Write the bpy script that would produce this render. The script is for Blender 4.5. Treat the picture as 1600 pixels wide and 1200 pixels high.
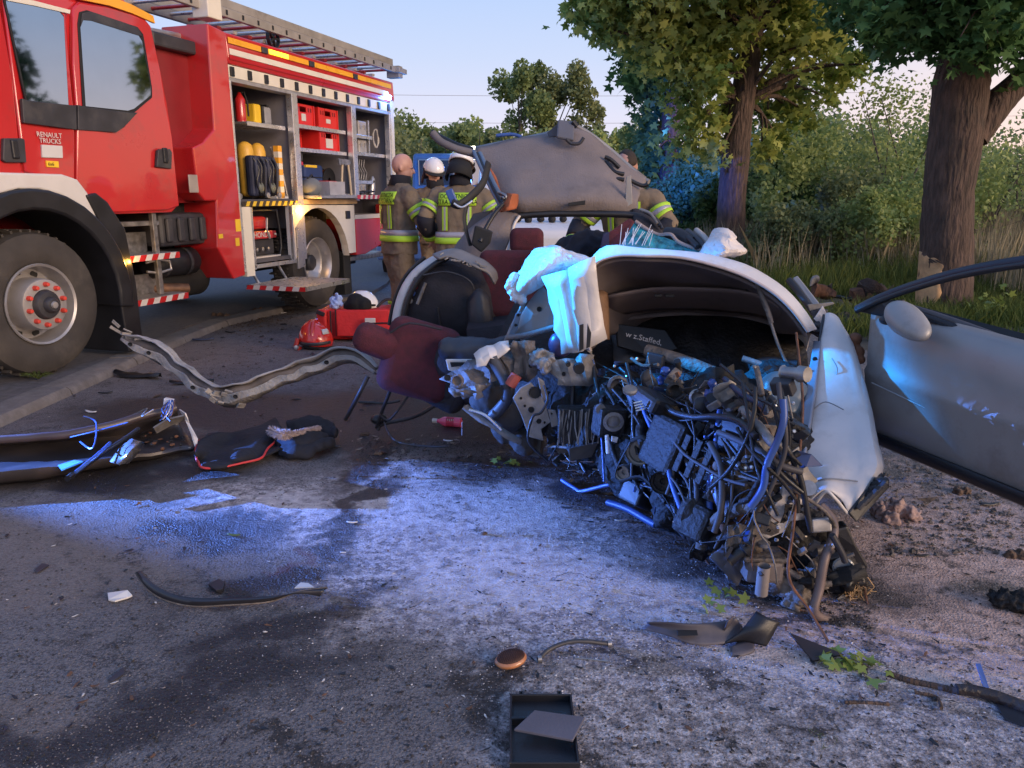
import bpy, bmesh, math, random
import numpy as np
from mathutils import Vector, Matrix, Euler, noise
random.seed(7); rng = np.random.default_rng(7)
S = bpy.context.scene
for o in list(bpy.data.objects): bpy.data.objects.remove(o)
R = math.radians
# ---------------------------------------------------------------- camera, sky, sun
PITCH = R(13.8); FPX = 1200.0; EYE = 1.38
cam = bpy.data.objects.new('camera', bpy.data.cameras.new('camera')); S.collection.objects.link(cam)
cam.location = (0, 0, EYE); cam.rotation_euler = (R(90) - PITCH, 0, 0)
cam.data.sensor_width = 36; cam.data.lens = 27.0; cam.data.clip_start = .05; cam.data.clip_end = 2000
S.camera = cam
W = bpy.data.worlds.new('World'); S.world = W; W.use_nodes = True
SUN_EL, SUN_AZ = 5.0, 100.0       # azimuth clockwise from +Y (the way we look)
nt = W.node_tree; bg = nt.nodes['Background']
sky = nt.nodes.new('ShaderNodeTexSky'); sky.sky_type = 'NISHITA'; sky.sun_disc = False
sky.sun_elevation = R(SUN_EL); sky.sun_rotation = R(SUN_AZ); sky.altitude = 100; sky.air_density = 1.0; sky.dust_density = 2.5; sky.ozone_density = 3.0
# the dusk sky: elevation ramp (blue above, pinkish at the horizon, warmer towards the set sun) with the physical sky mixed in
def _n(tp): return nt.nodes.new(tp)
tc = _n('ShaderNodeTexCoord'); sep = _n('ShaderNodeSeparateXYZ'); nt.links.new(tc.outputs['Generated'], sep.inputs[0])
cr_ = _n('ShaderNodeValToRGB'); nt.links.new(sep.outputs['Z'], cr_.inputs[0]); E_ = cr_.color_ramp
def lin(c): return tuple(((v/255)/12.92 if v <= 10 else ((v/255+.055)/1.055)**2.4) for v in c)+(1,)
E_.elements[0].position = 0; E_.elements[0].color = lin((216, 202, 212)); E_.elements[1].position = 1; E_.elements[1].color = lin((112, 140, 196))
for q, c_ in ((.06, (206, 199, 214)), (.16, (178, 188, 214)), (.30, (146, 174, 216)), (.55, (128, 160, 214))):
    e_ = E_.elements.new(q); e_.color = lin(c_)
cw = _n('ShaderNodeValToRGB'); nt.links.new(sep.outputs['Z'], cw.inputs[0]); E2 = cw.color_ramp
E2.elements[0].position = 0; E2.elements[0].color = lin((255, 186, 128)); E2.elements[1].position = 1; E2.elements[1].color = lin((112, 140, 196))
for q, c_ in ((.10, (252, 204, 160)), (.22, (220, 206, 206)), (.32, (170, 186, 214)), (.55, (138, 163, 208))):
    e_ = E2.elements.new(q); e_.color = lin(c_)
dt = _n('ShaderNodeVectorMath'); dt.operation = 'DOT_PRODUCT'; nt.links.new(tc.outputs['Generated'], dt.inputs[0]); dt.inputs[1].default_value = (math.sin(R(SUN_AZ)), math.cos(R(SUN_AZ)), 0)
mr_ = _n('ShaderNodeMapRange'); mr_.inputs[1].default_value = 0.0; mr_.inputs[2].default_value = .9; nt.links.new(dt.outputs['Value'], mr_.inputs[0])
mx_ = _n('ShaderNodeMix'); mx_.data_type = 'RGBA'; nt.links.new(mr_.outputs[0], mx_.inputs[0]); nt.links.new(cr_.outputs[0], mx_.inputs[6]); nt.links.new(cw.outputs[0], mx_.inputs[7])
sc_ = _n('ShaderNodeVectorMath'); sc_.operation = 'SCALE'; sc_.inputs['Scale'].default_value = 3.55; nt.links.new(mx_.outputs[2], sc_.inputs[0])
m2_ = _n('ShaderNodeMix'); m2_.data_type = 'RGBA'; m2_.inputs[0].default_value = .9; nt.links.new(sky.outputs[0], m2_.inputs[6]); nt.links.new(sc_.outputs[0], m2_.inputs[7])
nt.links.new(m2_.outputs[2], bg.inputs[0]); bg.inputs[1].default_value = .15
sl = bpy.data.lights.new('sun', 'SUN'); sl.energy = 1.0; sl.angle = R(28); sl.color = (1, .74, .52)
so = bpy.data.objects.new('sun', sl); S.collection.objects.link(so)
az, el = R(128), R(14)
so.rotation_euler = Vector((math.sin(az)*math.cos(el), math.cos(az)*math.cos(el), math.sin(el))).to_track_quat('Z', 'Y').to_euler()
S.view_settings.view_transform = 'Standard'; S.view_settings.look = 'None'; S.view_settings.gamma = 1
S.view_settings.use_curve_mapping = False; S.view_settings.exposure = 1.52

# ---------------------------------------------------------------- helpers
def ray(px, py):
    a = (px-800)/FPX; b = (600-py)/FPX
    return Vector((a, math.cos(PITCH)+b*math.sin(PITCH), -math.sin(PITCH)+b*math.cos(PITCH)))
def at(px, py, Y):
    r = ray(px, py); return Vector((0, 0, EYE)) + r*(Y/r.y)
def gd(px, py, z=0):
    r = ray(px, py); return Vector((0, 0, EYE)) + r*((z-EYE)/r.z)
V = Vector
def link(o, parent=None):
    S.collection.objects.link(o)
    if parent: o.parent = parent
    return o
def props(o, label=None, cat=None, group=None, kind=None):
    for k, v in (('label', label), ('category', cat), ('group', group), ('kind', kind)):
        if v: o[k] = v
    return o
def thing(name, label, cat, loc=(0, 0, 0), rz=0, group=None):
    o = bpy.data.objects.new(name, None); link(o); o.location = loc; o.rotation_euler = (0, 0, rz)
    o.empty_display_size = .1
    return props(o, label, cat, group)
def rootof(o):
    while o.parent: o = o.parent
    return o
def dup_tree(o, parent=None):
    c = o.copy(); S.collection.objects.link(c); c.parent = parent
    for ch in list(o.children): dup_tree(ch, c)
    return c
class MB:
    def __init__(s): s.v = []; s.f = []
    def add(s, vs, fs):
        n = len(s.v); s.v += [V(p) for p in vs]; s.f += [tuple(i+n for i in f) for f in fs]; return s
    def box(s, c, d, rot=None):
        hx, hy, hz = d[0]/2, d[1]/2, d[2]/2
        vs = [V((x, y, z)) for x in (-hx, hx) for y in (-hy, hy) for z in (-hz, hz)]
        if rot is not None:
            m = Euler(rot).to_matrix() if not isinstance(rot, Matrix) else rot
            vs = [m @ p for p in vs]
        c = V(c); vs = [p+c for p in vs]
        return s.add(vs, [(0,1,3,2),(4,6,7,5),(0,4,5,1),(2,3,7,6),(0,2,6,4),(1,5,7,3)])
    def bb(s, x0, x1, y0, y1, z0, z1): return s.box(((x0+x1)/2, (y0+y1)/2, (z0+z1)/2), (abs(x1-x0), abs(y1-y0), abs(z1-z0)))
    def tube(s, pts, r, n=8, cap=True, flat=1.0):
        pts = [V(p) for p in pts]; k = len(pts); rs = r if isinstance(r, (list, tuple)) else [r]*k
        vs = []; t0 = (pts[1]-pts[0]).normalized(); u = t0.orthogonal().normalized()
        for i, p in enumerate(pts):
            t = (pts[min(i+1, k-1)]-pts[max(i-1, 0)])
            if t.length < 1e-9: t = t0
            t.normalize(); u = (u - t*u.dot(t))
            u = u.normalized() if u.length > 1e-6 else t.orthogonal().normalized()
            w = t.cross(u)
            for j in range(n):
                a = 2*math.pi*j/n; vs.append(p + (u*math.cos(a)+w*math.sin(a)*flat)*rs[i])
        fs = [(i*n+j, i*n+(j+1) % n, (i+1)*n+(j+1) % n, (i+1)*n+j) for i in range(k-1) for j in range(n)]
        if cap: fs += [tuple(range(n-1, -1, -1)), tuple((k-1)*n+j for j in range(n))]
        return s.add(vs, fs)
    def prism(s, poly, ext):
        poly = [V(p) for p in poly]; ext = V(ext); n = len(poly)
        return s.add(poly+[p+ext for p in poly], [tuple(range(n))[::-1], tuple(range(n, 2*n))] + [(i, (i+1) % n, n+(i+1) % n, n+i) for i in range(n)])
    def lathe(s, prof, o, ax, n=24, arc=1.0):
        o = V(o); ax = V(ax).normalized(); u = ax.orthogonal().normalized(); w = ax.cross(u); k = len(prof); vs = []
        for r, h in prof:
            for j in range(n):
                a = 2*math.pi*arc*j/n; vs.append(o+ax*h+(u*math.cos(a)+w*math.sin(a))*r)
        m = n if arc == 1 else n-1
        return s.add(vs, [(i*n+j, i*n+(j+1) % n, (i+1)*n+(j+1) % n, (i+1)*n+j) for i in range(k-1) for j in range(m)])
    def loft(s, rows, close=False):
        n = len(rows[0]); k = len(rows); vs = [V(p) for r in rows for p in r]; m = n if close else n-1
        return s.add(vs, [(i*n+j, i*n+(j+1) % n, (i+1)*n+(j+1) % n, (i+1)*n+j) for i in range(k-1) for j in range(m)])
    def ball(s, c, r, n=12, m=8, rot=None):
        c = V(c); r = V((r, r, r)) if not hasattr(r, '__len__') else V(r); vs = []
        for i in range(m+1):
            th = math.pi*i/m
            for j in range(n):
                a = 2*math.pi*j/n; p = V((r.x*math.sin(th)*math.cos(a), r.y*math.sin(th)*math.sin(a), r.z*math.cos(th)))
                if rot is not None: p = Euler(rot).to_matrix() @ p
                vs.append(c+p)
        return s.add(vs, [(i*n+j, (i+1)*n+j, (i+1)*n+(j+1) % n, i*n+(j+1) % n) for i in range(m) for j in range(n)])
    def build(s, name, mat, parent=None, W=False, smooth=None, bevel=0, solid=0, sub=0, jit=0, label=None, disp=None):
        off = V((0, 0, 0))
        if W and parent: off = rootof(parent).location.copy()
        me = bpy.data.meshes.new(name)
        vs = s.v
        if jit: vs = [p + V(noise.noise_vector(p*9.0))*jit for p in vs]
        me.from_pydata([p-off for p in vs], [], s.f)
        bm = bmesh.new(); bm.from_mesh(me); bmesh.ops.remove_doubles(bm, verts=bm.verts, dist=1e-5)
        bmesh.ops.recalc_face_normals(bm, faces=bm.faces); bm.to_mesh(me); bm.free()
        me.materials.append(mat)
        if smooth is not None:
            me.polygons.foreach_set('use_smooth', [True]*len(me.polygons)); me.set_sharp_from_angle(angle=R(smooth))
        o = link(bpy.data.objects.new(name, me), parent)
        if solid:
            q = o.modifiers.new('s', 'SOLIDIFY'); q.thickness = solid; q.offset = 0
        if sub:
            q = o.modifiers.new('u', 'SUBSURF'); q.levels = q.render_levels = sub
        if disp:
            t = bpy.data.textures.new('n', 'CLOUDS'); t.noise_scale = disp[1]; q = o.modifiers.new('d', 'DISPLACE')
            q.texture = t; q.strength = disp[0]; q.mid_level = .5; q.texture_coords = 'LOCAL'
        if bevel:
            q = o.modifiers.new('b', 'BEVEL'); q.width = bevel; q.segments = 2; q.limit_method = 'ANGLE'; q.angle_limit = R(35)
        if label: o['label'] = label
        return o
def text(body, size, mat, parent, loc, rot, name='lettering', ext=.001, align='CENTER', sx=1):
    c = bpy.data.curves.new(name, 'FONT'); c.body = body; c.size = size; c.extrude = ext; c.align_x = align; c.align_y = 'CENTER'
    c.materials.append(mat); c.resolution_u = 2; c.space_line = .85
    o = bpy.data.objects.new('tmp', c); S.collection.objects.link(o); dg = bpy.context.evaluated_depsgraph_get(); me = bpy.data.meshes.new_from_object(o.evaluated_get(dg)); bpy.data.objects.remove(o); me.name = name
    o = link(bpy.data.objects.new(name, me), parent); o.location = loc; o.rotation_euler = rot; o.scale = (sx, 1, 1); return o
def smooth_curve(pts, n=6):
    pts = [V(p) for p in pts]; out = []
    for i in range(len(pts)-1):
        p0 = pts[max(i-1, 0)]; p1 = pts[i]; p2 = pts[i+1]; p3 = pts[min(i+2, len(pts)-1)]
        for j in range(n):
            t = j/n; out.append(.5*((2*p1)+(p2-p0)*t+(2*p0-5*p1+4*p2-p3)*t*t+(3*p1-p0-3*p2+p3)*t**3))
    out.append(pts[-1]); return out

# ---------------------------------------------------------------- materials
def M(name, col, rough=.6, metal=0, var=.18, scale=6, bump=0, bscale=40, dirt=0, dcol=(.05, .042, .035), coat=0, emis=None, es=0, alpha=1, trans=0, spec=.5, rvar=.12, dscale=3, dist=0, st=1):
    m = bpy.data.materials.new(name); m.use_nodes = True; t = m.node_tree; N = t.nodes; L = t.links; b = N['Principled BSDF']
    tc = N.new('ShaderNodeTexCoord'); nz = N.new('ShaderNodeTexNoise'); nz.inputs['Scale'].default_value = scale; nz.inputs['Detail'].default_value = 6
    L.new(tc.outputs['Object'], nz.inputs['Vector'])
    cr = N.new('ShaderNodeValToRGB'); cr.color_ramp.elements[0].position = .3; cr.color_ramp.elements[1].position = .7
    cr.color_ramp.elements[0].color = tuple(c*(1-var) for c in col)+(1,); cr.color_ramp.elements[1].color = tuple(min(1, c*(1+var)) for c in col)+(1,)
    L.new(nz.outputs['Fac'], cr.inputs[0]); out = cr.outputs[0]
    if dirt:
        n2 = N.new('ShaderNodeTexNoise'); n2.inputs['Scale'].default_value = dscale; n2.inputs['Detail'].default_value = 9; n2.inputs['Roughness'].default_value = .7
        L.new(tc.outputs['Object'], n2.inputs['Vector'])
        mr = N.new('ShaderNodeMapRange'); mr.inputs[1].default_value = .62-.25*dirt; mr.inputs[2].default_value = .75; mr.inputs[4].default_value = min(1, .5+dirt*.5)
        L.new(n2.outputs['Fac'], mr.inputs[0]); mx = N.new('ShaderNodeMix'); mx.data_type = 'RGBA'
        L.new(mr.outputs[0], mx.inputs[0]); L.new(out, mx.inputs[6]); mx.inputs[7].default_value = (*dcol, 1); out = mx.outputs[2]
    L.new(out, b.inputs['Base Color'])
    r2 = N.new('ShaderNodeMapRange'); r2.inputs[3].default_value = max(0.02, rough-rvar); r2.inputs[4].default_value = min(1, rough+rvar)
    if rough < .08: r2.inputs[3].default_value = rough; r2.inputs[4].default_value = rough+.02
    L.new(nz.outputs['Fac'], r2.inputs[0]); L.new(r2.outputs[0], b.inputs['Roughness'])
    b.inputs['Metallic'].default_value = metal; b.inputs['Coat Weight'].default_value = coat; b.inputs['Coat Roughness'].default_value = .06
    b.inputs['Specular IOR Level'].default_value = spec
    if trans: b.inputs['Transmission Weight'].default_value = trans
    if alpha < 1: b.inputs['Alpha'].default_value = alpha
    if emis: b.inputs['Emission Color'].default_value = (*emis, 1); b.inputs['Emission Strength'].default_value = es
    if st != 1:
        mp = N.new('ShaderNodeMapping'); mp.inputs['Scale'].default_value = (1, 1, st); L.new(tc.outputs['Object'], mp.inputs[0]); L.new(mp.outputs[0], nz.inputs['Vector'])
    if bump:
        n3 = N.new('ShaderNodeTexNoise'); n3.inputs['Scale'].default_value = bscale; n3.inputs['Detail'].default_value = 5; n3.inputs['Distortion'].default_value = dist
        L.new(mp.outputs[0] if st != 1 else tc.outputs['Object'], n3.inputs['Vector']); bp = N.new('ShaderNodeBump'); bp.inputs['Strength'].default_value = 1; bp.inputs['Distance'].default_value = bump
        L.new(n3.outputs['Fac'], bp.inputs['Height']); L.new(bp.outputs[0], b.inputs['Normal'])
    return m
red = M('red_paint', (.50, .017, .020), .30, var=.06, coat=.9, scale=2, rvar=.08, dirt=.35, dcol=(.26, .045, .04))
dred = M('dark_red_paint', (.22, .012, .016), .4, var=.1)
white = M('white_paint', (.62, .59, .56), .4, var=.05, dirt=.35, dcol=(.4, .37, .33), coat=.3)
cream = M('reflective_cream', (.72, .66, .55), .4, var=.08, scale=4)
orange = M('orange_reflective', (.85, .38, .03), .3, var=.08)
yellow = M('yellow_paint', (.82, .52, .03), .4, var=.1)
black = M('black_plastic', (.014, .014, .017), .42, var=.3, bump=.0008, bscale=250)
blackm = M('matt_black', (.012, .012, .013), .75, var=.4, bump=.001, bscale=120)
grey = M('grey_interior', (.20, .19, .21), .6, var=.12)
dgrey = M('dark_grey_plastic', (.035, .034, .04), .5, var=.3, dirt=.4, dcol=(.09, .08, .07))
rubber = M('tyre_rubber', (.05, .043, .039), .85, var=.25, bump=.002, bscale=60, dirt=.3, dcol=(.10, .085, .07))
alu = M('aluminium', (.52, .50, .50), .38, metal=.75, var=.15, scale=12, dirt=.2, dcol=(.2, .18, .17))
alub = M('bright_aluminium', (.72, .70, .70), .3, metal=.8, var=.1, scale=20)
steel = M('worn_steel', (.32, .31, .31), .45, metal=.8, var=.35, scale=18, dirt=.5, dcol=(.10, .07, .05))
glassd = M('dark_window_glass', (.42, .43, .45), .03, metal=1, var=.02, spec=1.0, rvar=0)
nutred = M('red_nut_cap', (.62, .06, .04), .45, var=.1)
lamp_o = M('amber_lamp', (.9, .4, .05), .3, emis=(1, .42, .03), es=14)
lamp_b = M('blue_lamp', (.1, .3, .9), .3, emis=(.10, .35, 1), es=30)
lamp_w = M('white_lamp', (.9, .9, .7), .3, emis=(1, .95, .7), es=6)
# ---------------------------------------------------------------- ground, kerb, verge
def ground_mat():
    m = bpy.data.materials.new('stained_asphalt'); m.use_nodes = True; t = m.node_tree; N = t.nodes; L = t.links; b = N['Principled BSDF']
    geo = N.new('ShaderNodeNewGeometry')
    def nz(scale, det=6, rough=.6, vec=None, dist=0):
        n = N.new('ShaderNodeTexNoise'); n.inputs['Scale'].default_value = scale; n.inputs['Detail'].default_value = det; n.inputs['Roughness'].default_value = rough
        n.inputs['Distortion'].default_value = dist; L.new(vec or geo.outputs['Position'], n.inputs['Vector']); return n
    def mth(op, a, c=None, clamp=False):
        n = N.new('ShaderNodeMath'); n.operation = op; n.use_clamp = clamp
        for i, x in enumerate((a, c)):
            if x is None: continue
            if isinstance(x, (int, float)): n.inputs[i].default_value = x
            else: L.new(x, n.inputs[i])
        return n.outputs[0]
    def rng_(x, a, c, lo=0, hi=1):
        n = N.new('ShaderNodeMapRange'); n.interpolation_type = 'SMOOTHSTEP'
        for i, q in enumerate((a, c, lo, hi)): n.inputs[i+1].default_value = q
        L.new(x, n.inputs[0]); return n.outputs[0]
    def mix(f, a, c):
        n = N.new('ShaderNodeMix'); n.data_type = 'RGBA'
        for i, x in ((0, f), (6, a), (7, c)):
            if isinstance(x, tuple): n.inputs[i].default_value = (*x, 1)
            elif isinstance(x, (int, float)): n.inputs[i].default_value = x
            else: L.new(x, n.inputs[i])
        return n.outputs[2]
    wn = nz(1.7, 8, .62); wn2 = nz(9, 6, .7)
    def warp(n_, amt):
        sub = N.new('ShaderNodeVectorMath'); sub.operation = 'SUBTRACT'; L.new(n_.outputs['Color'], sub.inputs[0]); sub.inputs[1].default_value = (.5, .5, .5)
        sc = N.new('ShaderNodeVectorMath'); sc.operation = 'SCALE'; L.new(sub.outputs[0], sc.inputs[0]); sc.inputs['Scale'].default_value = amt; return sc.outputs[0]
    ad = N.new('ShaderNodeVectorMath'); ad.operation = 'ADD'; L.new(geo.outputs['Position'], ad.inputs[0]); L.new(warp(wn, .9), ad.inputs[1])
    ad2 = N.new('ShaderNodeVectorMath'); ad2.operation = 'ADD'; L.new(ad.outputs[0], ad2.inputs[0]); L.new(warp(wn2, .22), ad2.inputs[1]); P = ad2.outputs[0]
    def blob(px, py, rx, ry, rot=0, soft=.45):
        c = gd(px, py); mp = N.new('ShaderNodeMapping'); mp.vector_type = 'TEXTURE'; mp.inputs['Location'].default_value = (c.x, c.y, 0)
        mp.inputs['Rotation'].default_value = (0, 0, R(rot)); mp.inputs['Scale'].default_value = (rx, ry, 1000)
        L.new(P, mp.inputs['Vector']); ln = N.new('ShaderNodeVectorMath'); ln.operation = 'LENGTH'; L.new(mp.outputs[0], ln.inputs[0])
        return rng_(ln.outputs['Value'], 1+soft/2, 1-soft)
    def union(bs):
        o = bs[0]
        for x in bs[1:]: o = mth('MAXIMUM', o, x)
        return o
    fine = nz(95, 4, .75); med = nz(22, 7, .7); big = nz(1.1, 7, .65); spk = nz(240, 2, .5)
    vor = N.new('ShaderNodeTexVoronoi'); vor.inputs['Scale'].default_value = 130; L.new(geo.outputs['Position'], vor.inputs['Vector'])
    # asphalt with pale aggregate
    asp = mix(rng_(fine.outputs['Fac'], .42, .58), (.040, .034, .037), (.21, .185, .185))
    gr = nz(330, 3, .8); asp = mix(mth('MULTIPLY', rng_(med.outputs['Fac'], .42, .62), .6), asp, (.22, .195, .19)); asp = mix(mth('MULTIPLY', rng_(gr.outputs['Fac'], .50, .64), .55), asp, (.30, .275, .27)); asp = mix(mth('MULTIPLY', rng_(gr.outputs['Fac'], .46, .36), .6), asp, (.02, .017, .018))
    asp = mix(mth('MULTIPLY', rng_(spk.outputs['Fac'], .66, .72), .6), asp, (.5, .47, .44))
    asp = mix(mth('MULTIPLY', rng_(big.outputs['Fac'], .45, .72), .55), asp, (.050, .043, .048))
    # brownish tone towards the left; warm light painted into the foreground patch
    asp = mix(mth('MULTIPLY', union([blob(60, 860, .9, .5), blob(70, 1090, .28, .10), blob(160, 560, 1.5, 1.0)]), .40), asp, (.24, .18, .145))
    # pale absorbent powder
    pw = union([blob(760, 830, .75, .62, 10), blob(980, 890, .80, .40, -14), blob(850, 980, .45, .22), blob(700, 765, .7, .5), blob(470, 790, .55, .4, 0), blob(1250, 1010, .9, .24, -18), blob(1430, 1050, .8, .22, -14), blob(1000, 1130, .55, .22), blob(1350, 1160, .5, .16), blob(770, 930, .5, .3), blob(620, 880, .3, .5)])
    pwn = mth('MULTIPLY', pw, rng_(med.outputs['Fac'], .36, .54, .12, 1))
    pwn = mth('MULTIPLY', pwn, rng_(fine.outputs['Fac'], .36, .54, .30, 1))
    pwn = mth('MULTIPLY', pwn, rng_(wn2.outputs['Fac'], .30, .52, .45, 1)); pcore = union([blob(730, 790, .62, .42, 5), blob(920, 890, .75, .30, -12), blob(780, 900, .5, .35), blob(1250, 1020, .8, .14, -16), blob(830, 960, .36, .13), blob(640, 745, .3, .2), blob(1130, 1000, .30, .10), blob(1400, 1040, .4, .12, -12), blob(470, 780, .30, .2)]); pwn = mth('MAXIMUM', pwn, mth('MULTIPLY', pcore, rng_(wn2.outputs['Fac'], .34, .50, .35, .88))); pwc = mix(rng_(med.outputs['Fac'], .35, .65), (.50, .43, .44), (.74, .67, .67))
    col = mix(mth('MULTIPLY', pwn, .92), asp, pwc)
    # pinkish sand to the right
    sd = union([blob(1500, 880, .95, .5, -10), blob(1420, 960, .6, .3), blob(1600, 830, .8, .5), blob(1580, 1000, .5, .3), blob(1700, 760, 1.2, .9)])
    sdc = mix(rng_(med.outputs['Fac'], .3, .7), (.40, .27, .23), (.76, .55, .48))
    sdc = mix(mth('MULTIPLY', rng_(wn2.outputs['Fac'], .52, .66), .6), sdc, (.13, .10, .09))
    col = mix(mth('MULTIPLY', sd, .9), col, sdc)
    gv = union([blob(1490, 725, .75, .6, -20), blob(1560, 680, 1.2, .9), blob(1590, 925, .26, .12, 0, .8)])
    gvc = mix(rng_(fine.outputs['Fac'], .4, .6), (.05, .045, .042), (.20, .18, .165))
    col = mix(mth('MULTIPLY', gv, rng_(wn2.outputs['Fac'], .3, .55)), col, gvc)
    # wet patches, oil, dark crumbs, and painted shade below the left side panel
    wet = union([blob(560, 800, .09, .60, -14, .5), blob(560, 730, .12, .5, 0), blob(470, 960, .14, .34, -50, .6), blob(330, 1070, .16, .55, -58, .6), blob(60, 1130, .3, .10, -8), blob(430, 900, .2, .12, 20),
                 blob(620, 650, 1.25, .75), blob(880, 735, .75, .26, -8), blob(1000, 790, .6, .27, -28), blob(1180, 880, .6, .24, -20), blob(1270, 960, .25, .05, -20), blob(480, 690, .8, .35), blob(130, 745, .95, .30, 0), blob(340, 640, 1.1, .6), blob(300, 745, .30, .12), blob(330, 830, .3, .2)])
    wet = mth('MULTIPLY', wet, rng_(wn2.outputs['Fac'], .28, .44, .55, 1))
    blot = union([blob(760, 1060, .13, .08), blob(810, 1120, .1, .06), blob(1060, 1170, .05, .03), blob(1180, 1165, .06, .03), blob(1110, 1135, .04, .025), blob(1340, 1190, .075, .03), blob(1450, 1188, .06, .022), blob(1150, 1058, .09, .035), blob(1060, 1010, .08, .03), blob(440, 1140, .12, .03), blob(540, 1165, .12, .03), blob(1590, 1110, .1, .03), blob(950, 1040, .13, .02), blob(980, 1180, .05, .05), blob(1290, 1100, .12, .02)])
    blot = mth('MULTIPLY', blot, rng_(med.outputs['Fac'], .36, .52))
    # thin darkening everywhere crumbs lie
    crumb = mth('MULTIPLY', rng_(wn2.outputs['Fac'], .55, .62), rng_(med.outputs['Fac'], .42, .56))
    dry = col
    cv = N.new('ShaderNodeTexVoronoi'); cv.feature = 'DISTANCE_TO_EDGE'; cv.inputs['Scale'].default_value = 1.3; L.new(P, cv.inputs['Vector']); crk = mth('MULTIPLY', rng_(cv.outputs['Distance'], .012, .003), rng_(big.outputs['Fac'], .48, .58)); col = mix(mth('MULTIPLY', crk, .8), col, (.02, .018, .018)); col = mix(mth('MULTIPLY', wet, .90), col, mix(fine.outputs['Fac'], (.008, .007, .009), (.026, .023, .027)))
    col = mix(mth('MULTIPLY', blot, .9), col, (.028, .021, .018))
    col = mix(mth('MULTIPLY', crumb, .75), col, (.04, .032, .03))
    rust = union([blob(455, 860, .035, .13, -12, .8), blob(430, 880, .03, .05)])
    col = mix(mth('MULTIPLY', rust, .55), col, (.10, .022, .012))
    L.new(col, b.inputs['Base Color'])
    ro = mix(wet, (.80,)*3, (.46,)*3); L.new(ro, b.inputs['Roughness'])
    h = mth('ADD', mth('MULTIPLY', fine.outputs['Fac'], .5), mth('MULTIPLY', vor.outputs['Distance'], .6)); h = mth('ADD', h, mth('MULTIPLY', med.outputs['Fac'], 1.6)); h = mth('ADD', h, mth('MULTIPLY', pwn, .5))
    bp = N.new('ShaderNodeBump'); bp.inputs['Strength'].default_value = .9; bp.inputs['Distance'].default_value = .010; L.new(h, bp.inputs['Height']); L.new(bp.outputs[0], b.inputs['Normal'])
    return m
gmat = ground_mat()
def sheet(name, pts, z, mat):
    o = MB().add([(x, y, z) for x, y in pts], [tuple(range(len(pts)))]).build(name, mat); return props(o, kind='structure')
KX = -3.13
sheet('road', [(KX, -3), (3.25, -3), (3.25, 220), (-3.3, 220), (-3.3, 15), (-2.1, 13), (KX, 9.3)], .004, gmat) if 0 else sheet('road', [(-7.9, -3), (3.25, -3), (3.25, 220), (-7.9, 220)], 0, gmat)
soil = M('verge_soil', (.10, .075, .05), .95, var=.5, scale=3, bump=.02, bscale=12, dirt=.5, dcol=(.05, .06, .025))
# terrain beyond, as a grid with slight relief
def hgt(x, y):
    if -7.6 < x < 3.3 and y > -3: return -.03
    d = (x-3.3) if x > 3.3 else (-7.6-x if x < -7.6 else 0)
    return min(.35, max(0, d)*.06) - .02 + .05*noise.noise(V((x*.5, y*.5, 0)))*min(1, max(0, d))
m = MB(); xs = [-260, -120, -60, -30, -18, -12, -8, -7.6] + [3.2, 3.35, 3.6, 4, 4.5, 5, 5.6, 6.4, 7.2, 8, 9, 10.5, 12, 14, 17, 22, 30, 60, 120, 260]; ys = [-40, -15, -5, -3] + [i*.7 for i in range(-3, 40)] + [30, 36, 45, 60, 90, 140, 260, 400]
m.loft([[(x, y, hgt(x, y)) for x in xs] for y in ys]); props(m.build('ground', soil, smooth=60), kind='structure')
conc = M('kerb_concrete', (.17, .15, .14), .85, var=.2, scale=14, bump=.004, bscale=60, dirt=.6, dcol=(.11, .09, .075))
lay = M('lay_by_asphalt', (.115, .10, .10), .85, var=.3, scale=20, bump=.003, bscale=90, dirt=.6, dcol=(.15, .12, .095))
edge = [(KX, -3), (KX, 2), (KX, 4), (KX, 6), (KX-.02, 8.0), (-2.95, 8.9), (-2.5, 9.6), (-1.75, 10.6), (-1.7, 12), (-2.2, 20), (-2.6, 60)]
m = MB(); inner = [(x-.24, y) for x, y in edge]
props(MB().prism([(x-.02, y, -.01) for x, y in inner] + [(-7.7, 60, -.01), (-7.7, -3, -.01)], (0, 0, .058)).build('lay_by', lay), kind='structure')
# kerb stones: each a piece
ks = thing('kerb', 'low worn concrete kerb running along the lay-by under the fire engine', 'kerb', (KX, 5, 0))
def kpt(s):
    acc = 0
    for (x0, y0), (x1, y1) in zip(edge, edge[1:]):
        l = math.hypot(x1-x0, y1-y0)
        if acc+l >= s: q = (s-acc)/l; return V((x0+(x1-x0)*q, y0+(y1-y0)*q, 0)), V((x1-x0, y1-y0, 0)).normalized()
        acc += l
    return V((*edge[-1], 0)), V((0, 1, 0))
for i in range(10):
    a, d0 = kpt(.3+i*1.0+2); c_, d1 = kpt(.3+i*1.0+2+.985); nn = V((-d0.y, d0.x, 0)); n1 = V((-d1.y, d1.x, 0)); hz = .062+random.uniform(-.006, .006)
    pr = [(0, 0), (.012, hz-.02), (.035, hz), (.235, hz), (.24, 0)]
    rows = [[p + q*u + V((0, 0, z)) for u, z in pr] for p, q in ((a, nn), (a.lerp(c_, .5), (nn+n1)/2), (c_, n1))]
    mb = MB(); mb.loft(rows); k = len(pr); mb.f += [tuple(range(k)), tuple(range(2*k, 3*k))]
    mb.build('kerb_stone', conc, ks, W=True, smooth=40, jit=.004)
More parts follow.
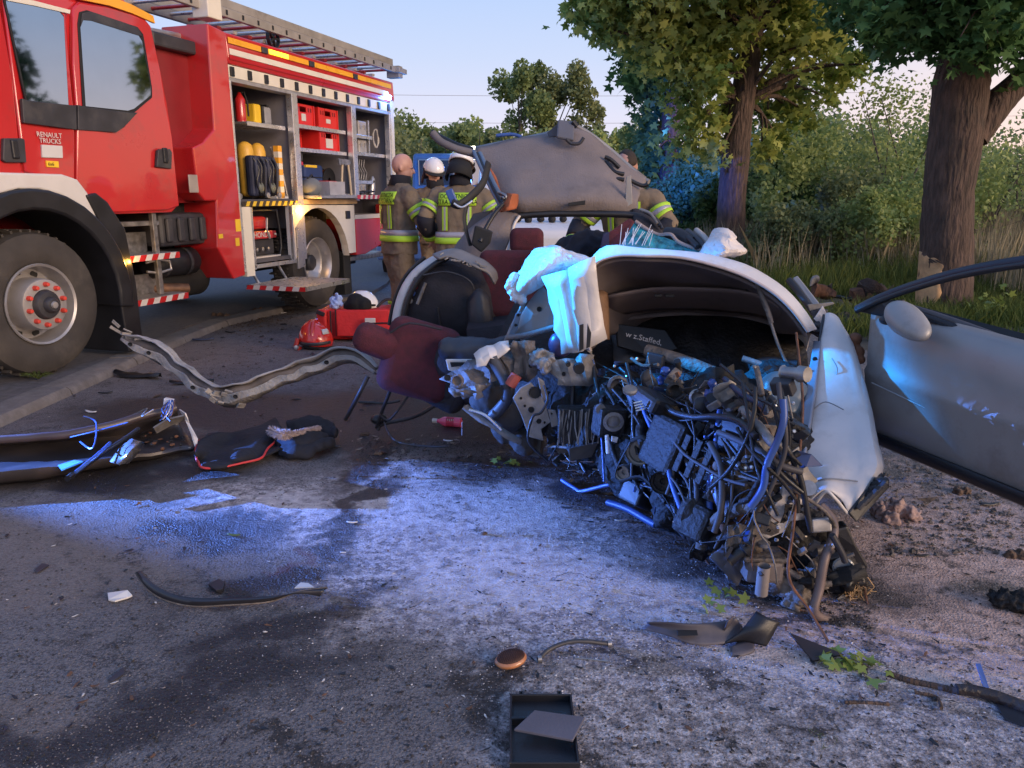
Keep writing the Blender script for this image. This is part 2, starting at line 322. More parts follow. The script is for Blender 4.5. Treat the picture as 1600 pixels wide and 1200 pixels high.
# ---------------------------------------------------------------- fire engine
TA = R(-18); TO = V((-3.541, 5.5936, .06)); TN = V((math.cos(TA), math.sin(TA), 0)); TD = V((-math.sin(TA), math.cos(TA), 0))
def TL(px, py, x=0):
    r = ray(px, py); e = V((0, 0, EYE)); t = (x+TN.dot(TO)-TN.dot(e))/TN.dot(r); p = e+r*t-TO
    return V((x, p.dot(TD), p.z))
red.node_tree.nodes['Principled BSDF'].inputs['Coat Roughness'].default_value = .04
T = thing('fire_engine', 'large red fire engine with crew cab and open equipment lockers parked at the left', 'fire engine', TO, TA)
# --- wheels (origin at the hub, outward = +x)
def wheel(name, y, big):
    w = bpy.data.objects.new(name, None); link(w, T); w.location = (-.02, y, .53)
    rb = .53; t = MB()
    t.lathe([(.29, -.28), (.44, -.31), (.51, -.28), (.528, -.2), (.528, -.05), (.516, -.0), (.47, .025), (.40, .03), (.33, .022), (.295, .0), (.285, -.02)], (0, 0, 0), (1, 0, 0), 48)
    t.build('tyre', rubber, w, smooth=40)
    tr = MB()
    for i in range(52):
        a = 2*math.pi*i/44
        for xo in (-.10, -.19, -.265): tr.box((xo, math.cos(a+xo)*.523, math.sin(a+xo)*.523), (.08, .052, .018), Matrix.Rotation(a+xo, 3, 'X'))
    o = tr.build('tread', rubber, w); 
    ox = .03 if big else -.05
    rm = MB()
    if big: prof = [(.297, .0), (.303, .018), (.297, .03), (.282, .018), (.272, -.04), (.262, -.13), (.23, -.15), (.198, -.12), (.193, .03), (.186, .048), (.17, .052), (.112, .052), (.108, .03)]
    else: prof = [(.297, .0), (.303, .012), (.296, .02), (.280, .0), (.27, -.06), (.262, -.10), (.235, -.105), (.20, -.16), (.165, -.20), (.10, -.205), (.10, -.19)]
    rm.lathe(prof, (0, 0, 0), (1, 0, 0), 48); rm.build('rim', M('rim_grey_silver', (.42, .40, .40), .4, metal=.45, dirt=.5, dcol=(.2, .17, .15)) if big else alu, w, smooth=35)
    if big:
        for i in range(10):
            a = 2*math.pi*i/10+.2
            c = MB().lathe([(.019, 0), (.019, .018), (.014, .036), (.0, .040)], (.05, .150*math.cos(a), .150*math.sin(a)), (1, 0, 0), 12).build('nut_cap', nutred, w, smooth=50)
            MB().lathe([(.032, 0), (.030, .003), (0, .003)], (-.139+.0, .232*math.cos(a+.3), .232*math.sin(a+.3)), (1, 0, 0), 14).build('hand_hole', blackm, w) if i % 1 == 0 else 0
        MB().lathe([(.108, .0), (.106, .075), (.095, .09), (.06, .095), (.055, .125), (.045, .135), (0, .138)], (0, 0, 0), (1, 0, 0), 28).build('hub', dgrey, w, smooth=40)
        MB().lathe([(.028, .0), (.024, .012), (0, .014)], (.136, 0, 0), (1, 0, 0), 12).build('hub_badge', alu, w, smooth=40)
    else:
        MB().lathe([(.10, -.2), (.095, -.08), (.075, -.06), (0, -.055)], (0, 0, 0), (1, 0, 0), 24).build('hub', dgrey, w, smooth=40)
        for i in range(8):
            a = 2*math.pi*i/8; MB().lathe([(.014, 0), (.014, .03), (0, .032)], (-.2, .135*math.cos(a), .135*math.sin(a)), (1, 0, 0), 8).build('nut_cap', steel, w)
    return w
wheel('wheel', .12, True); wheel('wheel', 3.93, False)
for y in (.12, 3.93):
    m = MB().lathe([(.2, -.02), (.52, -.02), (.53, .2), (.45, .24), (.2, .24)], (-2.3, y, .53), (1, 0, 0), 32); m.build('wheel', rubber, T, smooth=40)
# --- cab
def lean(z): return -max(0, z-1.95)*.10
def side(poly, x0, x1, mb=None, ln=True):   # polygon in (y, z) at outer x0, thickness inwards to x1
    mb = mb or MB(); n = len(poly)
    vs = [(x0+(lean(z) if ln else 0), y, z) for y, z in poly]+[(x1+(lean(z) if ln else 0), y, z) for y, z in poly]
    return mb.add(vs, [tuple(range(n)), tuple(range(n, 2*n))[::-1]] + [(i, (i+1) % n, n+(i+1) % n, n+i) for i in range(n)])
arch = [(.12+.74*math.cos(a), .50+.80*math.sin(a)) for a in [R(k) for k in range(12, 181, 14)]]
side([(-1.45, .55), (-1.52, 1.5), (-1.45, 2.3), (-1.2, 2.86), (-.9, 3.0), (1.0, 2.98), (1.35, 2.94), (1.52, 2.78), (1.60, 2.3), (1.66, 1.9), (1.66, 1.22), (1.58, 1.17), (.84, 1.17)] + arch[1:] + [(-.64, .55)], -.02, -2.38).build('cab_body', red, T, bevel=.03, smooth=40)
def tl2(pts, x=0): return [(TL(a, b, x).y, TL(a, b, x).z) for a, b in pts]
def inset(poly, k):
    cy = sum(p[0] for p in poly)/len(poly); cz = sum(p[1] for p in poly)/len(poly)
    return [(cy+(y-cy)*(1+k), cz+(z-cz)*(1+k)) for y, z in poly]
# crew door (rear) and front door skins, proud of the body
dr = tl2([(118, 335), (119, 180), (118, 100), (124, 12), (135, 2), (180, 9), (235, 26), (246, 40), (256, 110), (262, 160), (268, 215), (279, 322), (262, 328)])
dp = side(dr, .012, -.03).build('rear_door', red, T, bevel=.012, smooth=40)
fd = tl2([(31, 218), (38, 268), (52, 272), (92, 286), (116, 330), (115, 180), (113, 95), (113, 20), (100, 10), (60, 0), (14, -12)])
fp = side(fd, .010, -.03).build('front_door', red, T, bevel=.012, smooth=40)
fd2 = tl2([(-200, 330), (-200, -60), (8, -18), (22, 120), (34, 268), (34, 275)]); side(fd2, .004, -.03).build('front_panel', red, T, bevel=.01, smooth=40)
wB = tl2([(131, 166), (132, 40), (136, 22), (148, 19), (222, 44), (230, 55), (237, 135), (236, 150), (208, 172), (198, 175)])
side(inset(wB, .05), .018, .0).build('window_seal', blackm, dp, bevel=.004)
wBt = tl2([(131, 166), (132, 42), (137, 30), (150, 31), (222, 53), (228, 64), (236, 135), (235, 149), (207, 170), (197, 173)]); side(wBt, .023, .01).build('window', glassd, dp)
side(tl2([(132, 42), (136, 20), (150, 17), (222, 42), (229, 56), (222, 55), (150, 32), (137, 31)]), .027, .02).build('window_top_trim', dgrey, dp, bevel=.003)
wA = tl2([(40, 158), (30, 90), (17, 2), (20, -6), (98, 14), (107, 26), (106, 60), (104, 164)])
side(inset(wA, .04), .017, .0).build('window_seal', blackm, fp, bevel=.004); side(wA, .022, .01).build('window', glassd, fp)
side(tl2([(31, 154), (33, 192), (116, 203), (116, 165), (104, 164), (40, 157)]), .026, .0).build('door_trim', dgrey, fp, bevel=.004)
side(tl2([(118, 164), (118, 203), (178, 207), (190, 199), (212, 176), (198, 176), (131, 167)]), .028, .0).build('door_trim', dgrey, dp, bevel=.004)
for par, q in ((fp, [(1, 216), (0, 250), (5, 254), (37, 254), (34, 218), (30, 216)]), (dp, [(243, 235), (241, 261), (264, 264), (265, 238), (262, 233), (246, 233)])):
    h = side(tl2(q), .030, 0).build('handle_recess', dgrey, par, bevel=.006)
    y0, z0 = np.mean(tl2(q), axis=0); MB().bb(.02, .045, y0-.028, y0+.028, z0-.06, z0+.07).build('handle', black, par, bevel=.01)
# dark A pillar strip, roof light strip
side(tl2([(18, -6), (20, 0), (17, 0), (60, 8), (116, 21), (117, 15), (60, 0)]), .03, .01).build('reflective_strip', cream, T, bevel=.002)
side(tl2([(132, -10), (180, -8), (215, 6), (248, 24), (250, 36), (215, 20), (180, 8), (132, -2)]), .031, .005).build('reflective_strip', orange, T, bevel=.002)
# badges and writing
TR = (R(90), 0, R(90))
def wtext(b, size, mat, px, py, x=.02, par=T, sx=1, name='lettering'):
    p = TL(px, py, x); return text(b, size, mat, par, (p.x+lean(p.z), p.y, p.z), TR, name=name, sx=sx)
wtext('RENAULT\nTRUCKS', .05, white, 78, 216, .014)
side(tl2([(63, 226), (64, 246), (96, 247), (95, 228)]), .016, .0).build('data_plate', M('plate_white', (.6, .58, .57), .4, var=.05), T, bevel=.002)
side(tl2([(70, 251), (71, 261), (90, 262), (89, 252)]), .016, .0).build('yellow_plate', yellow, T, bevel=.002); wtext('6x6', .035, black, 80, 256.5, .018)
# white wheel arch panel and black arch
wa = [(.12+.80*math.cos(a), .54+.83*math.sin(a)) for a in [R(k) for k in range(24, 181, 12)]]
side(wa + [(-.9, .8), (-1.1, 1.48), (-.3, 1.475), (.42, 1.475), (.55, 1.44), (.63, 1.34), (.68, 1.18), (.78, .95)], .035, -.1, ln=False).build('wheel_arch_panel', white, T, bevel=.015)
b1 = [(.12+.82*math.cos(a), .52+.85*math.sin(a)) for a in [R(k) for k in range(-8, 190, 11)]]; b2 = [(.12+.68*math.cos(a), .52+.70*math.sin(a)) for a in [R(k) for k in range(190, -9, -11)]]
side(b1+b2, .07, -.5, ln=False).build('mudguard', black, T, bevel=.02, smooth=50)
side([(.60, 1.32), (.70, 1.34), (.80, 1.27), (.95, 1.05), (1.0, .6), (1.0, .05), (.83, .03), (.80, .6), (.78, .95)], .05, -.45, ln=False).build('mud_flap', black, T, bevel=.012)
# steps
chk = M('checker_plate', (.42, .40, .38), .45, metal=.6, var=.3, scale=30, bump=.006, bscale=120, dirt=.4)
def stripes(name, y0, y1, x, z, h=.055, n=10, a=red, b=white, par=None, slant=.03):
    par = par or T; w = (y1-y0)/n
    for i in range(n):
        yy = y0+i*w; mb = MB().prism([(x, yy, z-h/2), (x, yy+w, z-h/2), (x, min(y1, yy+w+slant), z+h/2), (x, min(y1, yy+slant) if i else y0, z+h/2)], (.006, 0, 0)); mb.build(name, (a, b)[i % 2], par)
for z0, yl, yr in ((.80, .98, 1.62), (.42, 1.0, 1.68)):
    st = MB().bb(-.28, -.02, yl, yr, z0-.03, z0+.02).build('step', chk, T, bevel=.006); stripes('step_stripe', yl, yr, -.019, z0-.008, .052, 9, par=st)
    MB().bb(-.32, -.28, yl-.02, yr-.1, z0, z0+.2).build('step_riser', steel, T, bevel=.005)
MB().bb(-.10, -.06, 1.38, 1.43, .45, 1.2).bb(-.2, -.16, 1.0, 1.05, .8, 1.2).bb(-.22, -.1, 1.0, 1.5, 1.06, 1.10).build('step_bracket', steel, T, bevel=.004)
p = TL(196, 405, -.0); l1 = MB().box(p, (.03, .09, .055)).build('side_marker_lamp', lamp_o, T, bevel=.008)
# chassis, tank, air tank, exhaust
MB().bb(-1.9, -.55, -1.0, 5.9, .62, .95).bb(-2.3, -.35, 1.65, 2.2, .95, 1.25).bb(-2.2, -.9, 3.3, 4.6, .4, .9).bb(-2.2, -.6, 4.9, 5.9, .35, .62).build('chassis', blackm, T, bevel=.02)
tk = MB().bb(-.75, -.12, 1.52, 2.15, .86, 1.16).build('water_tank', dgrey, T, bevel=.04)
for i in range(4): MB().bb(-.12, -.085, 1.58+i*.15, 1.66+i*.15, .90, 1.12).build('tank_rib', dgrey, tk, bevel=.02)
at_ = MB().lathe([(0, -.02), (.10, 0), (.13, .04), (.13, .56), (.10, .60), (0, .62)], (-.28, 1.50, .70), (0, 1, 0), 24).build('air_tank', black, T, smooth=40)
for y in (1.62, 1.92): MB().lathe([(.134, 0), (.136, .01), (.136, .03), (.134, .04)], (-.28, y, .70), (0, 1, 0), 24).build('tank_band', dgrey, at_)
MB().tube([(-.11, 1.3, .74), (-.08, 1.42, .76), (-.08, 1.55, .74), (-.08, 1.57, .66), (-.09, 1.42, .64), (-.11, 1.3, .66)], .012, 8).build('tank_guard', alu, T, smooth=60)
MB().lathe([(0, 0), (.2, .0), (.2, .7), (0, .7)], (-.5, 1.65, .52), (0, 1, 0), 24).build('silencer', blackm, T, smooth=40)
MB().tube([(-.5, 1.3, .48), (-.3, 1.6, .47), (-.2, 1.74, .46), (-.15, 1.84, .45)], .05, 14).build('exhaust_pipe', M('rusty_pipe', (.16, .085, .05), .6, metal=.5, var=.5, scale=12), T, smooth=60)
# --- recess between cab and body
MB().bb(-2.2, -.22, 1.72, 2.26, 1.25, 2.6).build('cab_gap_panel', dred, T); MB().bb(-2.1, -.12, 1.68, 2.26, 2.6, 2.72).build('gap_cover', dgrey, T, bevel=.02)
MB().tube([(-.3, 1.6, 2.74), (-.3, 2.3, 2.78)], .03).build('gap_rail', alu, T)
# --- body box
side([(2.23, 2.87), (2.49, 2.84), (2.49, .52), (2.30, .50), (2.10, .82), (2.14, 1.27), (1.98, 1.27), (1.90, 1.34), (1.88, 1.75), (2.02, 1.80), (2.20, 1.93)], .03, -.5, ln=False).build('front_pillar', red, T, bevel=.015)
MB().bb(-2.38, 0, 2.49, 6.02, 2.66, 2.78).bb(-1.25, -1.2, 2.49, 6.0, .6, 2.7).bb(-2.38, -1.4, 2.3, 6.0, .9, 2.7).bb(-1.2, -.01, 5.96, 6.03, .95, 2.7).build('body_shell', grey, T, bevel=.004)
rr = MB(); rr.prism([(0.02, 2.49, 2.84), (.035, 2.49, 2.62), (.02, 2.49, 2.56), (-.2, 2.49, 2.56), (-.2, 2.49, 2.86)], (0, 3.56, 0)); rr.build('roof_edge', red, T, bevel=.012, smooth=35)
MB().prism([(.036, 2.51, 2.70), (.040, 2.51, 2.70), (.042, 2.51, 2.645), (.036, 2.51, 2.645)], (0, 3.35, 0)).build('reflective_strip', cream, T)
# orange strip with lamp housings
ys = [2.50, 3.02, 3.14, 3.9, 4.02, 4.9, 5.02, 5.95]
for i in range(0, 8, 2): MB().prism([(.037, ys[i], 2.80), (.040, ys[i], 2.80), (.043, ys[i], 2.745), (.037, ys[i], 2.745)], (0, ys[i+1]-ys[i], 0)).build('reflective_strip', orange, T)
for i in range(1, 7, 2): MB().bb(.03, .052, ys[i]+.01, ys[i+1]-.01, 2.742, 2.80).build('side_lamp_housing', dgrey, T, bevel=.006)
MB().bb(.036, .048, 3.16, 3.50, 2.752, 2.795).build('lit_strip_lamp', M('lit_lamp', (.8, .8, .05), .4, emis=(.75, .9, .03), es=1.3), T, bevel=.004)
MB().prism([(.041, 2.5, 2.64), (.046, 2.5, 2.62), (.041, 2.5, 2.60)], (0, 3.5, 0)).build('gutter', red, T)
# shutter header, posts, latches
MB().bb(-.12, .012, 2.50, 5.98, 2.44, 2.555).build('shutter_header', cream, T, bevel=.006)
MB().bb(-.12, .018, 2.50, 5.98, 2.40, 2.437).build('shutter_rail', alu, T, bevel=.004)
for y in [2.54+i*.278 for i in range(13)]: MB().bb(.012, .03, y-.02, y+.04, 2.45, 2.54).build('latch', black, T, bevel=.006)
posts = [(2.49, 2.525, .55), (3.55, 3.66, .60), (4.86, 4.97, 1.25), (5.90, 5.96, .9)]
for a, c, z in posts: MB().bb(-.06, .02, a, c, z, 2.42).build('post', alub, T, bevel=.006)
for y in (3.6, 4.92): MB().bb(-1.2, -.05, y-.02, y+.02, .95, 2.66).build('partition', grey, T)
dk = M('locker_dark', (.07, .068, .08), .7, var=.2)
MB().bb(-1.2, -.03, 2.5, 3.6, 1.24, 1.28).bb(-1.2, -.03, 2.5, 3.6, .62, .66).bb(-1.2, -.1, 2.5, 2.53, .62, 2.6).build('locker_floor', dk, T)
MB().bb(-1.2, -.06, 3.66, 4.9, 1.30, 1.34).bb(-1.2, -.06, 4.94, 5.96, 1.28, 1.32).build('locker_floor', alu, T)
ye = M('hazard_yellow', (.75, .48, .03), .45, var=.1)
stripes('hazard_stripe', 2.53, 3.52, .02, 1.235, .05, 18, black, ye)
def shelf(y0, y1, z, x0=-.9, x1=-.08): MB().bb(x0, x1, y0, y1, z-.012, z+.012).bb(x1, x1+.012, y0, y1, z-.03, z+.014).build('shelf', alub, T, bevel=.003)
shelf(2.85, 3.52, 2.05); shelf(3.68, 4.84, 2.10); shelf(3.68, 4.84, 1.84); shelf(4.98, 5.55, 2.08); shelf(4.98, 5.9, 1.86); shelf(4.98, 5.6, 1.50, -.9, -.12)
MB().bb(-.9, -.12, 5.54, 5.57, 1.86, 2.3).build('shelf_upright', alub, T)
# white lower panels
rear_arch = [(3.93+.68*math.cos(a), .50+.68*math.sin(a)) for a in [R(k) for k in range(138, 5, -12)]]
side([(3.62, 1.27), (3.62, .62), (3.26, .60)][:2] + [(3.58, .55), (3.36, .56), (3.36, .62)][:0] + [(3.40, .62), (3.28, .70)][:0], .02, 0) if 0 else None
side([(3.40, 1.215), (3.40, .62), (3.43, .62), (3.43, .90)] + rear_arch + [(4.60, .60), (4.78, .60), (4.78, 1.20)], .035, -.06, ln=False).build('wheel_panel', white, T, bevel=.01)
side([(3.46, 1.24), (3.46, .50), (3.60, .52), (3.60, 1.24)], .03, -.05, ln=False).build('panel_post', alub, T, bevel=.004)
MB().bb(-.5, .02, 3.66, 4.9, 1.215, 1.275).build('shelf_slide', M('tan_slide', (.55, .38, .2), .5), T, bevel=.004)
MB().bb(-.6, .22, 3.72, 5.55, 1.285, 1.32).build('pull_out_tray', alu, T, bevel=.006)
stripes('tray_stripe', 4.55, 5.55, .221, 1.30, .05, 16, red, white, slant=.02)
p = TL(465, 330, .05); MB().ball(p, (.02, .035, .03)).build('side_marker_lamp', lamp_o, T, smooth=80)
MB().bb(.036, .05, 4.55, 4.66, 1.03, 1.13).build('filler_cap', black, T, bevel=.01)
side([(4.80, 1.02), (4.80, .56), (5.05, .56), (5.50, .66), (5.86, .80), (5.86, 1.02)], .03, -.4, ln=False).build('rear_skirt', red, T, bevel=.012)
side([(4.80, 1.075), (4.80, 1.022), (5.86, 1.022), (5.86, 1.075)], .034, -.4, ln=False).build('skirt_trim', white, T)
MB().bb(-1.1, -.45, 4.85, 5.9, 1.0, 1.26).build('pump_panel', M('pump_grey', (.2, .19, .22), .5, metal=.5), T, bevel=.01)
for i, (y, z) in enumerate(((4.95, 1.13), (5.15, 1.16), (5.4, 1.12))): MB().lathe([(.045, 0), (.05, .04), (.03, .06), (0, .07)], (-.45, y, z), (1, 0, 0), 14).build('pump_outlet', (steel, red, steel)[i], T, smooth=40)
MB().bb(-.5, -.05, 4.60, 4.78, .06, .62).build('mud_flap', blackm, T, bevel=.01)
MB().bb(-.9, -.05, 4.78, 5.9, .48, .54).build('rear_bumper_bar', steel, T, bevel=.01); MB().bb(-.25, .03, 5.88, 6.02, .6, 1.2).build('tail_corner', red, T, bevel=.02)
MB().bb(0, .03, 5.95, 6.03, 1.25, 2.6).build('rear_edge_trim', cream, T, bevel=.006)
# generator locker frame below
MB().bb(-.02, .02, 2.66, 2.70, .56, 1.2).bb(-.02, .02, 3.40, 3.44, .6, 1.2).bb(-.02, .02, 2.66, 3.44, .57, .61).build('locker_frame', alub, T, bevel=.004)
MB().bb(-.04, .025, 2.525, 2.66, .50, 1.205).build('locker_post', cream, T, bevel=.004)
p = TL(372, 352, .03); MB().box(p, (.006, .08, .12)).build('warning_sticker', yellow, T); p = TL(371, 378, .03); MB().box(p, (.006, .06, .08)).build('warning_sticker', ye, T); MB().box(TL(345, 369, .035), (.006, .06, .04)).build('warning_sticker', yellow, T)
# fold-down platform with holes: slats as pieces
pf = MB().bb(.02, .72, 2.50, 2.53, .375, .42).bb(.02, .72, 3.36, 3.39, .375, .42).bb(.70, .72, 2.5, 3.39, .375, .42).bb(.02, .04, 2.5, 3.39, .375, .42).build('fold_down_platform', alub, T)
pf2 = MB()
for i in range(11): pf2.bb(.04, .70, 2.56+i*.075, 2.592+i*.075, .405, .419)
for i in range(8): pf2.bb(.06+i*.085, .10+i*.085, 2.53, 3.36, .40, .416)
props(pf2.build('platform_grating', alub, pf), kind='stuff')
stripes('platform_stripe', 2.495, 2.50, 0, .4, .01, 1, par=pf) if 0 else None
for i in range(9): MB().prism([(.02+i*.078, 2.498, .375), (.098+i*.078, 2.498, .375), (.115+i*.078 if i < 8 else .72, 2.498, .42), (.04+i*.078, 2.498, .42)], (0, -.006, 0)).build('platform_stripe', (red, white)[i % 2], pf)
for y in (2.7, 3.2): MB().tube([(-.1, y, .62), (.03, y, .41)], .015).build('platform_hinge', steel, pf)
# grab/marker, number plate style plate
MB().box(TL(302, 287, .035), (.012, .12, .16)).build('side_plate', M('plate_metal', (.4, .34, .3), .5, metal=.4), T, bevel=.004)
# blue corner lamp, roof beacons at the cab front
p = TL(607, 152, .06); bl = MB().box(p, (.05, .10, .06)).build('blue_corner_lamp', lamp_b, T, bevel=.015)
bc = MB().bb(-1.9, -.3, -1.25, -.95, 3.02, 3.18).build('blue_roof_beacon', M('beacon_lens', (.05, .2, .8), .1, emis=(.06, .25, 1), es=5), T, bevel=.03)
MB().bb(-.30, .62, -2.0, -1.45, .487, .525).bb(-.30, -.12, -1.62, -1.45, .40, .525).build('strobe_blocker', blackm, T, bevel=.004)  # unseen plate added to keep the strobe's light off the open door
gb = MB().bb(-.20, -.12, -1.62, -1.56, .44, .50).build('blue_grille_lamp', lamp_b, T, bevel=.01)
# gear on the roof
rl = MB().bb(-.26, -.2, 2.3, 6.0, 2.86, 2.89); rl.build('roof_rail', red, T)
for i in range(14): MB().bb(-1.0, -.15, 2.6+i*.245, 2.66+i*.245, 2.90, 2.93).build('roof_slat', (dred, alub)[i % 2], T)
rw = MB().lathe([(.09, 0), (.10, .0), (.10, .04), (.09, .04)], (-.12, 3.45, 2.96), (1, 0, 0), 20).build('roof_roller', black, T)
for i in range(5): MB().box((-.10, 3.45+.045*math.cos(i*1.256), 2.96+.045*math.sin(i*1.256)), (.03, .09, .018), Matrix.Rotation(i*1.256, 3, 'X')).build('roller_spoke', black, rw)
# ladder lying on top
LD = thing('aluminium_ladder', 'long grey aluminium ladder lying along the roof of the fire engine', 'ladder', TO+V((0, 0, 3.0)), TA)
wd = M('ladder_alloy', (.40, .36, .32), .5, metal=.4, var=.15, dirt=.3)
for k, (x, z) in enumerate(((-.06, .0), (-.14, .11), (-.62, .0), (-.7, .11))):
    MB().bb(x-.025, x+.025, 1.85, 6.35, z, z+.085).build('rail', wd, LD, bevel=.006)
for i in range(18): MB().tube([(-.06, 2.0+i*.25, .04), (-.62, 2.0+i*.25, .04)], .018).build('rung', red if i % 2 else alub, LD, smooth=60)
for i in range(17): MB().bb(-.034, -.028, 2.1+i*.25, 2.125+i*.25, .02, .065).build('rail_slot', black, LD)
MB().bb(-.2, .0, 6.3, 6.42, -.06, .1).bb(-.05, .03, 6.25, 6.5, .0, .07).build('ladder_foot', wd, LD, bevel=.01)
MB().bb(-.12, .06, 2.22, 2.42, -.08, .22).build('ladder_bracket', cream, LD, bevel=.01)
# ----- things in the lockers (truck coordinates, each its own object)
def tthing(name, label, cat, p, group=None): return thing(name, label, cat, TO + TN*p[0] + TD*p[1] + V((0, 0, p[2])), TA, group)
cr = M('red_crate', (.62, .022, .018), .4, var=.08); cri = M('crate_inside', (.2, .01, .01), .6)
def crate(y, z, x, lbl, tagw=.1, tagh=.06):
    t = tthing('crate', lbl, 'crate', (x, y, z), 'red plastic crates on the middle locker shelves'); w, d, h = .46, .5, .235
    mb = MB(); mb.bb(-d, 0, -w/2, w/2, 0, .01).bb(-.02, 0, -w/2, w/2, 0, h*.62).bb(-.02, 0, -w/2, -.07, h*.62, h).bb(-.02, 0, .07, w/2, h*.62, h).bb(-d, -d+.02, -w/2, w/2, 0, h).bb(-d, 0, -w/2, -w/2+.02, 0, h).bb(-d, 0, w/2-.02, w/2, 0, h).bb(-.02, .004, -.07, .07, h-.03, h)
    mb.build('crate_body', cr, t, bevel=.004)
    for i in (-1, 1):
        MB().bb(0, .008, i*(w/2-.012)-.01, i*(w/2-.012)+.01, 0, h).build('corner_rib', cr, t)
        for j in range(2): MB().bb(.0, .003, i*(.11+.05*j)-.012, i*(.11+.05*j)+.012, h-.08, h-.035).build('vent_slot', cri, t)
    MB().bb(.0, .004, -tagw/2, tagw/2, h*.38-tagh/2, h*.38+tagh/2).build('paper_label', white, t)
    return t
crate(3.98, 2.112, -.12, 'red plastic crate on the top shelf, nearest the fire engine cab', .09, .08)
crate(4.52, 2.112, -.12, 'red plastic crate on the top shelf, further from the cab', .1, .05)
crate(3.95, 1.852, -.30, 'red plastic crate set far back in shade on the second shelf', .09, .06)
crate(4.52, 1.852, -.12, 'red plastic crate with large white paper label on the second shelf', .16, .11)
cs = M('case_aluminium', (.50, .47, .44), .4, metal=.5, var=.15)
def case(y, z, w, h, lbl):
    t = tthing('metal_case', lbl, 'case', (-.13, y, z), 'silver equipment cases in the last locker'); MB().bb(-.4, 0, -w/2, w/2, 0, h).build('case_body', cs, t, bevel=.012)
    for i in (-.25, .25): MB().bb(0, .012, i*w-.018, i*w+.018, h*.45, h*.75).build('clasp', alu, t, bevel=.003)
    MB().bb(-.39, .002, -w/2+.01, w/2-.01, h*.6, h*.615).build('lid_seam', black, t); return t
case(5.13, 2.092, .24, .2, 'silver equipment case on the top shelf of the last locker, left one')
case(5.40, 2.092, .22, .19, 'silver equipment case on the top shelf of the last locker, right one')
case(5.13, 1.872, .24, .18, 'silver equipment case on the second shelf of the last locker, left one')
case(5.39, 1.872, .22, .17, 'silver equipment case on the second shelf of the last locker, right one')
case(5.10, 1.325, .2, .15, 'small silver case on the bottom of the last locker, left one')
case(5.33, 1.325, .2, .15, 'small silver case on the bottom of the last locker, right one')
# hose couplings fan
for i in range(9):
    t = tthing('hook_tool', 'bent steel hook tool, %s from the left in the row in the last locker' % ('first','second','third','fourth','fifth','sixth','seventh','eighth','last')[i], 'hook tool', (-.2, 5.02+i*.066, 1.53), 'row of hook tools in the last locker')
    MB().tube([(0, 0, 0), (.01, .015, .09), (.0, -.045, .17), (.0, -.02, .26)], .013, 6).build('shank', steel, t, smooth=60)
# breathing sets
cy = M('cylinder_yellow', (.72, .40, .05), .45, var=.15); nav = M('pack_navy', (.018, .022, .05), .6, var=.4)
for i, (y, x, z) in enumerate(((2.72, -.30, 1.29), (2.98, -.14, 1.30), (3.22, -.16, 1.30))):
    t = tthing('breathing_set', ('breathing set with yellow cylinder half hidden at the left of the first locker', 'breathing set with yellow cylinder in the middle of the first locker', 'breathing set with yellow cylinder beside the striped post')[i], 'breathing set', (x, y, z), 'breathing sets in the first locker')
    MB().lathe([(0, .0), (.075, .02), (.085, .05), (.085, .48), (.07, .54), (.03, .57), (0, .575)], (-.08, 0, 0), (0, 0, 1), 20).build('cylinder', cy, t, smooth=60)
    MB().box((.02, 0, .22), (.09, .22, .42)).build('back_plate', nav, t, bevel=.03, sub=0); 
    for s in (-1, 1): MB().tube([(.07, s*.05, .42), (.10, s*.08, .3), (.09, s*.07, .12), (.06, s*.05, .03)], .018, 6, flat=.5).build('strap', nav, t, smooth=60)
    MB().ball((.08, .0, .10), (.03, .05, .06)).build('mask_pouch', M('pouch_grey', (.12, .13, .11), .6), t, smooth=60); MB().lathe([(.03, 0), (.03, .02), (0, .022)], (.11, .06, .02), (1, 0, 0), 12).build('gauge', alu, t)
    for k in range(3): MB().tube(smooth_curve([(.07, -.08+k*.06, .4), (.11, -.05+k*.05, .28+.03*k), (.1, -.09+k*.07, .15), (.08, k*.03, .02)], 3), .008, 5).build('air_hose', black, t, smooth=60)
t = tthing('striped_post', 'yellow and white striped post standing in the first locker', 'post', (-.08, 3.36, 1.29))
for i in range(9): MB().bb(-.03, .03, -.035, .035, i*.062, i*.062+.062).build('band', (orange, cream)[i % 2], t)
MB().bb(-.06, .03, -.12, .1, -.005, .02).build('foot', white, t)
for i in range(3):
    t = tthing('pry_bar', 'slim steel bar leaning in the corner of the first locker, %s' % ('least tilted', 'middle one', 'most tilted')[i], 'pry bar', (-.1-.03*i, 3.52, 1.29), 'steel bars leaning in the first locker'); MB().tube([(0, 0, 0), (-.02, -.10-.02*i, .55)], .012, 6).build('bar', alu, t)
t = tthing('fire_extinguisher', 'red fire extinguisher standing on the high left shelf of the first locker', 'extinguisher', (-.2, 2.93, 2.065)); MB().lathe([(0, 0), (.05, .0), (.055, .03), (.055, .22), (.03, .26), (.015, .29), (0, .29)], (0, 0, 0), (0, 0, 1), 16).build('cylinder', red, t, smooth=50); MB().tube([(0, 0, .28), (.02, .05, .3), (.04, .07, .2), (.05, .06, .06)], .01, 6).build('hose', blackm, t)
t = tthing('yellow_case', 'yellow and black tool case on the high shelf of the first locker', 'tool case', (-.15, 3.16, 2.065)); MB().bb(-.2, 0, -.06, .06, 0, .2).build('body', yellow, t, bevel=.02); MB().bb(-.2, .01, .06, .1, .0, .19).build('black_side', black, t, bevel=.01)
t = tthing('grey_canister', 'grey canister beside the yellow case on the high shelf', 'canister', (-.15, 3.34, 2.065)); MB().bb(-.2, 0, -.07, .07, 0, .19).build('body', M('canister_grey', (.28, .28, .3), .5), t, bevel=.03); MB().bb(-.1, 0, -.02, .02, .19, .21).build('cap', black, t)
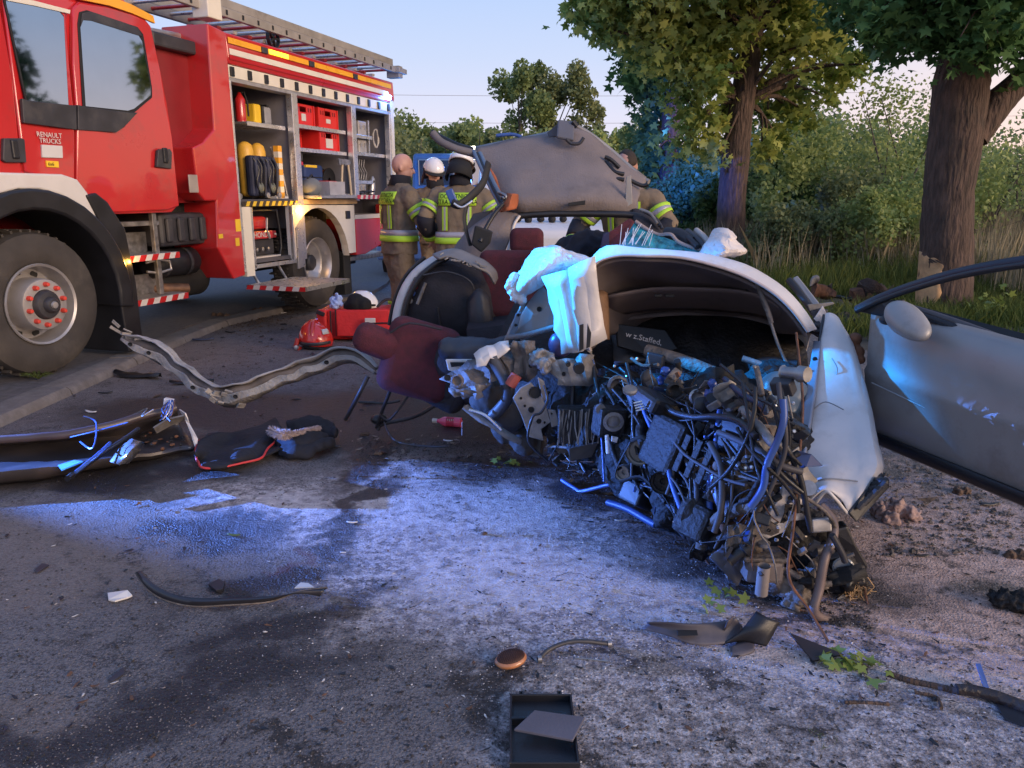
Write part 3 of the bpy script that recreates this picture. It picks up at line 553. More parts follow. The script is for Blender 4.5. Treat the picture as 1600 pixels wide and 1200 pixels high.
t = tthing('blue_tool_bag', 'dark blue tool bag with a yellow strap in the middle locker', 'tool bag', (-.25, 4.35, 1.35)); MB().bb(-.4, 0, -.22, .22, 0, .34).build('bag_body', M('bag_blue', (.02, .045, .16), .7, bump=.004), t, bevel=.04); MB().bb(-.05, .012, -.2, .05, .30, .33).build('bag_strap', yellow, t); MB().bb(-.3, .01, -.22, .22, .18, .19).build('bag_seam', blackm, t)
t = tthing('clear_bin', 'see-through plastic bin of small red tools on the pull-out tray', 'plastic bin', (.12, 4.25, 1.322)); MB().bb(-.25, 0, -.18, .18, 0, .005).bb(-.01, 0, -.18, .18, 0, .16).bb(-.25, -.24, -.18, .18, 0, .16).bb(-.25, 0, -.18, -.17, 0, .16).bb(-.25, 0, .17, .18, 0, .16).build('bin_body', M('clear_plastic', (.45, .45, .5), .3, alpha=.6), t); MB().bb(-.2, -.05, -.14, .1, .1, .17).build('tools', red, t, bevel=.02)
t = tthing('grey_tool_bag', 'grey rounded tool bag on the near end of the pull-out tray', 'tool bag', (.1, 3.86, 1.322)); MB().ball((-.1, 0, .09), (.12, .14, .11)).build('bag_body', M('bag_grey', (.16, .17, .18), .7, bump=.004), t, smooth=60); MB().tube([(-.1, -.07, .18), (-.08, 0, .23), (-.1, .07, .18)], .01).build('bag_handle', black, t)
for i, (y, a) in enumerate(((4.52, .05), (4.75, -.05))):
    t = tthing('axe', ('axe with pale wooden handle standing on the tray, left one', 'axe with pale wooden handle standing on the tray, right one')[i], 'axe', (.02, y, 1.322), 'axes standing on the pull-out tray'); MB().tube([(0, 0, 0), (0, a*.3, .2), (0, a, .40)], .016, 8).build('handle', M('handle_wood', (.5, .4, .28), .6), t, smooth=50); MB().prism([(-.01, a-.10, .36), (-.01, a-.12, .44), (-.01, a+.04, .43), (-.01, a+.04, .38)], (.03, 0, 0)).build('head', steel, t)
t = tthing('gear_pile', 'dark coiled lines and clips heaped on the far end of the tray', 'gear', (.02, 5.2, 1.322))
for i in range(4): MB().tube([(-.1+.08*math.cos(a), i*.12-.18+.09*math.sin(a*1.0), .02+.01*i) for a in [k*.5 for k in range(13)]], .014, 6).build('coil', (blackm, dgrey)[i % 2], t)
t = tthing('fire_extinguisher', 'red fire extinguisher with black hose hanging at the rear corner of the fire engine', 'extinguisher', (.12, 5.62, 1.06)); MB().lathe([(0, 0), (.065, .0), (.072, .03), (.072, .30), (.05, .35), (.02, .38), (0, .385)], (0, 0, 0), (0, 0, 1), 18).build('cylinder', red, t, smooth=50); MB().bb(-.02, .06, -.01, .01, .38, .41).build('lever', black, t); MB().tube(smooth_curve([(0, 0, .38), (.05, .1, .36), (.08, .12, .1), (.07, .1, -.15)], 4), .012, 6).build('hose', blackm, t)
t = tthing('rope_coil', 'coil of pale rope hanging inside the right end of the last locker', 'rope', (-.12, 5.74, 1.98))
for i in range(5): MB().tube([(0, .07*math.cos(a), .12*math.sin(a)+.1) for a in [k*.45 for k in range(15)]][:], .010, 6).build('rope_turn', M('rope_pale', (.5, .45, .38), .8) if i == 0 else bpy.data.materials['rope_pale'], t, jit=.006*i, smooth=60)
t = tthing('first_aid_case', 'dark case with red lower half under the shelf of the middle locker', 'case', (-.12, 3.80, 1.66)); MB().bb(-.3, 0, -.12, .12, .05, .15).build('lid', dgrey, t, bevel=.01); MB().bb(-.3, 0, -.12, .12, 0, .045).build('base', red, t, bevel=.01); MB().bb(0, .006, -.04, .04, .09, .12).build('label', white, t)
t = tthing('cable_reel', 'black cable reel standing at the back of the middle locker', 'cable reel', (-.3, 4.68, 1.35)); MB().lathe([(.03, -.06), (.15, -.06), (.15, -.05), (.06, -.045), (.06, .045), (.15, .05), (.15, .06), (.03, .06)], (0, 0, .16), (1, 0, 0), 24).build('drum', black, t, smooth=40); MB().lathe([(.12, -.04), (.13, 0), (.12, .04)], (0, 0, .16), (1, 0, 0), 24).build('cable', M('cable_orange', (.5, .15, .03), .5), t, smooth=60)
t = tthing('folded_hoses', 'stack of folded pale fire hoses low in the first locker beside the breathing sets', 'fire hose', (-.35, 3.45, 1.28))
for i in range(4): MB().tube([(-.1, -.06, .03+i*.055), (.1, -.05, .03+i*.055), (.12, 0, .03+i*.055), (.1, .05, .03+i*.055), (-.1, .06, .03+i*.055)], .024, 8).build('hose_fold', cream, t, smooth=60)
t = tthing('cutting_tool', 'grey hydraulic cutter with black grip standing in the last locker', 'cutter', (-.2, 5.70, 1.33)); MB().lathe([(0, 0), (.05, 0), (.055, .1), (.04, .22), (.02, .25), (0, .25)], (0, 0, 0), (0, .2, 1), 14).build('cylinder', alu, t, smooth=40); MB().tube([(0, -.06, .12), (.05, 0, .18), (0, .08, .15)], .014).build('grip', black, t)
# generator
gt = tthing('generator', 'portable generator in black tube frame with red tank in the low locker', 'generator', (-.12, 3.05, .66))
MB().tube(smooth_curve([(0, -.27, 0), (0, -.27, .46), (0, -.2, .5), (0, .2, .5), (0, .27, .46), (0, .27, 0), (0, -.27, 0)], 4), .016).tube(smooth_curve([(-.4, -.27, 0), (-.4, -.27, .46), (-.4, -.2, .5), (-.4, .2, .5), (-.4, .27, .46), (-.4, .27, 0)], 4), .016).build('frame', black, gt, smooth=60)
MB().bb(-.35, -.02, -.2, .12, .30, .44).build('fuel_tank', red, gt, bevel=.04); hp = MB().bb(-.1, .01, -.24, .16, .20, .285).build('control_panel', red, gt, bevel=.01)
MB().bb(-.38, -.04, -.24, .24, .02, .2).build('engine', dgrey, gt, bevel=.02); MB().bb(-.1, .0, .16, .24, .2, .28).build('switch_box', dred, gt, bevel=.01)
text('HONDA', .08, white, gt, (.015, -.04, .242), TR); text('OIL', .03, white, gt, (.015, .2, .242), TR)
for i in range(3): MB().lathe([(.02, 0), (.022, .02), (0, .03)], (.0, -.15+i*.1, .09), (1, 0, 0), 10).build('engine_bolt', steel, gt)
MB().tube([(.02, .05, .42), (.03, .02, .3), (.02, .08, .2)], .012).build('recoil_cord', alu, gt); MB().bb(-.3, .03, -.2, .25, -.02, .015).build('drip_tray', white, gt)
# ---------------------------------------------------------------- vegetation
def leafmat(name, c1, c2, transl=.35, rough=.55):
    m = bpy.data.materials.new(name); m.use_nodes = True; t = m.node_tree; N = t.nodes; L = t.links; b = N['Principled BSDF']
    g = N.new('ShaderNodeNewGeometry'); cr = N.new('ShaderNodeValToRGB'); cr.color_ramp.elements[0].color = (*c1, 1); cr.color_ramp.elements[1].color = (*c2, 1)
    tc = N.new('ShaderNodeTexCoord'); nz = N.new('ShaderNodeTexNoise'); nz.inputs['Scale'].default_value = .9; L.new(tc.outputs['Object'], nz.inputs['Vector'])
    ad = N.new('ShaderNodeMath'); ad.operation = 'MULTIPLY_ADD'; ad.inputs[1].default_value = .55; L.new(g.outputs['Random Per Island'], ad.inputs[0])
    s2 = N.new('ShaderNodeMath'); s2.operation = 'MULTIPLY_ADD'; s2.inputs[1].default_value = 1.3; s2.inputs[2].default_value = -.42; L.new(nz.outputs['Fac'], s2.inputs[0]); L.new(s2.outputs[0], ad.inputs[2])
    L.new(ad.outputs[0], cr.inputs[0]); L.new(cr.outputs[0], b.inputs['Base Color']); b.inputs['Roughness'].default_value = rough; b.inputs['Specular IOR Level'].default_value = .3
    tr = N.new('ShaderNodeBsdfTranslucent'); L.new(cr.outputs[0], tr.inputs[0]); mx = N.new('ShaderNodeMixShader'); mx.inputs[0].default_value = transl
    L.new(b.outputs[0], mx.inputs[1]); L.new(tr.outputs[0], mx.inputs[2]); L.new(mx.outputs[0], N['Material Output'].inputs[0]); return m
def star():
    pts = []
    for a, r in ((-90, .10), (-62, .42), (-25, .62), (-5, .42), (28, .92), (58, .50), (90, 1.0), (122, .50), (152, .92), (185, .42), (205, .62), (242, .42)): pts.append((r*math.cos(R(a)), r*math.sin(R(a))))
    return np.array(pts)
SH = {'maple': star(), 'oval': np.array([(0, -.5), (.3, -.1), (.2, .35), (0, .5), (-.2, .35), (-.3, -.1)]), 'quad': np.array([(0, -.5), (.38, 0), (0, .5), (-.38, 0)]), 'blade': np.array([(-.03, 0), (.03, 0), (.0, 1)])}
def cloud(name, P, size, mat, parent=None, shape='oval', upb=.3, droop=0, N=None):
    """P (n,3) leaf centres in the parent's space; one small polygon each"""
    sh = SH[shape]; k = len(sh); n = len(P); P = np.asarray(P, float)
    if N is None:
        N = rng.normal(size=(n, 3)); N[:, 2] = np.abs(N[:, 2])*.8+upb
    N /= np.linalg.norm(N, axis=1)[:, None]; T0 = rng.normal(size=(n, 3)); T0[:, 2] -= droop
    T0 -= N*(T0*N).sum(1)[:, None]; T0 /= np.linalg.norm(T0, axis=1)[:, None]; B = np.cross(N, T0)
    sz = size*rng.uniform(.6, 1.25, n)
    vs = P[:, None, :] + sz[:, None, None]*(sh[None, :, 0:1]*B[:, None, :]+sh[None, :, 1:2]*T0[:, None, :]) - (sz[:, None]*(sh[None, :, 0]**2)*.35)[..., None]*N[:, None, :]
    me = bpy.data.meshes.new(name); me.vertices.add(n*k); me.vertices.foreach_set('co', vs.reshape(-1)); me.loops.add(n*k); me.loops.foreach_set('vertex_index', np.arange(n*k))
    me.polygons.add(n); me.polygons.foreach_set('loop_start', np.arange(n)*k); me.polygons.foreach_set('loop_total', np.full(n, k)); me.update(calc_edges=True)
    me.materials.append(mat); return link(bpy.data.objects.new(name, me), parent)
def inball(c, r, n, shell=.35):
    d = rng.normal(size=(n, 3)); d /= np.linalg.norm(d, axis=1)[:, None]; q = rng.uniform(shell, 1, n)**.6
    return np.array(c)+d*q[:, None]*np.array(r)
bark = M('bark_brown', (.085, .055, .042), .95, var=.55, scale=22, bump=.06, bscale=26, st=.22, dirt=.4, dcol=(.045, .04, .035))
bark2 = M('bark_grey', (.10, .085, .075), .95, var=.4, scale=10, bump=.02, bscale=14)
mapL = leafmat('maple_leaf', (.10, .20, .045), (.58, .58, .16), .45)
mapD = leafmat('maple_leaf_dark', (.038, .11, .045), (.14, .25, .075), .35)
farL = leafmat('far_leaf', (.11, .17, .07), (.32, .38, .14), .4); paleL = leafmat('pale_leaf', (.13, .17, .07), (.30, .32, .14), .35)
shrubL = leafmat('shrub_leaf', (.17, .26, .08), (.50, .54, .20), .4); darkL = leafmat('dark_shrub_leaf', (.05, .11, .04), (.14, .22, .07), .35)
dryG = leafmat('dry_grass', (.18, .15, .09), (.48, .41, .27), .2, .8); grnG = leafmat('green_grass', (.06, .10, .02), (.19, .22, .06), .35, .7)
def barktube(mb, pts, rs, n=16, seed=0):
    pts = smooth_curve(pts, 8); k = len(pts); rr = np.interp(np.linspace(0, 1, k), np.linspace(0, 1, len(rs)), rs)
    m2 = MB().tube(pts, list(rr), n)
    vv = []
    for i, p in enumerate(m2.v):
        c = pts[min(k-1, i//n)]; d = (p-c); vv.append(c+d*(1+.10*noise.noise(V((p.x*3+seed, p.y*3, p.z*1.2)))+.05*noise.noise(p*11)))
    mb.add(vv, m2.f)
def maple(name, label, base, trunk, clumps, mats, leaf, dens, limbs_from, r0=.3, group=None, extra=()):
    """trunk: world points+radii; clumps: (world centre, radius)"""
    t = thing(name, label, 'tree', base, 0, group); b = V(base); tb = MB()
    barktube(tb, [p-b for p, r in trunk], [r for p, r in trunk], 20, seed=b.x)
    tb.build('trunk', bark, t, smooth=70)
    lb = MB(); rnd = random.Random(3)
    for pts, rs in extra: barktube(lb, [p-b for p in pts], rs, 10)
    P = []
    for c, r in clumps:
        src = min(limbs_from, key=lambda q: (q-c).length+abs(q.z-c.z+1.0)*.6); mid = src.lerp(c, .5)+V((rnd.uniform(-.2, .2), rnd.uniform(-.2, .2), .25))
        rad = min(.09, .02+.02*(src-c).length); lb.tube(smooth_curve([src-b, mid-b, c-b], 4), list(np.linspace(rad, .012, 9)), 6)
        for _ in range(4):
            e = c+V([rnd.uniform(-1, 1)*r*.8 for _ in range(3)]); lb.tube([c-b, (c.lerp(e, .5)+V((0, 0, .06)))-b, e-b], [.012, .008, .004], 4)
        n = int(dens*r*r); q = inball(c-b, (r, r, r*.8), n, .2)
        # gather leaves into sprays
        k = max(3, n//9); ctr = inball(c-b, (r, r, r*.85), k, .3); q = ctr[rng.integers(0, k, n)]+rng.normal(size=(n, 3))*leaf*.9; P.append(q)
    lb.build('limbs', bark, t, smooth=60)
    P = np.concatenate(P); h = len(mats)
    for i, m_ in enumerate(mats): cloud('crown', P[i::h], leaf, m_, t, 'maple', .5, .8)
    return t
# right big maple
c0 = at(1473, 505, 8.9); tr1 = [(at(1474, 520, 8.9), .37), (at(1474, 495, 8.9), .325), (at(1477, 400, 8.9), .27), (at(1483, 300, 8.9), .25), (at(1493, 200, 8.9), .27), (at(1502, 130, 8.9), .28), (at(1506, 60, 9.0), .24), (at(1490, -60, 9.1), .26), (at(1490, -250, 9.2), .15)]
cl = [(V((6.0+rng.uniform(-1, 1)*1.9, 8.4+rng.uniform(-1.3, 1.0), rng.uniform(3.75, 5.8))), rng.uniform(.45, .75)) for _ in range(46)]
cl += [(at(px, py-34, Y), r*.92) for px, py, Y, r in ((1360, 20, 8.6, .42), (1380, 70, 8.8, .38), (1440, 55, 8.2, .42), (1500, 80, 8.0, .36), (1545, 92, 8.1, .38), (1590, 80, 8.3, .42), (1650, 60, 8.3, .5), (1340, -30, 8.8, .45), (1420, -10, 8.4, .5), (1500, 10, 8.0, .5), (1580, 10, 8.0, .5), (1400, 100, 9.4, .3), (1470, 30, 7.9, .4), (1540, 40, 7.8, .45), (1610, 110, 8.6, .3), (1330, 40, 9.0, .3), (1385, 45, 8.1, .35), (1480, 95, 8.2, .25))]
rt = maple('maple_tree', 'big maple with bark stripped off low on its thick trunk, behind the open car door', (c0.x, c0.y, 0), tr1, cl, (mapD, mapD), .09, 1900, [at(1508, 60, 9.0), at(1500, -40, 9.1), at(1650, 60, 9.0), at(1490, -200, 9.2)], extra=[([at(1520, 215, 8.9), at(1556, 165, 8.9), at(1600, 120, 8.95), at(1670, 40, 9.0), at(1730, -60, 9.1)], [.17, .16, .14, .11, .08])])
# scar of bare wood hugging the trunk
sc = MB(); rows = []
for i in range(13):
    f = i/12; py = 394+f*102; c = at(1474+(1478-1474)*(495-py)/95, py, 8.9); rad = .268+.04*f; a0 = -206+6*math.sin(f*6); a1 = -124+9*math.sin(f*5+1)+7*math.sin(f*13)-(260*max(0, .2-f))-(30*max(0, f-.7))
    rows.append([V((c.x+rad*math.cos(R(a0+(a1-a0)*j/8))-b_, c.y+rad*math.sin(R(a0+(a1-a0)*j/8)), c.z)) for j in range(9) for b_ in (0,)])
sc.loft(rows).build('bark_scar', M('bare_wood', (.62, .36, .17), .8, var=.3, scale=7, bump=.01, bscale=20, dirt=.25, dcol=(.2, .09, .04)), rt, W=True, smooth=60, solid=.014, jit=.008)
# middle maple
tM = [(at(1140, 395, 15), .30), (at(1141, 370, 15), .27), (at(1148, 260, 15), .25), (at(1160, 160, 15), .23), (at(1175, 60, 15), .2), (at(1190, -60, 15), .16), (at(1200, -250, 15), .1)]
def ring(l, Y, dy=1.0): return [(at(px, py, Y+rng.uniform(-dy, dy)+(dy*1.1 if py > 105 and px > 1130 and Y == 15 else 0)), r*(.85 if py > 105 else 1)) for px, py, r in l]
cm = ring([(1060, 30, .6), (1100, 60, .6), (1140, 20, .7), (1180, 60, .6), (1220, 40, .7), (1260, 70, .65), (1290, 30, .6), (1310, 100, .5), (1250, 130, .55), (1210, 120, .5), (1200, 180, .45), (1190, 230, .35), (1215, 215, .35), (1120, 120, .5), (1090, 110, .5), (1075, 160, .5), (1100, 190, .45), (1080, 215, .4), (1060, 120, .4), (1105, 225, .3), (1130, 170, .35), (1230, 170, .45), (1180, 130, .35), (1020, 10, .6), (980, 25, .55), (930, 10, .5), (950, 45, .35), (915, 0, .4), (1000, 60, .5), (1040, 80, .5), (1290, 150, .3), (1330, 120, .35), (1345, 100, .25), (1150, 80, .5), (1160, 200, .28), (1265, 180, .35), (1125, 240, .22), (1195, 250, .22)], 15, 1.0)
cm += [(at(1130, -120, 15)+V((rng.uniform(-3, 3), rng.uniform(-2.5, 2.5), rng.uniform(-1.2, 2.5))), .8) for _ in range(34)]
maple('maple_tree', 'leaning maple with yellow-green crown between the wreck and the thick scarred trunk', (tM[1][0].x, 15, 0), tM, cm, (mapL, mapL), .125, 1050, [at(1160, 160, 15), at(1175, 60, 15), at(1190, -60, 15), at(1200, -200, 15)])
tL_ = [(at(1040, 345, 23), .38), (at(1042, 320, 23), .34), (at(1046, 250, 23), .3), (at(1050, 160, 23), .25), (at(1055, 40, 23), .18)]
cL = ring([(1000, 110, .8), (1030, 90, .9), (1060, 110, .9), (1010, 150, .8), (1040, 160, .8), (1075, 180, .7), (1020, 190, .6), (1005, 215, .55), (1030, 230, .6), (1060, 230, .6), (1015, 255, .5), (1085, 250, .6), (1035, 275, .45), (1070, 290, .5), (1000, 60, .8), (1040, 40, .9), (1090, 60, .9), (975, 30, .7), (1010, 20, .9), (1100, 290, .5), (990, 130, .4), (1020, 125, .5)], 23, 1.6)
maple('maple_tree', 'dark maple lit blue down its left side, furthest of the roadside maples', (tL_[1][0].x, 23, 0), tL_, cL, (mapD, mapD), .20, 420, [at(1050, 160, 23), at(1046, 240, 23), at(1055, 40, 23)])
# distant trees: one builder, copies with their own labels
def leafy(name, label, cat, x, y, h, w, mat, n, ls, stem=.1, group=None, bottom=.15, clump=14, tall=.8, z0=0, nst=1):
    t = thing(name, label, cat, (x, y, z0), 0, group); P = []
    cs_ = [(rng.uniform(-1, 1)*w*.36, rng.uniform(-1, 1)*w*.36, h*rng.uniform(bottom, .93)) for _ in range(clump)]
    for i, c in enumerate(cs_):
        f = (c[2]/h-bottom)/(1-bottom); s = .45+.9*math.sin(math.pi*min(1, max(.08, f*.85+.12))); c = (c[0]*s*1.25, c[1]*s*1.25, c[2]); cs_[i] = c
        rr = w*.2*rng.uniform(.6, 1.2); P.append(inball(c, (rr, rr, rr*1.2), n//clump, .1))
    mb = MB()
    for k in range(nst): mb.tube([(k*.25-(nst-1)*.12, 0, -.1), (k*.3+rng.uniform(-.1, .1), .05, h*.5), (k*.4+rng.uniform(-.3, .3)*nst, .1, h*.92)], [stem, stem*.6, stem*.15], 7)
    for c in cs_[:10]: mb.tube([(0, 0, c[2]*.55), c], [stem*.4, stem*.1], 5)
    mb.build('trunk', bark2, t, smooth=60); cloud('crown', np.concatenate(P), ls, mat, t, 'quad', .2); return t
def topz(py, Y): return at(800, py, Y).z
def pxX(px, Y, z=2): d = Y*math.cos(PITCH)-(z-EYE)*math.sin(PITCH); return (px-800)/FPX*d
leafy('poplar_tree', 'tall slim pale poplar in the distance, left one of the pair', 'tree', pxX(812, 60), 60, topz(88, 60), 4.6, farL, 12000, .30, .16, 'pair of tall distant poplars', .12, 26)
leafy('poplar_tree', 'tall broader poplar in the distance, right one of the pair', 'tree', pxX(862, 62), 62, topz(92, 62), 6.0, paleL, 14000, .30, .16, 'pair of tall distant poplars', .1, 30)
leafy('bare_tree', 'nearly bare brownish tree right of the tall poplars', 'tree', pxX(918, 60), 60, topz(172, 60), 3.4, M('twigs_brown', (.12, .09, .06), .9), 500, .18, .12, None, .2, 10)
side_ = [(618, 'pale green young tree just behind the rear of the fire engine'), (632, 'darker tree with a round top behind the fire engine'), (655, 'low pale bush tree in the distance above the bald man'), (676, 'dark tree above the white helmet in the distance'), (700, 'mid green tree in the treeline above the blue-lit truck'), (722, 'rounded tree in the treeline left of the raised roof'), (748, 'dark tree touching the left foot of the tall poplars'), (775, 'low tree in the treeline under the left poplar'), (800, 'low pale tree under the tall poplars'), (835, 'low dark tree between the two poplars'), (868, 'low tree under the right poplar'), (895, 'dark tree right of the poplars behind the roof visor'), (935, 'brownish low tree behind the visor of the raised roof'), (958, 'rounded bright green tree left of the roadside maples'), (985, 'dense green tree above the right corner of the raised roof'), (1010, 'green tree partly behind the blue-lit maple')]
tops = [200, 184, 206, 200, 196, 190, 192, 200, 205, 196, 202, 205, 214, 202, 195, 205]
for i, ((px, lb_), ty) in enumerate(zip(side_, tops)):
    Y = (38, 55, 48, 58, 54, 60, 52, 56, 50, 57, 52, 54, 50, 40, 36, 34)[i]
    leafy('distant_tree', lb_, 'tree', pxX(px, Y), Y, topz(ty, Y), rng.uniform(1.6, 2.4)*Y/40*1.6, (paleL, farL, paleL, farL, farL, shrubL, farL, farL, paleL, farL, farL, farL, paleL, shrubL, farL, farL)[i], 3200, .0060*Y, .1, 'treeline in the distance', .02, 16)
# a wood massed behind, as one mass
P = []
for i in range(150):
    x = -60+i*1.15+rng.uniform(-1, 1); y = rng.uniform(68, 95) if x < 30 else rng.uniform(45, 80)
    h = rng.uniform(5.2, 6.8)*y/75*(1.0 if x < 14 else .80)
    for _ in range(4): P.append(inball((x+rng.uniform(-2, 2), y, h*rng.uniform(.25, .75)), (2.2, 2, h*.28), 220, .1))
props(cloud('distant_wood', np.concatenate(P), .55, farL, None, 'quad', .2), kind='stuff')
# shrubs and saplings on the right, behind the verge
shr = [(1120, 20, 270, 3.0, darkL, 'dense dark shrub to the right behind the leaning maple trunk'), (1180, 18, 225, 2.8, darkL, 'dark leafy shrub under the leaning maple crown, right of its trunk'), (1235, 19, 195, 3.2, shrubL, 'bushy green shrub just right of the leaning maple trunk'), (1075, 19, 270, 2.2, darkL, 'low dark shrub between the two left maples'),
       (1290, 17, 240, 2.6, shrubL, 'pale spindly shrub standing over the dry grass'), (1345, 22, 205, 3.4, farL, 'olive green shrub left of the tall sapling'), (1385, 15.5, 122, 2.3, shrubL, 'tall airy sapling left of the scarred trunk'), (1425, 19, 190, 2.6, shrubL, 'leafy shrub just left of the scarred trunk'), (1340, 14.5, 280, 1.8, paleL, 'small feathery shrub in the dry grass'), (1275, 25, 175, 3.4, farL, 'rounded shrub far behind the dry grass'),
       (1570, 14, 215, 2.8, shrubL, 'yellow-green shrub right of the scarred trunk'), (1615, 16, 190, 3.2, paleL, 'pale shrub at the right edge of the picture'), (1540, 20, 225, 3.0, farL, 'darker shrub behind the right side of the scarred trunk'), (1400, 13, 300, 1.7, shrubL, 'low shrub standing left of the scarred trunk base'), (1480, 24, 180, 4, farL, 'big shrub hidden behind the scarred trunk'), (1250, 13.5, 330, 1.2, paleL, 'thin pale shrub at the left end of the dry grass'), (1320, 30, 170, 4.5, farL, 'wide far shrub showing above the dry grass')]
for i, (px, Y, ty, w, mt, lb_) in enumerate(shr):
    x = pxX(px, Y); n = 9000 if Y < 20 else 6000; leafy('shrub', lb_, 'shrub', x, Y, topz(ty, Y), w, mt, n if 'airy' not in lb_ else 3500, .0062*Y if Y > 16 else .08, .035, 'shrubs beyond the verge', .04, 26, z0=.0, nst=4 if 'airy' in lb_ else 3)
# dry reeds and grass on the verge
def blades(name, n, xr, yr, h, w, mat, lean_=.15, zf=None):
    x = rng.uniform(*xr, n); y = rng.uniform(*yr, n); keep = np.array([noise.noise(V((a*.6, b_*.6, 3))) > -.28 for a, b_ in zip(x, y)]); x = x[keep]; y = y[keep]; n = len(x)
    z = np.array([hgt(a, b_) for a, b_ in zip(x, y)]); hh = h*rng.uniform(.45, 1.15, n); d = rng.normal(size=(n, 2))*lean_*hh[:, None]; wd_ = w*rng.uniform(.6, 1.3, n); an = rng.uniform(0, 3.14, n); c, s = np.cos(an)*wd_, np.sin(an)*wd_
    vs = np.stack([np.stack([x-c, y-s, z], 1), np.stack([x+c, y+s, z], 1), np.stack([x+c*.7+d[:, 0]*.4, y+s*.7+d[:, 1]*.4, z+hh*.55], 1), np.stack([x+d[:, 0], y+d[:, 1], z+hh], 1), np.stack([x-c*.7+d[:, 0]*.4, y-s*.7+d[:, 1]*.4, z+hh*.55], 1)], 1)
    me = bpy.data.meshes.new(name); k = 5; me.vertices.add(n*k); me.vertices.foreach_set('co', vs.reshape(-1)); me.loops.add(n*k); me.loops.foreach_set('vertex_index', np.arange(n*k)); me.polygons.add(n); me.polygons.foreach_set('loop_start', np.arange(n)*k); me.polygons.foreach_set('loop_total', np.full(n, k)); me.update(calc_edges=True)
    me.materials.append(mat); return props(link(bpy.data.objects.new(name, me)), kind='stuff')
blades('dry_reeds', 12000, (3.8, 11), (12.0, 17.0), .85, .006, dryG, .16); blades('verge_grass', 16000, (3.6, 11), (10.5, 16), .42, .006, grnG, .3)
blades('dry_reeds', 2600, (6.0, 10), (8.8, 12), .75, .007, dryG, .12)
blades('verge_grass', 26000, (3.2, 8), (7.6, 13), .22, .006, grnG, .35)
blades('verge_grass', 16000, (2.9, 9), (13, 24), .35, .012, grnG, .3)
blades('verge_grass', 5000, (3.5, 6.5), (5.6, 7.8), .12, .006, grnG, .4)
# power lines far away
pw_ = M('cable', (.25, .24, .26), .6)
for i, z in enumerate((13.0, 10.2)):
    o = MB().tube([V((-60+10*k, 88, z-1.2*math.sin(math.pi*k/13))) for k in range(14)], .025, 4).build('power_line', pw_); props(o, ('upper thin power line crossing the sky in the distance', 'lower thin power line crossing the sky in the distance')[i], 'power line', 'power lines far behind the trees')
# ---------------------------------------------------------------- firefighters
skin = M('skin', (.50, .27, .21), .5, var=.08, scale=12); tan_ = M('turnout_tan', (.18, .135, .092), .85, var=.22, scale=5, bump=.006, bscale=30, dirt=.2, dcol=(.06, .045, .03))
lime = M('lime_stripe', (.42, .68, .04), .5, var=.06, emis=None); silver = M('silver_stripe', (.40, .38, .42), .4, metal=.2, var=.08); navyc = M('navy_cloth', (.012, .013, .022), .85, var=.3, bump=.004, bscale=40)
hw_ = M('helmet_white', (.78, .76, .78), .2, var=.03, coat=.6)
SEC = [(.80, .235, .165), (.95, .225, .16), (1.08, .215, .15), (1.22, .235, .16), (1.34, .25, .165), (1.43, .22, .14), (1.49, .13, .10), (1.52, .085, .085)]
def sec(z):
    for (z0, w0, d0), (z1, w1, d1) in zip(SEC, SEC[1:]):
        if z <= z1: q = max(0, (z-z0)/(z1-z0)); return w0+(w1-w0)*q, d0+(d1-d0)*q
    return SEC[-1][1:]
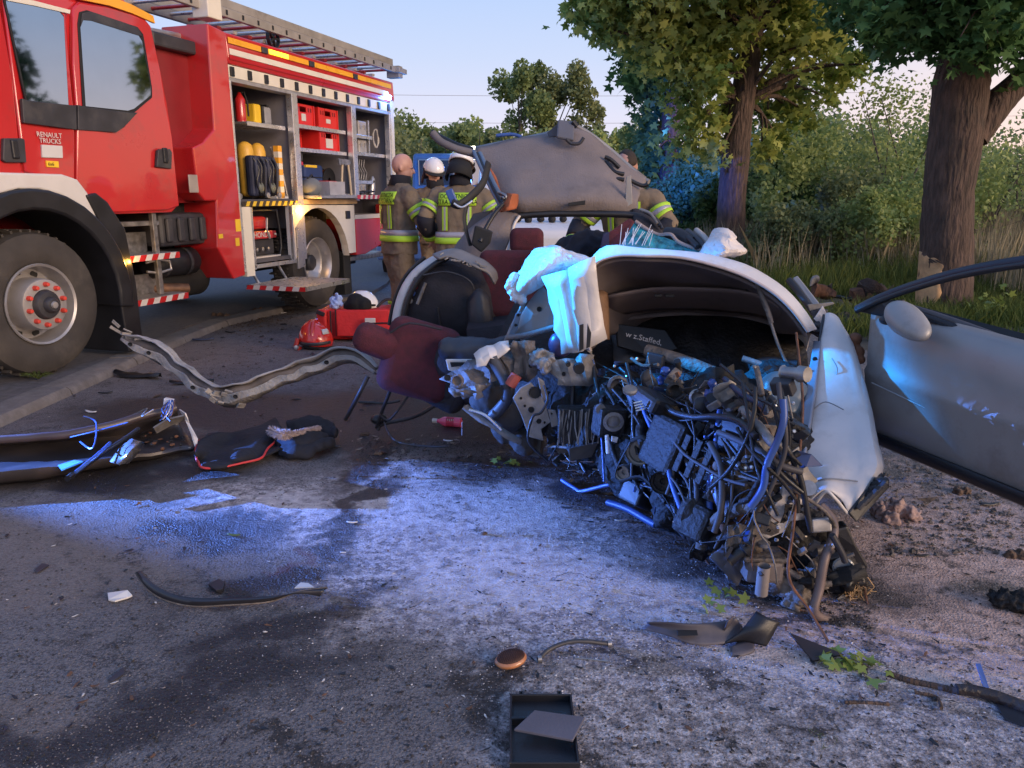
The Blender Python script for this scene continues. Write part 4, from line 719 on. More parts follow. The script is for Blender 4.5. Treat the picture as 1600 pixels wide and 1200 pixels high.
def person(label, loc, rz, Lh, Rh, Le, Re, lean_=0, head_yaw=0, head_pitch=0, helmet=None, hair=None, textb=None, gloves=False, legs=((-.11, .02), (.11, -.02)), group='firefighters in tan turnout gear', bare=True):
    t = thing('person', label, 'person', loc, rz, group)
    def Q(p): p = V(p); k = max(0, p.z-.85); return V((p.x, p.y+lean_*k, p.z-abs(lean_)*k*.25))
    sh = {-1: V((-.19, 0, 1.40)), 1: V((.19, 0, 1.40))}
    arms = {-1: (Le, Lh), 1: (Re, Rh)}
    b = MB(); b.tube([Q((0, 0, .85)), Q((0, 0, 1.1)), Q((0, 0, 1.3)), Q((0, 0, 1.42))], [.13, .12, .13, .09], 12)
    for s, (lx, ly) in zip((-1, 1), legs): b.tube([(s*.09, 0, .9), (lx, ly+.03, .48), (lx, ly, .09)], [.085, .06, .045], 10); b.ball((lx, ly+.07, .045), (.045, .13, .045))
    hc = Q((0, .02, 1.66)); hm = Euler((head_pitch, 0, head_yaw)).to_matrix()
    b.tube([Q((0, 0, 1.38)), Q((0, 0, 1.50)), hc+V((0, -.01, -.06))], [.06, .055, .05], 12)
    def H(p): return hc+hm @ V(p)
    b.ball(H((0, -.01, .03)), (.088, .110, .108), 20, 14); b.ball(H((0, .028, -.04)), (.066, .080, .085), 16, 10)
    b.tube([H((0, .098, .02)), H((0, .122, -.022)), H((0, .095, -.037))], [.010, .018, .012], 8)
    for s in (-1, 1): b.ball(H((s*.086, -.01, -.005)), (.012, .022, .034), 10, 6); b.ball(H((s*.032, .092, .018)), (.014, .01, .008), 8, 6)
    b.ball(H((0, .097, -.065)), (.025, .014, .010), 8, 6)
    for s in (-1, 1):
        e, h = [V(q) for q in arms[s]]; S_ = Q(sh[s]); b.tube([S_, e, h], [.055, .042, .030], 10)
        d = (h-e).normalized(); u = d.orthogonal().normalized(); w = d.cross(u); b.tube([h-d*.02, h+d*.05, h+d*.09], [.030, .042, .034], 8, flat=.55)
        for k in range(4):
            f0 = h+d*.085+u*((k-1.5)*.019); l = (.065, .075, .07, .055)[k]; b.tube([f0, f0+d*l*.55+w*.006, f0+d*l*.8+w*.03], [.010, .009, .007], 6)
        b.tube([h+d*.03+u*.03, h+d*.06+u*.06+w*.01, h+d*.09+u*.06+w*.03], [.013, .011, .009], 6)
    o = b.build('body', skin, t, smooth=80); q = o.modifiers.new('r', 'REMESH'); q.mode = 'VOXEL'; q.voxel_size = .0085; q.use_smooth_shade = True; q = o.modifiers.new('sm', 'SMOOTH'); q.iterations = 3
    for s in (-1, 1): MB().ball(H((s*.032, .098, .018)), (.010, .006, .006), 8, 6).build('eye', blackm, t, smooth=80)
    # jacket
    j = MB(); rows = []
    for z, w, d in SEC: rows.append([Q((w*math.copysign(abs(math.cos(a))**.8, math.cos(a)), d*math.copysign(abs(math.sin(a))**.8, math.sin(a)), z)) for a in [2*math.pi*k/28 for k in range(28)]])
    j.loft(rows, close=True); k = len(j.v)//len(SEC); j.f += [tuple(range(28)), tuple(range(len(j.v)-28, len(j.v)))]
    sl = {}
    for s in (-1, 1):
        e, h = [V(q) for q in arms[s]]; S_ = Q(sh[s]); c = smooth_curve([S_+V((-s*.04, 0, .0)), S_+V((s*.03, 0, -.03)), S_.lerp(e, .55)+V((s*.015, 0, 0)), e, e.lerp(h, .6), h-(h-e).normalized()*.01], 4); rs = np.interp(np.linspace(0, 1, len(c)), [0, .2, .4, .6, .8, 1], [.09, .098, .085, .078, .070, .060]); j.tube(c, list(rs), 14); sl[s] = (c, rs)
    o = j.build('jacket', tan_, t, smooth=80, jit=.012); q = o.modifiers.new('r', 'REMESH'); q.mode = 'VOXEL'; q.voxel_size = .011; q.use_smooth_shade = True; q = o.modifiers.new('sm', 'SMOOTH'); q.iterations = 2
    tx = bpy.data.textures.new('folds', 'CLOUDS'); tx.noise_scale = .11; q = o.modifiers.new('d', 'DISPLACE'); q.texture = tx; q.strength = .03; q.mid_level = .5
    def band(z0, z1, mt, k=1.06, nm='waist_stripe'):
        rr = []
        for z in (z0, (z0+z1)/2, z1):
            w, d = sec(z); rr.append([Q(((w*k+.004)*math.copysign(abs(math.cos(a))**.8, math.cos(a)), (d*k+.004)*math.copysign(abs(math.sin(a))**.8, math.sin(a)), z)) for a in [2*math.pi*q/32 for q in range(32)]])
        MB().loft(rr, close=True).build(nm, mt, t, smooth=60, solid=.006, jit=.004)
    band(.93, .99, lime); band(.99, 1.045, silver)
    def sleeve(s, f0, f1, mt, k=1.1, nm='sleeve_stripe'):
        c, rs = sl[s]; n = len(c)-1; pts = [c[0].lerp(c[0], 0)]; pts = []
        for f in np.linspace(f0, f1, 4):
            q = f*n; i0 = min(n-1, int(q)); pts.append((c[i0].lerp(c[i0+1], q-i0), np.interp(f, np.linspace(0, 1, n+1), rs)*k+.006))
        MB().tube([p for p, r in pts], [float(r) for p, r in pts], 16, cap=False).build(nm, mt, t, smooth=60, solid=.005)
    for s in (-1, 1):
        sleeve(s, .34, .38, lime); sleeve(s, .38, .42, silver); sleeve(s, .42, .46, lime); sleeve(s, .54, .80, navyc, 1.04, 'elbow_patch'); sleeve(s, .84, .95, lime)
        if gloves: sleeve(s, .97, 1.0, navyc, 1.0, 'glove_cuff')
    def surf(x, z, back=True, off=.012):
        w, d = sec(z); yy = d*max(.0, 1-min(1, abs(x)/w)**2.5)**(.4)+off+.008; return Q((x, -yy if back else yy, z))
    for bk in (True, False):
        for s in (-1, 1):
            for a, c, mt in ((-.027, -.009, lime), (-.009, .009, silver), (.009, .027, lime)):
                MB().loft([[surf(s*.115+a, z, bk), surf(s*.115+c, z, bk)] for z in np.linspace(1.06, 1.29 if bk else 1.36, 7)]).build('vertical_stripe', mt, t, solid=.004)
    if textb:
        rows = [[surf(x, z, True, .016) for x in np.linspace(-.185, .185, 15)] for z in np.linspace(1.30, 1.425, 4)]
        pt = MB().loft(rows).build('back_patch', lime, t, solid=.004, smooth=60)
        x = text(textb, .062, blackm, t, (0, 0, 0), (0, 0, 0)); x.scale = (1, 1, 1)
        for v in x.data.vertices: xx = v.co.x*.80; p = surf(xx, 1.362+v.co.y, True, .0215); v.co = p
        x.data.update()
    # collar
    MB().tube([Q((.0, -.01, 1.47)), Q((0, 0, 1.55)), Q((0, .0, 1.585))], [.105, .095, .098], 18, cap=False).build('collar', navyc, t, smooth=60, solid=.018, jit=.008)
    # trousers
    p_ = MB()
    for s, (lx, ly) in zip((-1, 1), legs): p_.tube(smooth_curve([(s*.10, 0, .95), (s*.5*abs(lx)+s*.05, ly*.5, .72), (lx, ly+.03, .46), (lx, ly, .14)], 4), [float(v) for v in np.interp(np.linspace(0, 1, 13), [0, .3, .6, 1], [.135, .125, .10, .095])], 16)
    p_.ball((0, 0, .88), (.19, .14, .12))
    o = p_.build('trousers', tan_, t, smooth=80, jit=.012); q = o.modifiers.new('r', 'REMESH'); q.mode = 'VOXEL'; q.voxel_size = .012; q.use_smooth_shade = True; tx = bpy.data.textures.new('folds', 'CLOUDS'); tx.noise_scale = .1; q = o.modifiers.new('d', 'DISPLACE'); q.texture = tx; q.strength = .04
    for s, (lx, ly) in zip((-1, 1), legs):
        for z, mt in ((.20, lime), (.235, silver), (.27, lime)): MB().tube([(lx, ly, z), (lx, ly, z+.035)], .108, 16, cap=False).build('leg_stripe', mt, t, smooth=60, solid=.005)
        MB().ball((lx, ly+.06, .06), (.065, .155, .07)).tube([(lx, ly, .06), (lx, ly, .22)], .07, 12).build('boot', blackm, t, smooth=60)
    if gloves:
        for s in (-1, 1):
            e, h = [V(q) for q in arms[s]]; d = (h-e).normalized(); u = d.orthogonal().normalized(); w = d.cross(u); g = MB().tube([h-d*.05, h+d*.05, h+d*.1], [.05, .055, .045], 10, flat=.65)
            for k in range(4): f0 = h+d*.085+u*((k-1.5)*.024); g.tube([f0, f0+d*.05, f0+d*.075+w*.03], [.015, .014, .012], 8)
            g.tube([h+d*.03+u*.04, h+d*.07+u*.075+w*.02], [.018, .014], 8); g.build('glove', M('work_glove', (.16, .15, .16), .8), t, smooth=60)
    if hair:
        hb = MB(); rows = [[H((.084*math.sin(th)*math.cos(a), -.014+.104*math.sin(th)*math.sin(a), .036+.102*math.cos(th))) for a in [2*math.pi*k/20 for k in range(20)]] for th in (.02, .4, .8, 1.2, 1.5)]; hb.loft(rows, close=True).build('hair', M('dark_hair', (.03, .02, .015), .8, var=.4, bump=.004, bscale=80), t, smooth=70, solid=.008, jit=.006)
    if helmet:
        rows = [[H((.118*math.sin(th)*math.cos(a), -.01+.148*math.sin(th)*math.sin(a), .045+.128*math.cos(th))) for a in [2*math.pi*k/28 for k in range(28)]] for th in (.02, .3, .6, .9, 1.2, 1.45, 1.62)]
        hs = MB().loft(rows, close=True).build('helmet_shell', hw_, t, smooth=60, solid=.012)
        MB().loft([[H((.122*math.cos(a), -.01+.152*math.sin(a), .04)) for a in [math.pi*(.1+.8*k/12) for k in range(13)]], [H((.13*math.cos(a), .015+.17*math.sin(a), .02)) for a in [math.pi*(.1+.8*k/12) for k in range(13)]]]).build('helmet_brim', blackm, hs, solid=.008)
        for s in (-1, 1): MB().lathe([(.02, 0), (.016, .012), (0, .014)], H((s*.118, 0, .045)), hm @ V((s, 0, 0)), 12).build('helmet_knob', blackm, hs)
        if helmet == 'stripe': MB().loft([[H(((x)*1.0, -.01-.152*math.cos(e), .045+.132*math.sin(e))) for x in (-.045, .045)] for e in (.35, .6, .85)]).build('helmet_sticker', lime, hs, solid=.004)
        rows = [[H((r_*math.cos(a), -.03+r_*1.15*math.sin(a), z)) for a in [math.pi*(.93+1.14*k/18) for k in range(19)]] for r_, z in ((.10, .03), (.115, -.04), (.13, -.13))]
        MB().loft(rows).build('neck_flap', M('flap_dark', (.03, .008, .012) if helmet != 'stripe' else (.008, .008, .01), .8), t, smooth=60, solid=.01)
        MB().tube([H((-.075, .02, .0)), H((-.06, .04, -.07)), H((0, .06, -.115)), H((.06, .04, -.07)), H((.075, .02, .0))], .008, 6).build('chin_strap', blackm, t)
    return t
TXT = 'OCHOTNICZA\nSTRAŻ POŻARNA'
fp1 = gd(628, 516); fp1.z = 0
person('bald firefighter standing with his back to us at the rear of the fire engine', fp1, R(-58), (-.26, .28, 1.02), (.20, .40, .98), (-.36, .05, 1.12), (.36, .14, 1.08), lean_=.06, head_yaw=R(-28), head_pitch=R(-12), textb=TXT)
p2_ = V((pxX(682, 9.6, 1.7), 9.6, 0))
person('firefighter in white helmet and striped gear facing us, looking down at his hands', p2_, R(165), (-.10, .32, 1.25), (.06, .33, 1.25), (-.32, .08, 1.12), (.32, .08, 1.12), lean_=.1, head_yaw=R(38), head_pitch=R(-20), helmet='white')
p3_ = V((pxX(716, 7.6, 1.7), 7.6, 0))
person('firefighter in white helmet with lime sticker seen from behind, beside the raised car roof', p3_, R(-8), (-.30, .12, .96), (.30, .20, 1.02), (-.33, -.02, 1.15), (.36, .05, 1.15), lean_=.14, head_yaw=R(-6), head_pitch=R(-25), helmet='stripe', textb=TXT)
p4_ = V((pxX(985, 6.9, 1.3), 6.9, 0))
person('dark-haired firefighter bending over behind the right side of the raised car roof', p4_, R(160), (-.05, .42, .95), (.42, .40, .94), (-.36, .22, 1.12), (.42, .15, 1.10), lean_=.25, head_yaw=R(20), head_pitch=R(-25), hair=True, gloves=True)
# ---------------------------------------------------------------- vehicles standing behind
vw = M('van_white', (.62, .63, .68), .3, var=.04, coat=.4); vb = M('truck_blue_lit', (.06, .14, .30), .4, var=.15)  # blue light on the far truck cab is painted into its colour
vt = thing('van', 'white van with blue lights facing us, seen behind the raised roof of the wreck', 'van', (.38, 9.6, 0))
MB().prism([(-.93, 0, .38), (-.93, 0, .92), (-.90, .12, 1.02), (-.88, .75, 1.12), (-.82, 1.35, 1.86), (-.8, 1.7, 1.95), (-.8, 4.6, 1.95), (-.93, 4.7, .4)], (1.86, 0, 0)).build('body', vw, vt, bevel=.06, smooth=40)
MB().add([(-.78, .80, 1.15), (.78, .80, 1.15), (.70, 1.31, 1.80), (-.70, 1.31, 1.80)], [(0, 1, 2, 3)]).build('windscreen', glassd, vt, solid=.02); 
for s in (-1, 1): MB().box((s*.7, -.01, .78), (.32, .04, .16)).build('headlight', M('headlight_glass', (.6, .6, .65), .15, coat=.8), vt, bevel=.02); MB().lathe([(.2, 0), (.33, 0), (.34, .2), (.2, .22)], (s*.9, .9, .34), (-s, 0, 0), 24).build('wheel', rubber, vt, smooth=40); MB().box((s*1.02, .95, 1.2), (.16, .1, .2)).build('wing_mirror', blackm, vt, bevel=.02)
MB().box((0, -.02, .62), (.9, .04, .1)).build('grille', blackm, vt); MB().box((0, -.04, .45), (1.8, .1, .16)).build('bumper', dgrey, vt, bevel=.03); MB().tube([(-.3, .84, 1.18), (.1, .98, 1.32)], .012).build('wiper', blackm, vt)
for k in range(7): MB().ball((-.62+k*.15+rng.uniform(-.02, .02), .3, 1.09), (.05, .05, .04+.02*(k % 2)), 8, 6).build('rubber_stop', blackm, vt, smooth=60)
lb2 = MB().box((-.4, 1.75, 1.99), (.5, .2, .07)).build('light_bar', M('bar_lilac', (.25, .2, .5), .3, emis=(.2, .2, .8), es=.6), vt, bevel=.02)
pv = at(938, 240, 10.6)-V((.38, 9.6, 0)); MB().tube([(pv.x-.10, pv.y, pv.z-.12), (pv.x, pv.y, pv.z)], .02).build('lamp_bracket', dgrey, vt); MB().ball(pv, (.055, .05, .04)).build('blue_beacon', M('cyan_beacon', (.02, .4, .6), .3, emis=(.0, .45, .75), es=1.6), vt, smooth=60)
bt = thing('blue_lit_truck', 'emergency truck lit blue, parked far behind the firefighters', 'truck', (pxX(712, 17), 17, 0))
MB().prism([(-.95, 0, .5), (-.95, 0, 1.4), (-.92, .12, 2.25), (-.92, 2.2, 2.3), (-.95, 2.2, .5)], (1.9, 0, 0)).build('cab', vb, bt, bevel=.06, smooth=40); MB().box((0, .03, 1.85), (1.6, .06, .55)).build('windscreen', glassd, bt, bevel=.02)
MB().box((.2, .2, 2.36), (.5, .14, .08)).build('lit_roof_board', lamp_w, bt, bevel=.02); MB().box((0, -.03, .75), (1.8, .1, .35)).build('bumper', dgrey, bt, bevel=.02)
for s in (-1, 1): MB().box((s*1.1, -.05, 1.9), (.14, .08, .35)).build('wing_mirror', blackm, bt, bevel=.02); MB().lathe([(.2, 0), (.45, 0), (.46, .28), (.2, .3)], (s*.8, .8, .46), (-s, 0, 0), 24).build('wheel', rubber, bt, smooth=40); MB().box((s*.7, -.09, .95), (.22, .03, .14)).build('headlight', white, bt, bevel=.01)
pc = thing('police_car', 'patrol car with a lit blue light bar between the two men', 'police car', (pxX(662, 13.2), 13.2, 0))
MB().prism([(-.85, 0, .3), (-.85, 0, .68), (-.82, .9, .86), (-.68, 1.6, 1.32), (-.68, 2.7, 1.34), (-.8, 3.4, .95), (-.85, 4.0, .9), (-.85, 4.0, .3)], (1.7, 0, 0)).build('body', M('car_blue_white', (.35, .45, .7), .3, coat=.5), pc, bevel=.05, smooth=40)
MB().add([(-.72, .97, .93), (.72, .97, .93), (.6, 1.53, 1.27), (-.6, 1.53, 1.27)], [(0, 1, 2, 3)]).build('windscreen', glassd, pc, solid=.02)
MB().box((0, 1.9, 1.40), (1.1, .25, .09)).build('light_bar', M('cyan_bar', (.05, .3, .6), .3, emis=(.05, .5, 1), es=7), pc, bevel=.02)
for s in (-1, 1): MB().box((s*.6, -.01, .6), (.3, .03, .12)).build('headlight', M('lit_head', (.5, .7, .9), .3, emis=(.3, .6, 1), es=1.5), pc, bevel=.01); MB().lathe([(.2, 0), (.3, 0), (.31, .2), (.2, .22)], (s*.84, .8, .31), (-s, 0, 0), 24).build('wheel', rubber, pc, smooth=40)
# lamps that are lit in the photograph
def lamp(name, loc, e, col, r=.08, spot=None, aim=None, par=None):
    l = bpy.data.lights.new(name, 'SPOT' if spot else 'POINT'); l.energy = e; l.color = col; l.shadow_soft_size = r
    if spot: l.spot_size = R(spot[0]); l.spot_blend = spot[1]
    o = link(bpy.data.objects.new(name, l)); o.location = loc
    if aim is not None: o.rotation_euler = (V(aim)-V(loc)).to_track_quat('-Z', 'Y').to_euler()
    return o
def tw(x, y, z): return TO+TN*x+TD*y+V((0, 0, z))
lamp('blue_beacon_light', tw(.1, -1.2, 3.0), 3600, (.01, .30, 1), .10, (10, .8), (.30, 3.62, 1.0))
lamp('grille_strobe_light', tw(-.05, -1.72, .479), 1250, (.09, .25, 1), .006, (31, .95), (.95, 3.02, -.05))
lamp('corner_lamp_light', tw(.30, 6.2, 2.58), 3, (.08, .3, 1), .05)
lamp('amber_marker_light', TO+TN*.12+TD*TL(465, 330).y+V((0, 0, TL(465, 330).z)), 2.5, (1, .5, .08), .03)
lamp('amber_marker_light', TO+TN*.06+TD*TL(196, 405).y+V((0, 0, TL(196, 405).z-.02)), 1.2, (1, .5, .08), .02)
lamp('patrol_bar_light', (pxX(690, 13.2), 15.0, 1.75), 25, (.04, .2, 1), .2)
lamp('van_beacon_light', (1.6, 13.5, 2.3), 3000, (.03, .12, 1), .15, (34, .7), (5.3, 21.5, 2.6)); lamp('van_beacon_light', (1.3, 12.9, 2.2), 260, (.03, .12, 1), .15, (24, .8), (4.55, 15, 1.6))
# ---------------------------------------------------------------- the wrecked car
CR = thing('wrecked_car', 'wrecked silver car with bonnet up, engine bay torn open and roof folded back', 'car', (.6, 3.7, 0))
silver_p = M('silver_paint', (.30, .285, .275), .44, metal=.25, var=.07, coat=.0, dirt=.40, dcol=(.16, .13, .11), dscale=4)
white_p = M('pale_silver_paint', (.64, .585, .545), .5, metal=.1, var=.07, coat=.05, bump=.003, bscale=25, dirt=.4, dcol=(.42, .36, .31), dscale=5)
taupe = M('headliner_fabric', (.185, .155, .15), .95, var=.14, scale=4, bump=.004, bscale=90, dirt=.25, dcol=(.10, .085, .08))
burg = M('burgundy_fabric', (.075, .013, .020), .9, var=.25, scale=30, bump=.004, bscale=160); seatd = M('seat_dark', (.022, .018, .022), .8, var=.4, scale=12, bump=.003, bscale=80)
under = M('bonnet_underside', (.115, .088, .082), .75, var=.25, scale=6, bump=.003, bscale=30, dirt=.3, dcol=(.03, .025, .024))
airb = M('airbag_fabric', (.66, .60, .57), .85, var=.08, bump=.035, bscale=7, dist=1.6, dirt=.25, dcol=(.36, .31, .29))
mud = M('muddy_metal', (.17, .14, .12), .7, metal=.3, var=.5, scale=14, bump=.012, bscale=40, dirt=.7, dcol=(.06, .048, .04))
bare = M('bare_metal', (.24, .22, .205), .58, metal=.4, var=.35, scale=16, bump=.003, bscale=60, dirt=.6, dcol=(.07, .055, .045))
engd = M('engine_grime', (.018, .016, .016), .6, metal=.3, var=.6, scale=14, bump=.01, bscale=50, dirt=.6, dcol=(.07, .055, .045))
rust = M('rust_brown', (.14, .06, .03), .85, var=.5, scale=20, bump=.006); orf = M('orange_foam', (.38, .11, .045), .9, var=.3, bump=.006, bscale=30)
bluep = M('blue_plastic', (.04, .09, .30), .4, var=.2)
def patch(rows, name, mat, solid=.004, jit=0, k=3, parent=None, smooth=70, disp=None, bevel=0, label=None):
    """rows of (px, py, Y): a sheet through real points, refined both ways"""
    g = [smooth_curve([at(*p) for p in r], k) for r in rows]; cols = [smooth_curve(list(c), k) for c in zip(*g)]
    return MB().loft(cols).build(name, mat, parent or CR, W=True, smooth=smooth, solid=solid, jit=jit, disp=disp, bevel=bevel, label=label)
def plate(out, Y, name, mat, th=.012, parent=None, holes=(), bevel=.002, jit=0, label=None, dY=0):
    ys_ = Y if isinstance(Y, (list, tuple)) else [Y]*len(out); pts = [at(px, py, y) for (px, py), y in zip(out, ys_)]; c = sum(pts, V())/len(pts)
    nrm = V()
    for i in range(1, len(pts)-1): nrm += (pts[i]-pts[0]).cross(pts[i+1]-pts[0])
    nrm.normalize(); nrm = -nrm if nrm.y < 0 else nrm
    o = MB().prism(pts, nrm*th).build(name, mat, parent or CR, W=True, bevel=bevel, jit=jit, label=label)
    for hx, hy, hr in holes:
        r_ = ray(hx, hy); e = V((0, 0, EYE)); t_ = nrm.dot(pts[0]-e)/nrm.dot(r_); q = e+r_*t_; rr = hr/FPX*t_
        MB().lathe([(rr*1.25, -.001), (rr*1.15, -.006), (rr, -.003), (rr*.96, .0), (0, .0005)], q-nrm*.0005, nrm, 14).build('hole', blackm, o, W=True)
    return o
def hose(pts, r, name='hose', mat=None, n=8, parent=None, k=5, jit=0, flat=1.0):
    return MB().tube(smooth_curve([at(*p) for p in pts], k), r, n, flat=flat).build(name, mat or black, parent or CR, W=True, smooth=70, jit=jit)
def crumple(pts, n, amp, name, mat, parent=None, holes=0, th=.006, seed=0, label=None, edge=1.0):
    """four corners (px, py, Y): a sheet folded into hard creases, with a ragged outline"""
    A0, B0, C0, D0 = [at(*p) for p in pts]; q_ = random.Random(seed); nu, nv = n; g = []
    nr = (B0-A0).cross(D0-A0).normalized()
    for j in range(nv+1):
        row = []
        for i in range(nu+1):
            u, v = i/nu, j/nv; p = A0.lerp(B0, u).lerp(D0.lerp(C0, u), v); e = 0 if 0 < i < nu and 0 < j < nv else edge
            row.append(p+nr*amp*(q_.uniform(-.8, .8)+(.8 if i % 2 else -.8)*(.4+.6*abs(math.sin(v*4+seed))))+V((q_.uniform(-1, 1), q_.uniform(-1, 1)*.4, q_.uniform(-1, 1)))*amp*(.35+e*.5))
        g.append(row)
    o = MB().loft(g).build(name, mat, parent or CR, W=True, smooth=14, solid=th, bevel=0, label=label)
    for k in range(holes):
        i, j = q_.randint(0, nu-1), q_.randint(0, nv-1); a, b, c = g[j][i], g[j][i+1], g[j+1][i]; nn = (b-a).cross(c-a).normalized(); nn = -nn if nn.y > 0 else nn; rr_ = q_.uniform(.12, .2)*(b-a).length; ce = (a+b+c)/3+nn*(th*.5+.001)
        MB().lathe([(rr_*1.25, .001), (rr_*1.1, .004), (rr_, .001), (0, .0005)], ce, nn, 12).build('hole', blackm, o, W=True)
    return o
# --- cabin mass (floor, firewall, tunnel) so nothing floats
MB().loft([[V((-.22, 4.25, .22)), V((.3, 4.2, .2)), V((.9, 4.05, .2)), V((1.42, 3.95, .2))], [V((-.26, 4.35, .62)), V((.3, 4.3, .70)), V((.9, 4.2, .74)), V((1.45, 4.0, .72))], [V((-.26, 5.3, .66)), V((.3, 5.4, .7)), V((.9, 5.3, .72)), V((1.5, 5.2, .7))], [V((-.26, 5.4, .2)), V((.3, 5.5, .2)), V((.9, 5.5, .2)), V((1.5, 5.4, .2))]]).build('floor_pan', seatd, CR, W=True, solid=.04, smooth=50, disp=(.05, .3))
MB().loft([[V((-.05, 3.95, .16)), V((.4, 3.75, .16)), V((.9, 3.5, .16)), V((1.4, 3.35, .16))], [V((-.10, 4.05, .55)), V((.4, 3.95, .55)), V((.9, 3.8, .6)), V((1.42, 3.65, .62))], [V((.02, 4.25, .80)), V((.4, 4.2, .84)), V((.95, 4.15, .86)), V((1.45, 4.0, .84))]]).build('firewall', engd, CR, W=True, solid=.04, smooth=50, jit=.03)
# --- roof folded back: headliner towards us, paint behind
top = [(742, 232, 5.62), (790, 222, 5.66), (850, 210, 5.7), (885, 200, 5.72), (905, 202, 5.72), (940, 222, 5.7), (975, 252, 5.66), (1010, 280, 5.6)]
r1 = [(750, 262, 5.5), (795, 252, 5.46), (850, 245, 5.48), (880, 240, 5.50), (905, 240, 5.5), (940, 252, 5.5), (975, 275, 5.5), (1006, 292, 5.52)]
r2 = [(768, 288, 5.35), (805, 282, 5.28), (850, 278, 5.30), (880, 276, 5.30), (910, 275, 5.3), (945, 282, 5.3), (975, 292, 5.36), (1000, 300, 5.4)]
r3 = [(785, 312, 5.2), (812, 314, 5.12), (850, 312, 5.12), (880, 311, 5.12), (910, 310, 5.12), (945, 310, 5.14), (972, 312, 5.2), (995, 316, 5.25)]
r4 = [(790, 330, 5.22), (815, 335, 5.18), (850, 336, 5.18), (880, 336, 5.18), (910, 335, 5.18), (945, 334, 5.2), (975, 333, 5.22), (992, 332, 5.25)]
hl = patch([top, r1, r2, r3, r4], 'headliner', taupe, .012, .006, 4, disp=(.035, .22))
patch([[(a, b-3, y+.05) for a, b, y in r] for r in (top, r1, r2, r3)], 'roof_skin', silver_p, .004, 0, 2)
vs_ = M('visor_slate', (.11, .11, .13), .8, var=.1)
plate([(872, 186), (898, 189), (897, 218), (870, 213)], [5.62, 5.62, 5.5, 5.5], 'sun_visor', vs_, .025, bevel=.01); plate([(855, 207), (872, 193), (872, 212), (858, 214)], 5.64, 'visor_mount', vs_, .02)
MB().tube([at(895, 190, 5.6), at(902, 198, 5.6)], .02).build('visor_clip', black, CR, W=True)
hose([(885, 218, 5.5), (893, 224, 5.5), (905, 224, 5.5), (912, 215, 5.5)], .012, 'roof_console', dgrey); plate([(888, 317), (915, 313), (914, 320), (889, 322)], 5.08, 'grab_handle_slot', blackm, .01)
for p_ in ([(948, 252, 5.5), (960, 268, 5.45), (975, 272, 5.45)], [(955, 285, 5.4), (965, 280, 5.4), (975, 281, 5.4)], [(945, 245, 5.5), (955, 250, 5.5), (968, 262, 5.5)], [(985, 282, 5.4), (1003, 290, 5.4), (1012, 288, 5.4)]): hose(p_, .014, 'roof_trim_clip', black)
plate([(979, 276), (986, 274), (988, 318), (977, 325)], 5.2, 'pillar_trim', silver_p, .02); hose([(900, 197, 5.72), (925, 212, 5.72), (960, 240, 5.7), (1000, 276, 5.62), (1014, 284, 5.58)], .018, 'roof_edge_rail', silver_p)
hose([(775, 212, 5.7), (800, 210, 5.7), (815, 214, 5.7)], .012, 'roof_aerial_trim', bluep)
# left pillars
hose([(676, 208, 5.55), (690, 222, 5.52), (712, 232, 5.5), (735, 238, 5.5), (744, 241, 5.5)], .026, 'torn_pillar', M('pillar_taupe', (.15, .13, .13), .7, dirt=.4), jit=.004); hose([(674, 206, 5.57), (692, 216, 5.55), (716, 227, 5.52), (740, 234, 5.52)], .018, 'pillar_seal', black)
slate = M('slate_metal', (.15, .20, .27), .5, metal=.4, var=.2, dirt=.3)
hose([(740, 236, 5.5), (752, 262, 5.35), (768, 295, 5.2), (782, 322, 5.1)], .016, 'pillar_strip', slate); hose([(750, 240, 5.5), (760, 262, 5.35), (774, 292, 5.2), (789, 318, 5.1)], .018, 'pillar_strip', slate); hose([(745, 240, 5.47), (756, 264, 5.33), (771, 295, 5.18), (784, 320, 5.08)], .012, 'pillar_strip', black)
patch([[(757, 262, 5.4), (764, 275, 5.34), (774, 298, 5.22)], [(765, 260, 5.4), (776, 278, 5.3), (784, 300, 5.2)]], 'torn_lining', orf, .012, .008); patch([[(783, 332, 5.05), (786, 315, 5.05), (792, 303, 5.05)], [(795, 330, 5.0), (797, 315, 5.0), (800, 303, 5.0)], [(806, 326, 5.06), (809, 315, 5.06), (808, 304, 5.06)]], 'torn_lining', orf, .012, .010)
for s in range(4): hose([(778+s*2, 300+s*3, 5.08), (790-s*2, 306+s, 5.02), (786+s, 318-s*2, 5.04), (775, 325, 5.05)], .008, 'torn_clip', (steel, black)[s % 2], jit=.01)
# rear pillars, window surround
patch([[(775, 330, 5.2), (742, 352, 5.15), (715, 380, 5.1), (700, 412, 5.05)], [(815, 337, 5.15), (802, 350, 5.12), (795, 375, 5.08), (780, 410, 5.0)]], 'rear_pillar_trim', taupe, .03, .006)
patch([[(740, 335, 5.3), (728, 360, 5.25), (722, 385, 5.2)], [(770, 330, 5.3), (752, 360, 5.2), (742, 400, 5.1)]], 'rear_pillar_shell', M('pillar_brownish', (.12, .09, .075), .8), .02)
hose([(812, 337, 5.12), (803, 352, 5.10), (798, 375, 5.08), (792, 398, 5.0)], .010, 'window_seal', white_p)
hose([(812, 337, 5.15), (860, 334, 5.15), (920, 334, 5.15), (985, 336, 5.15), (1015, 345, 5.15), (1030, 368, 5.1), (1036, 395, 5.0)], .022, 'window_seal', black)
patch([[(985, 328, 5.25), (1010, 332, 5.2), (1030, 345, 5.15)], [(990, 345, 5.1), (1015, 355, 5.05), (1036, 372, 5.0)], [(1000, 365, 5.0), (1020, 378, 5.0), (1040, 400, 4.95)]], 'rear_pillar_trim', seatd, .03, .01)
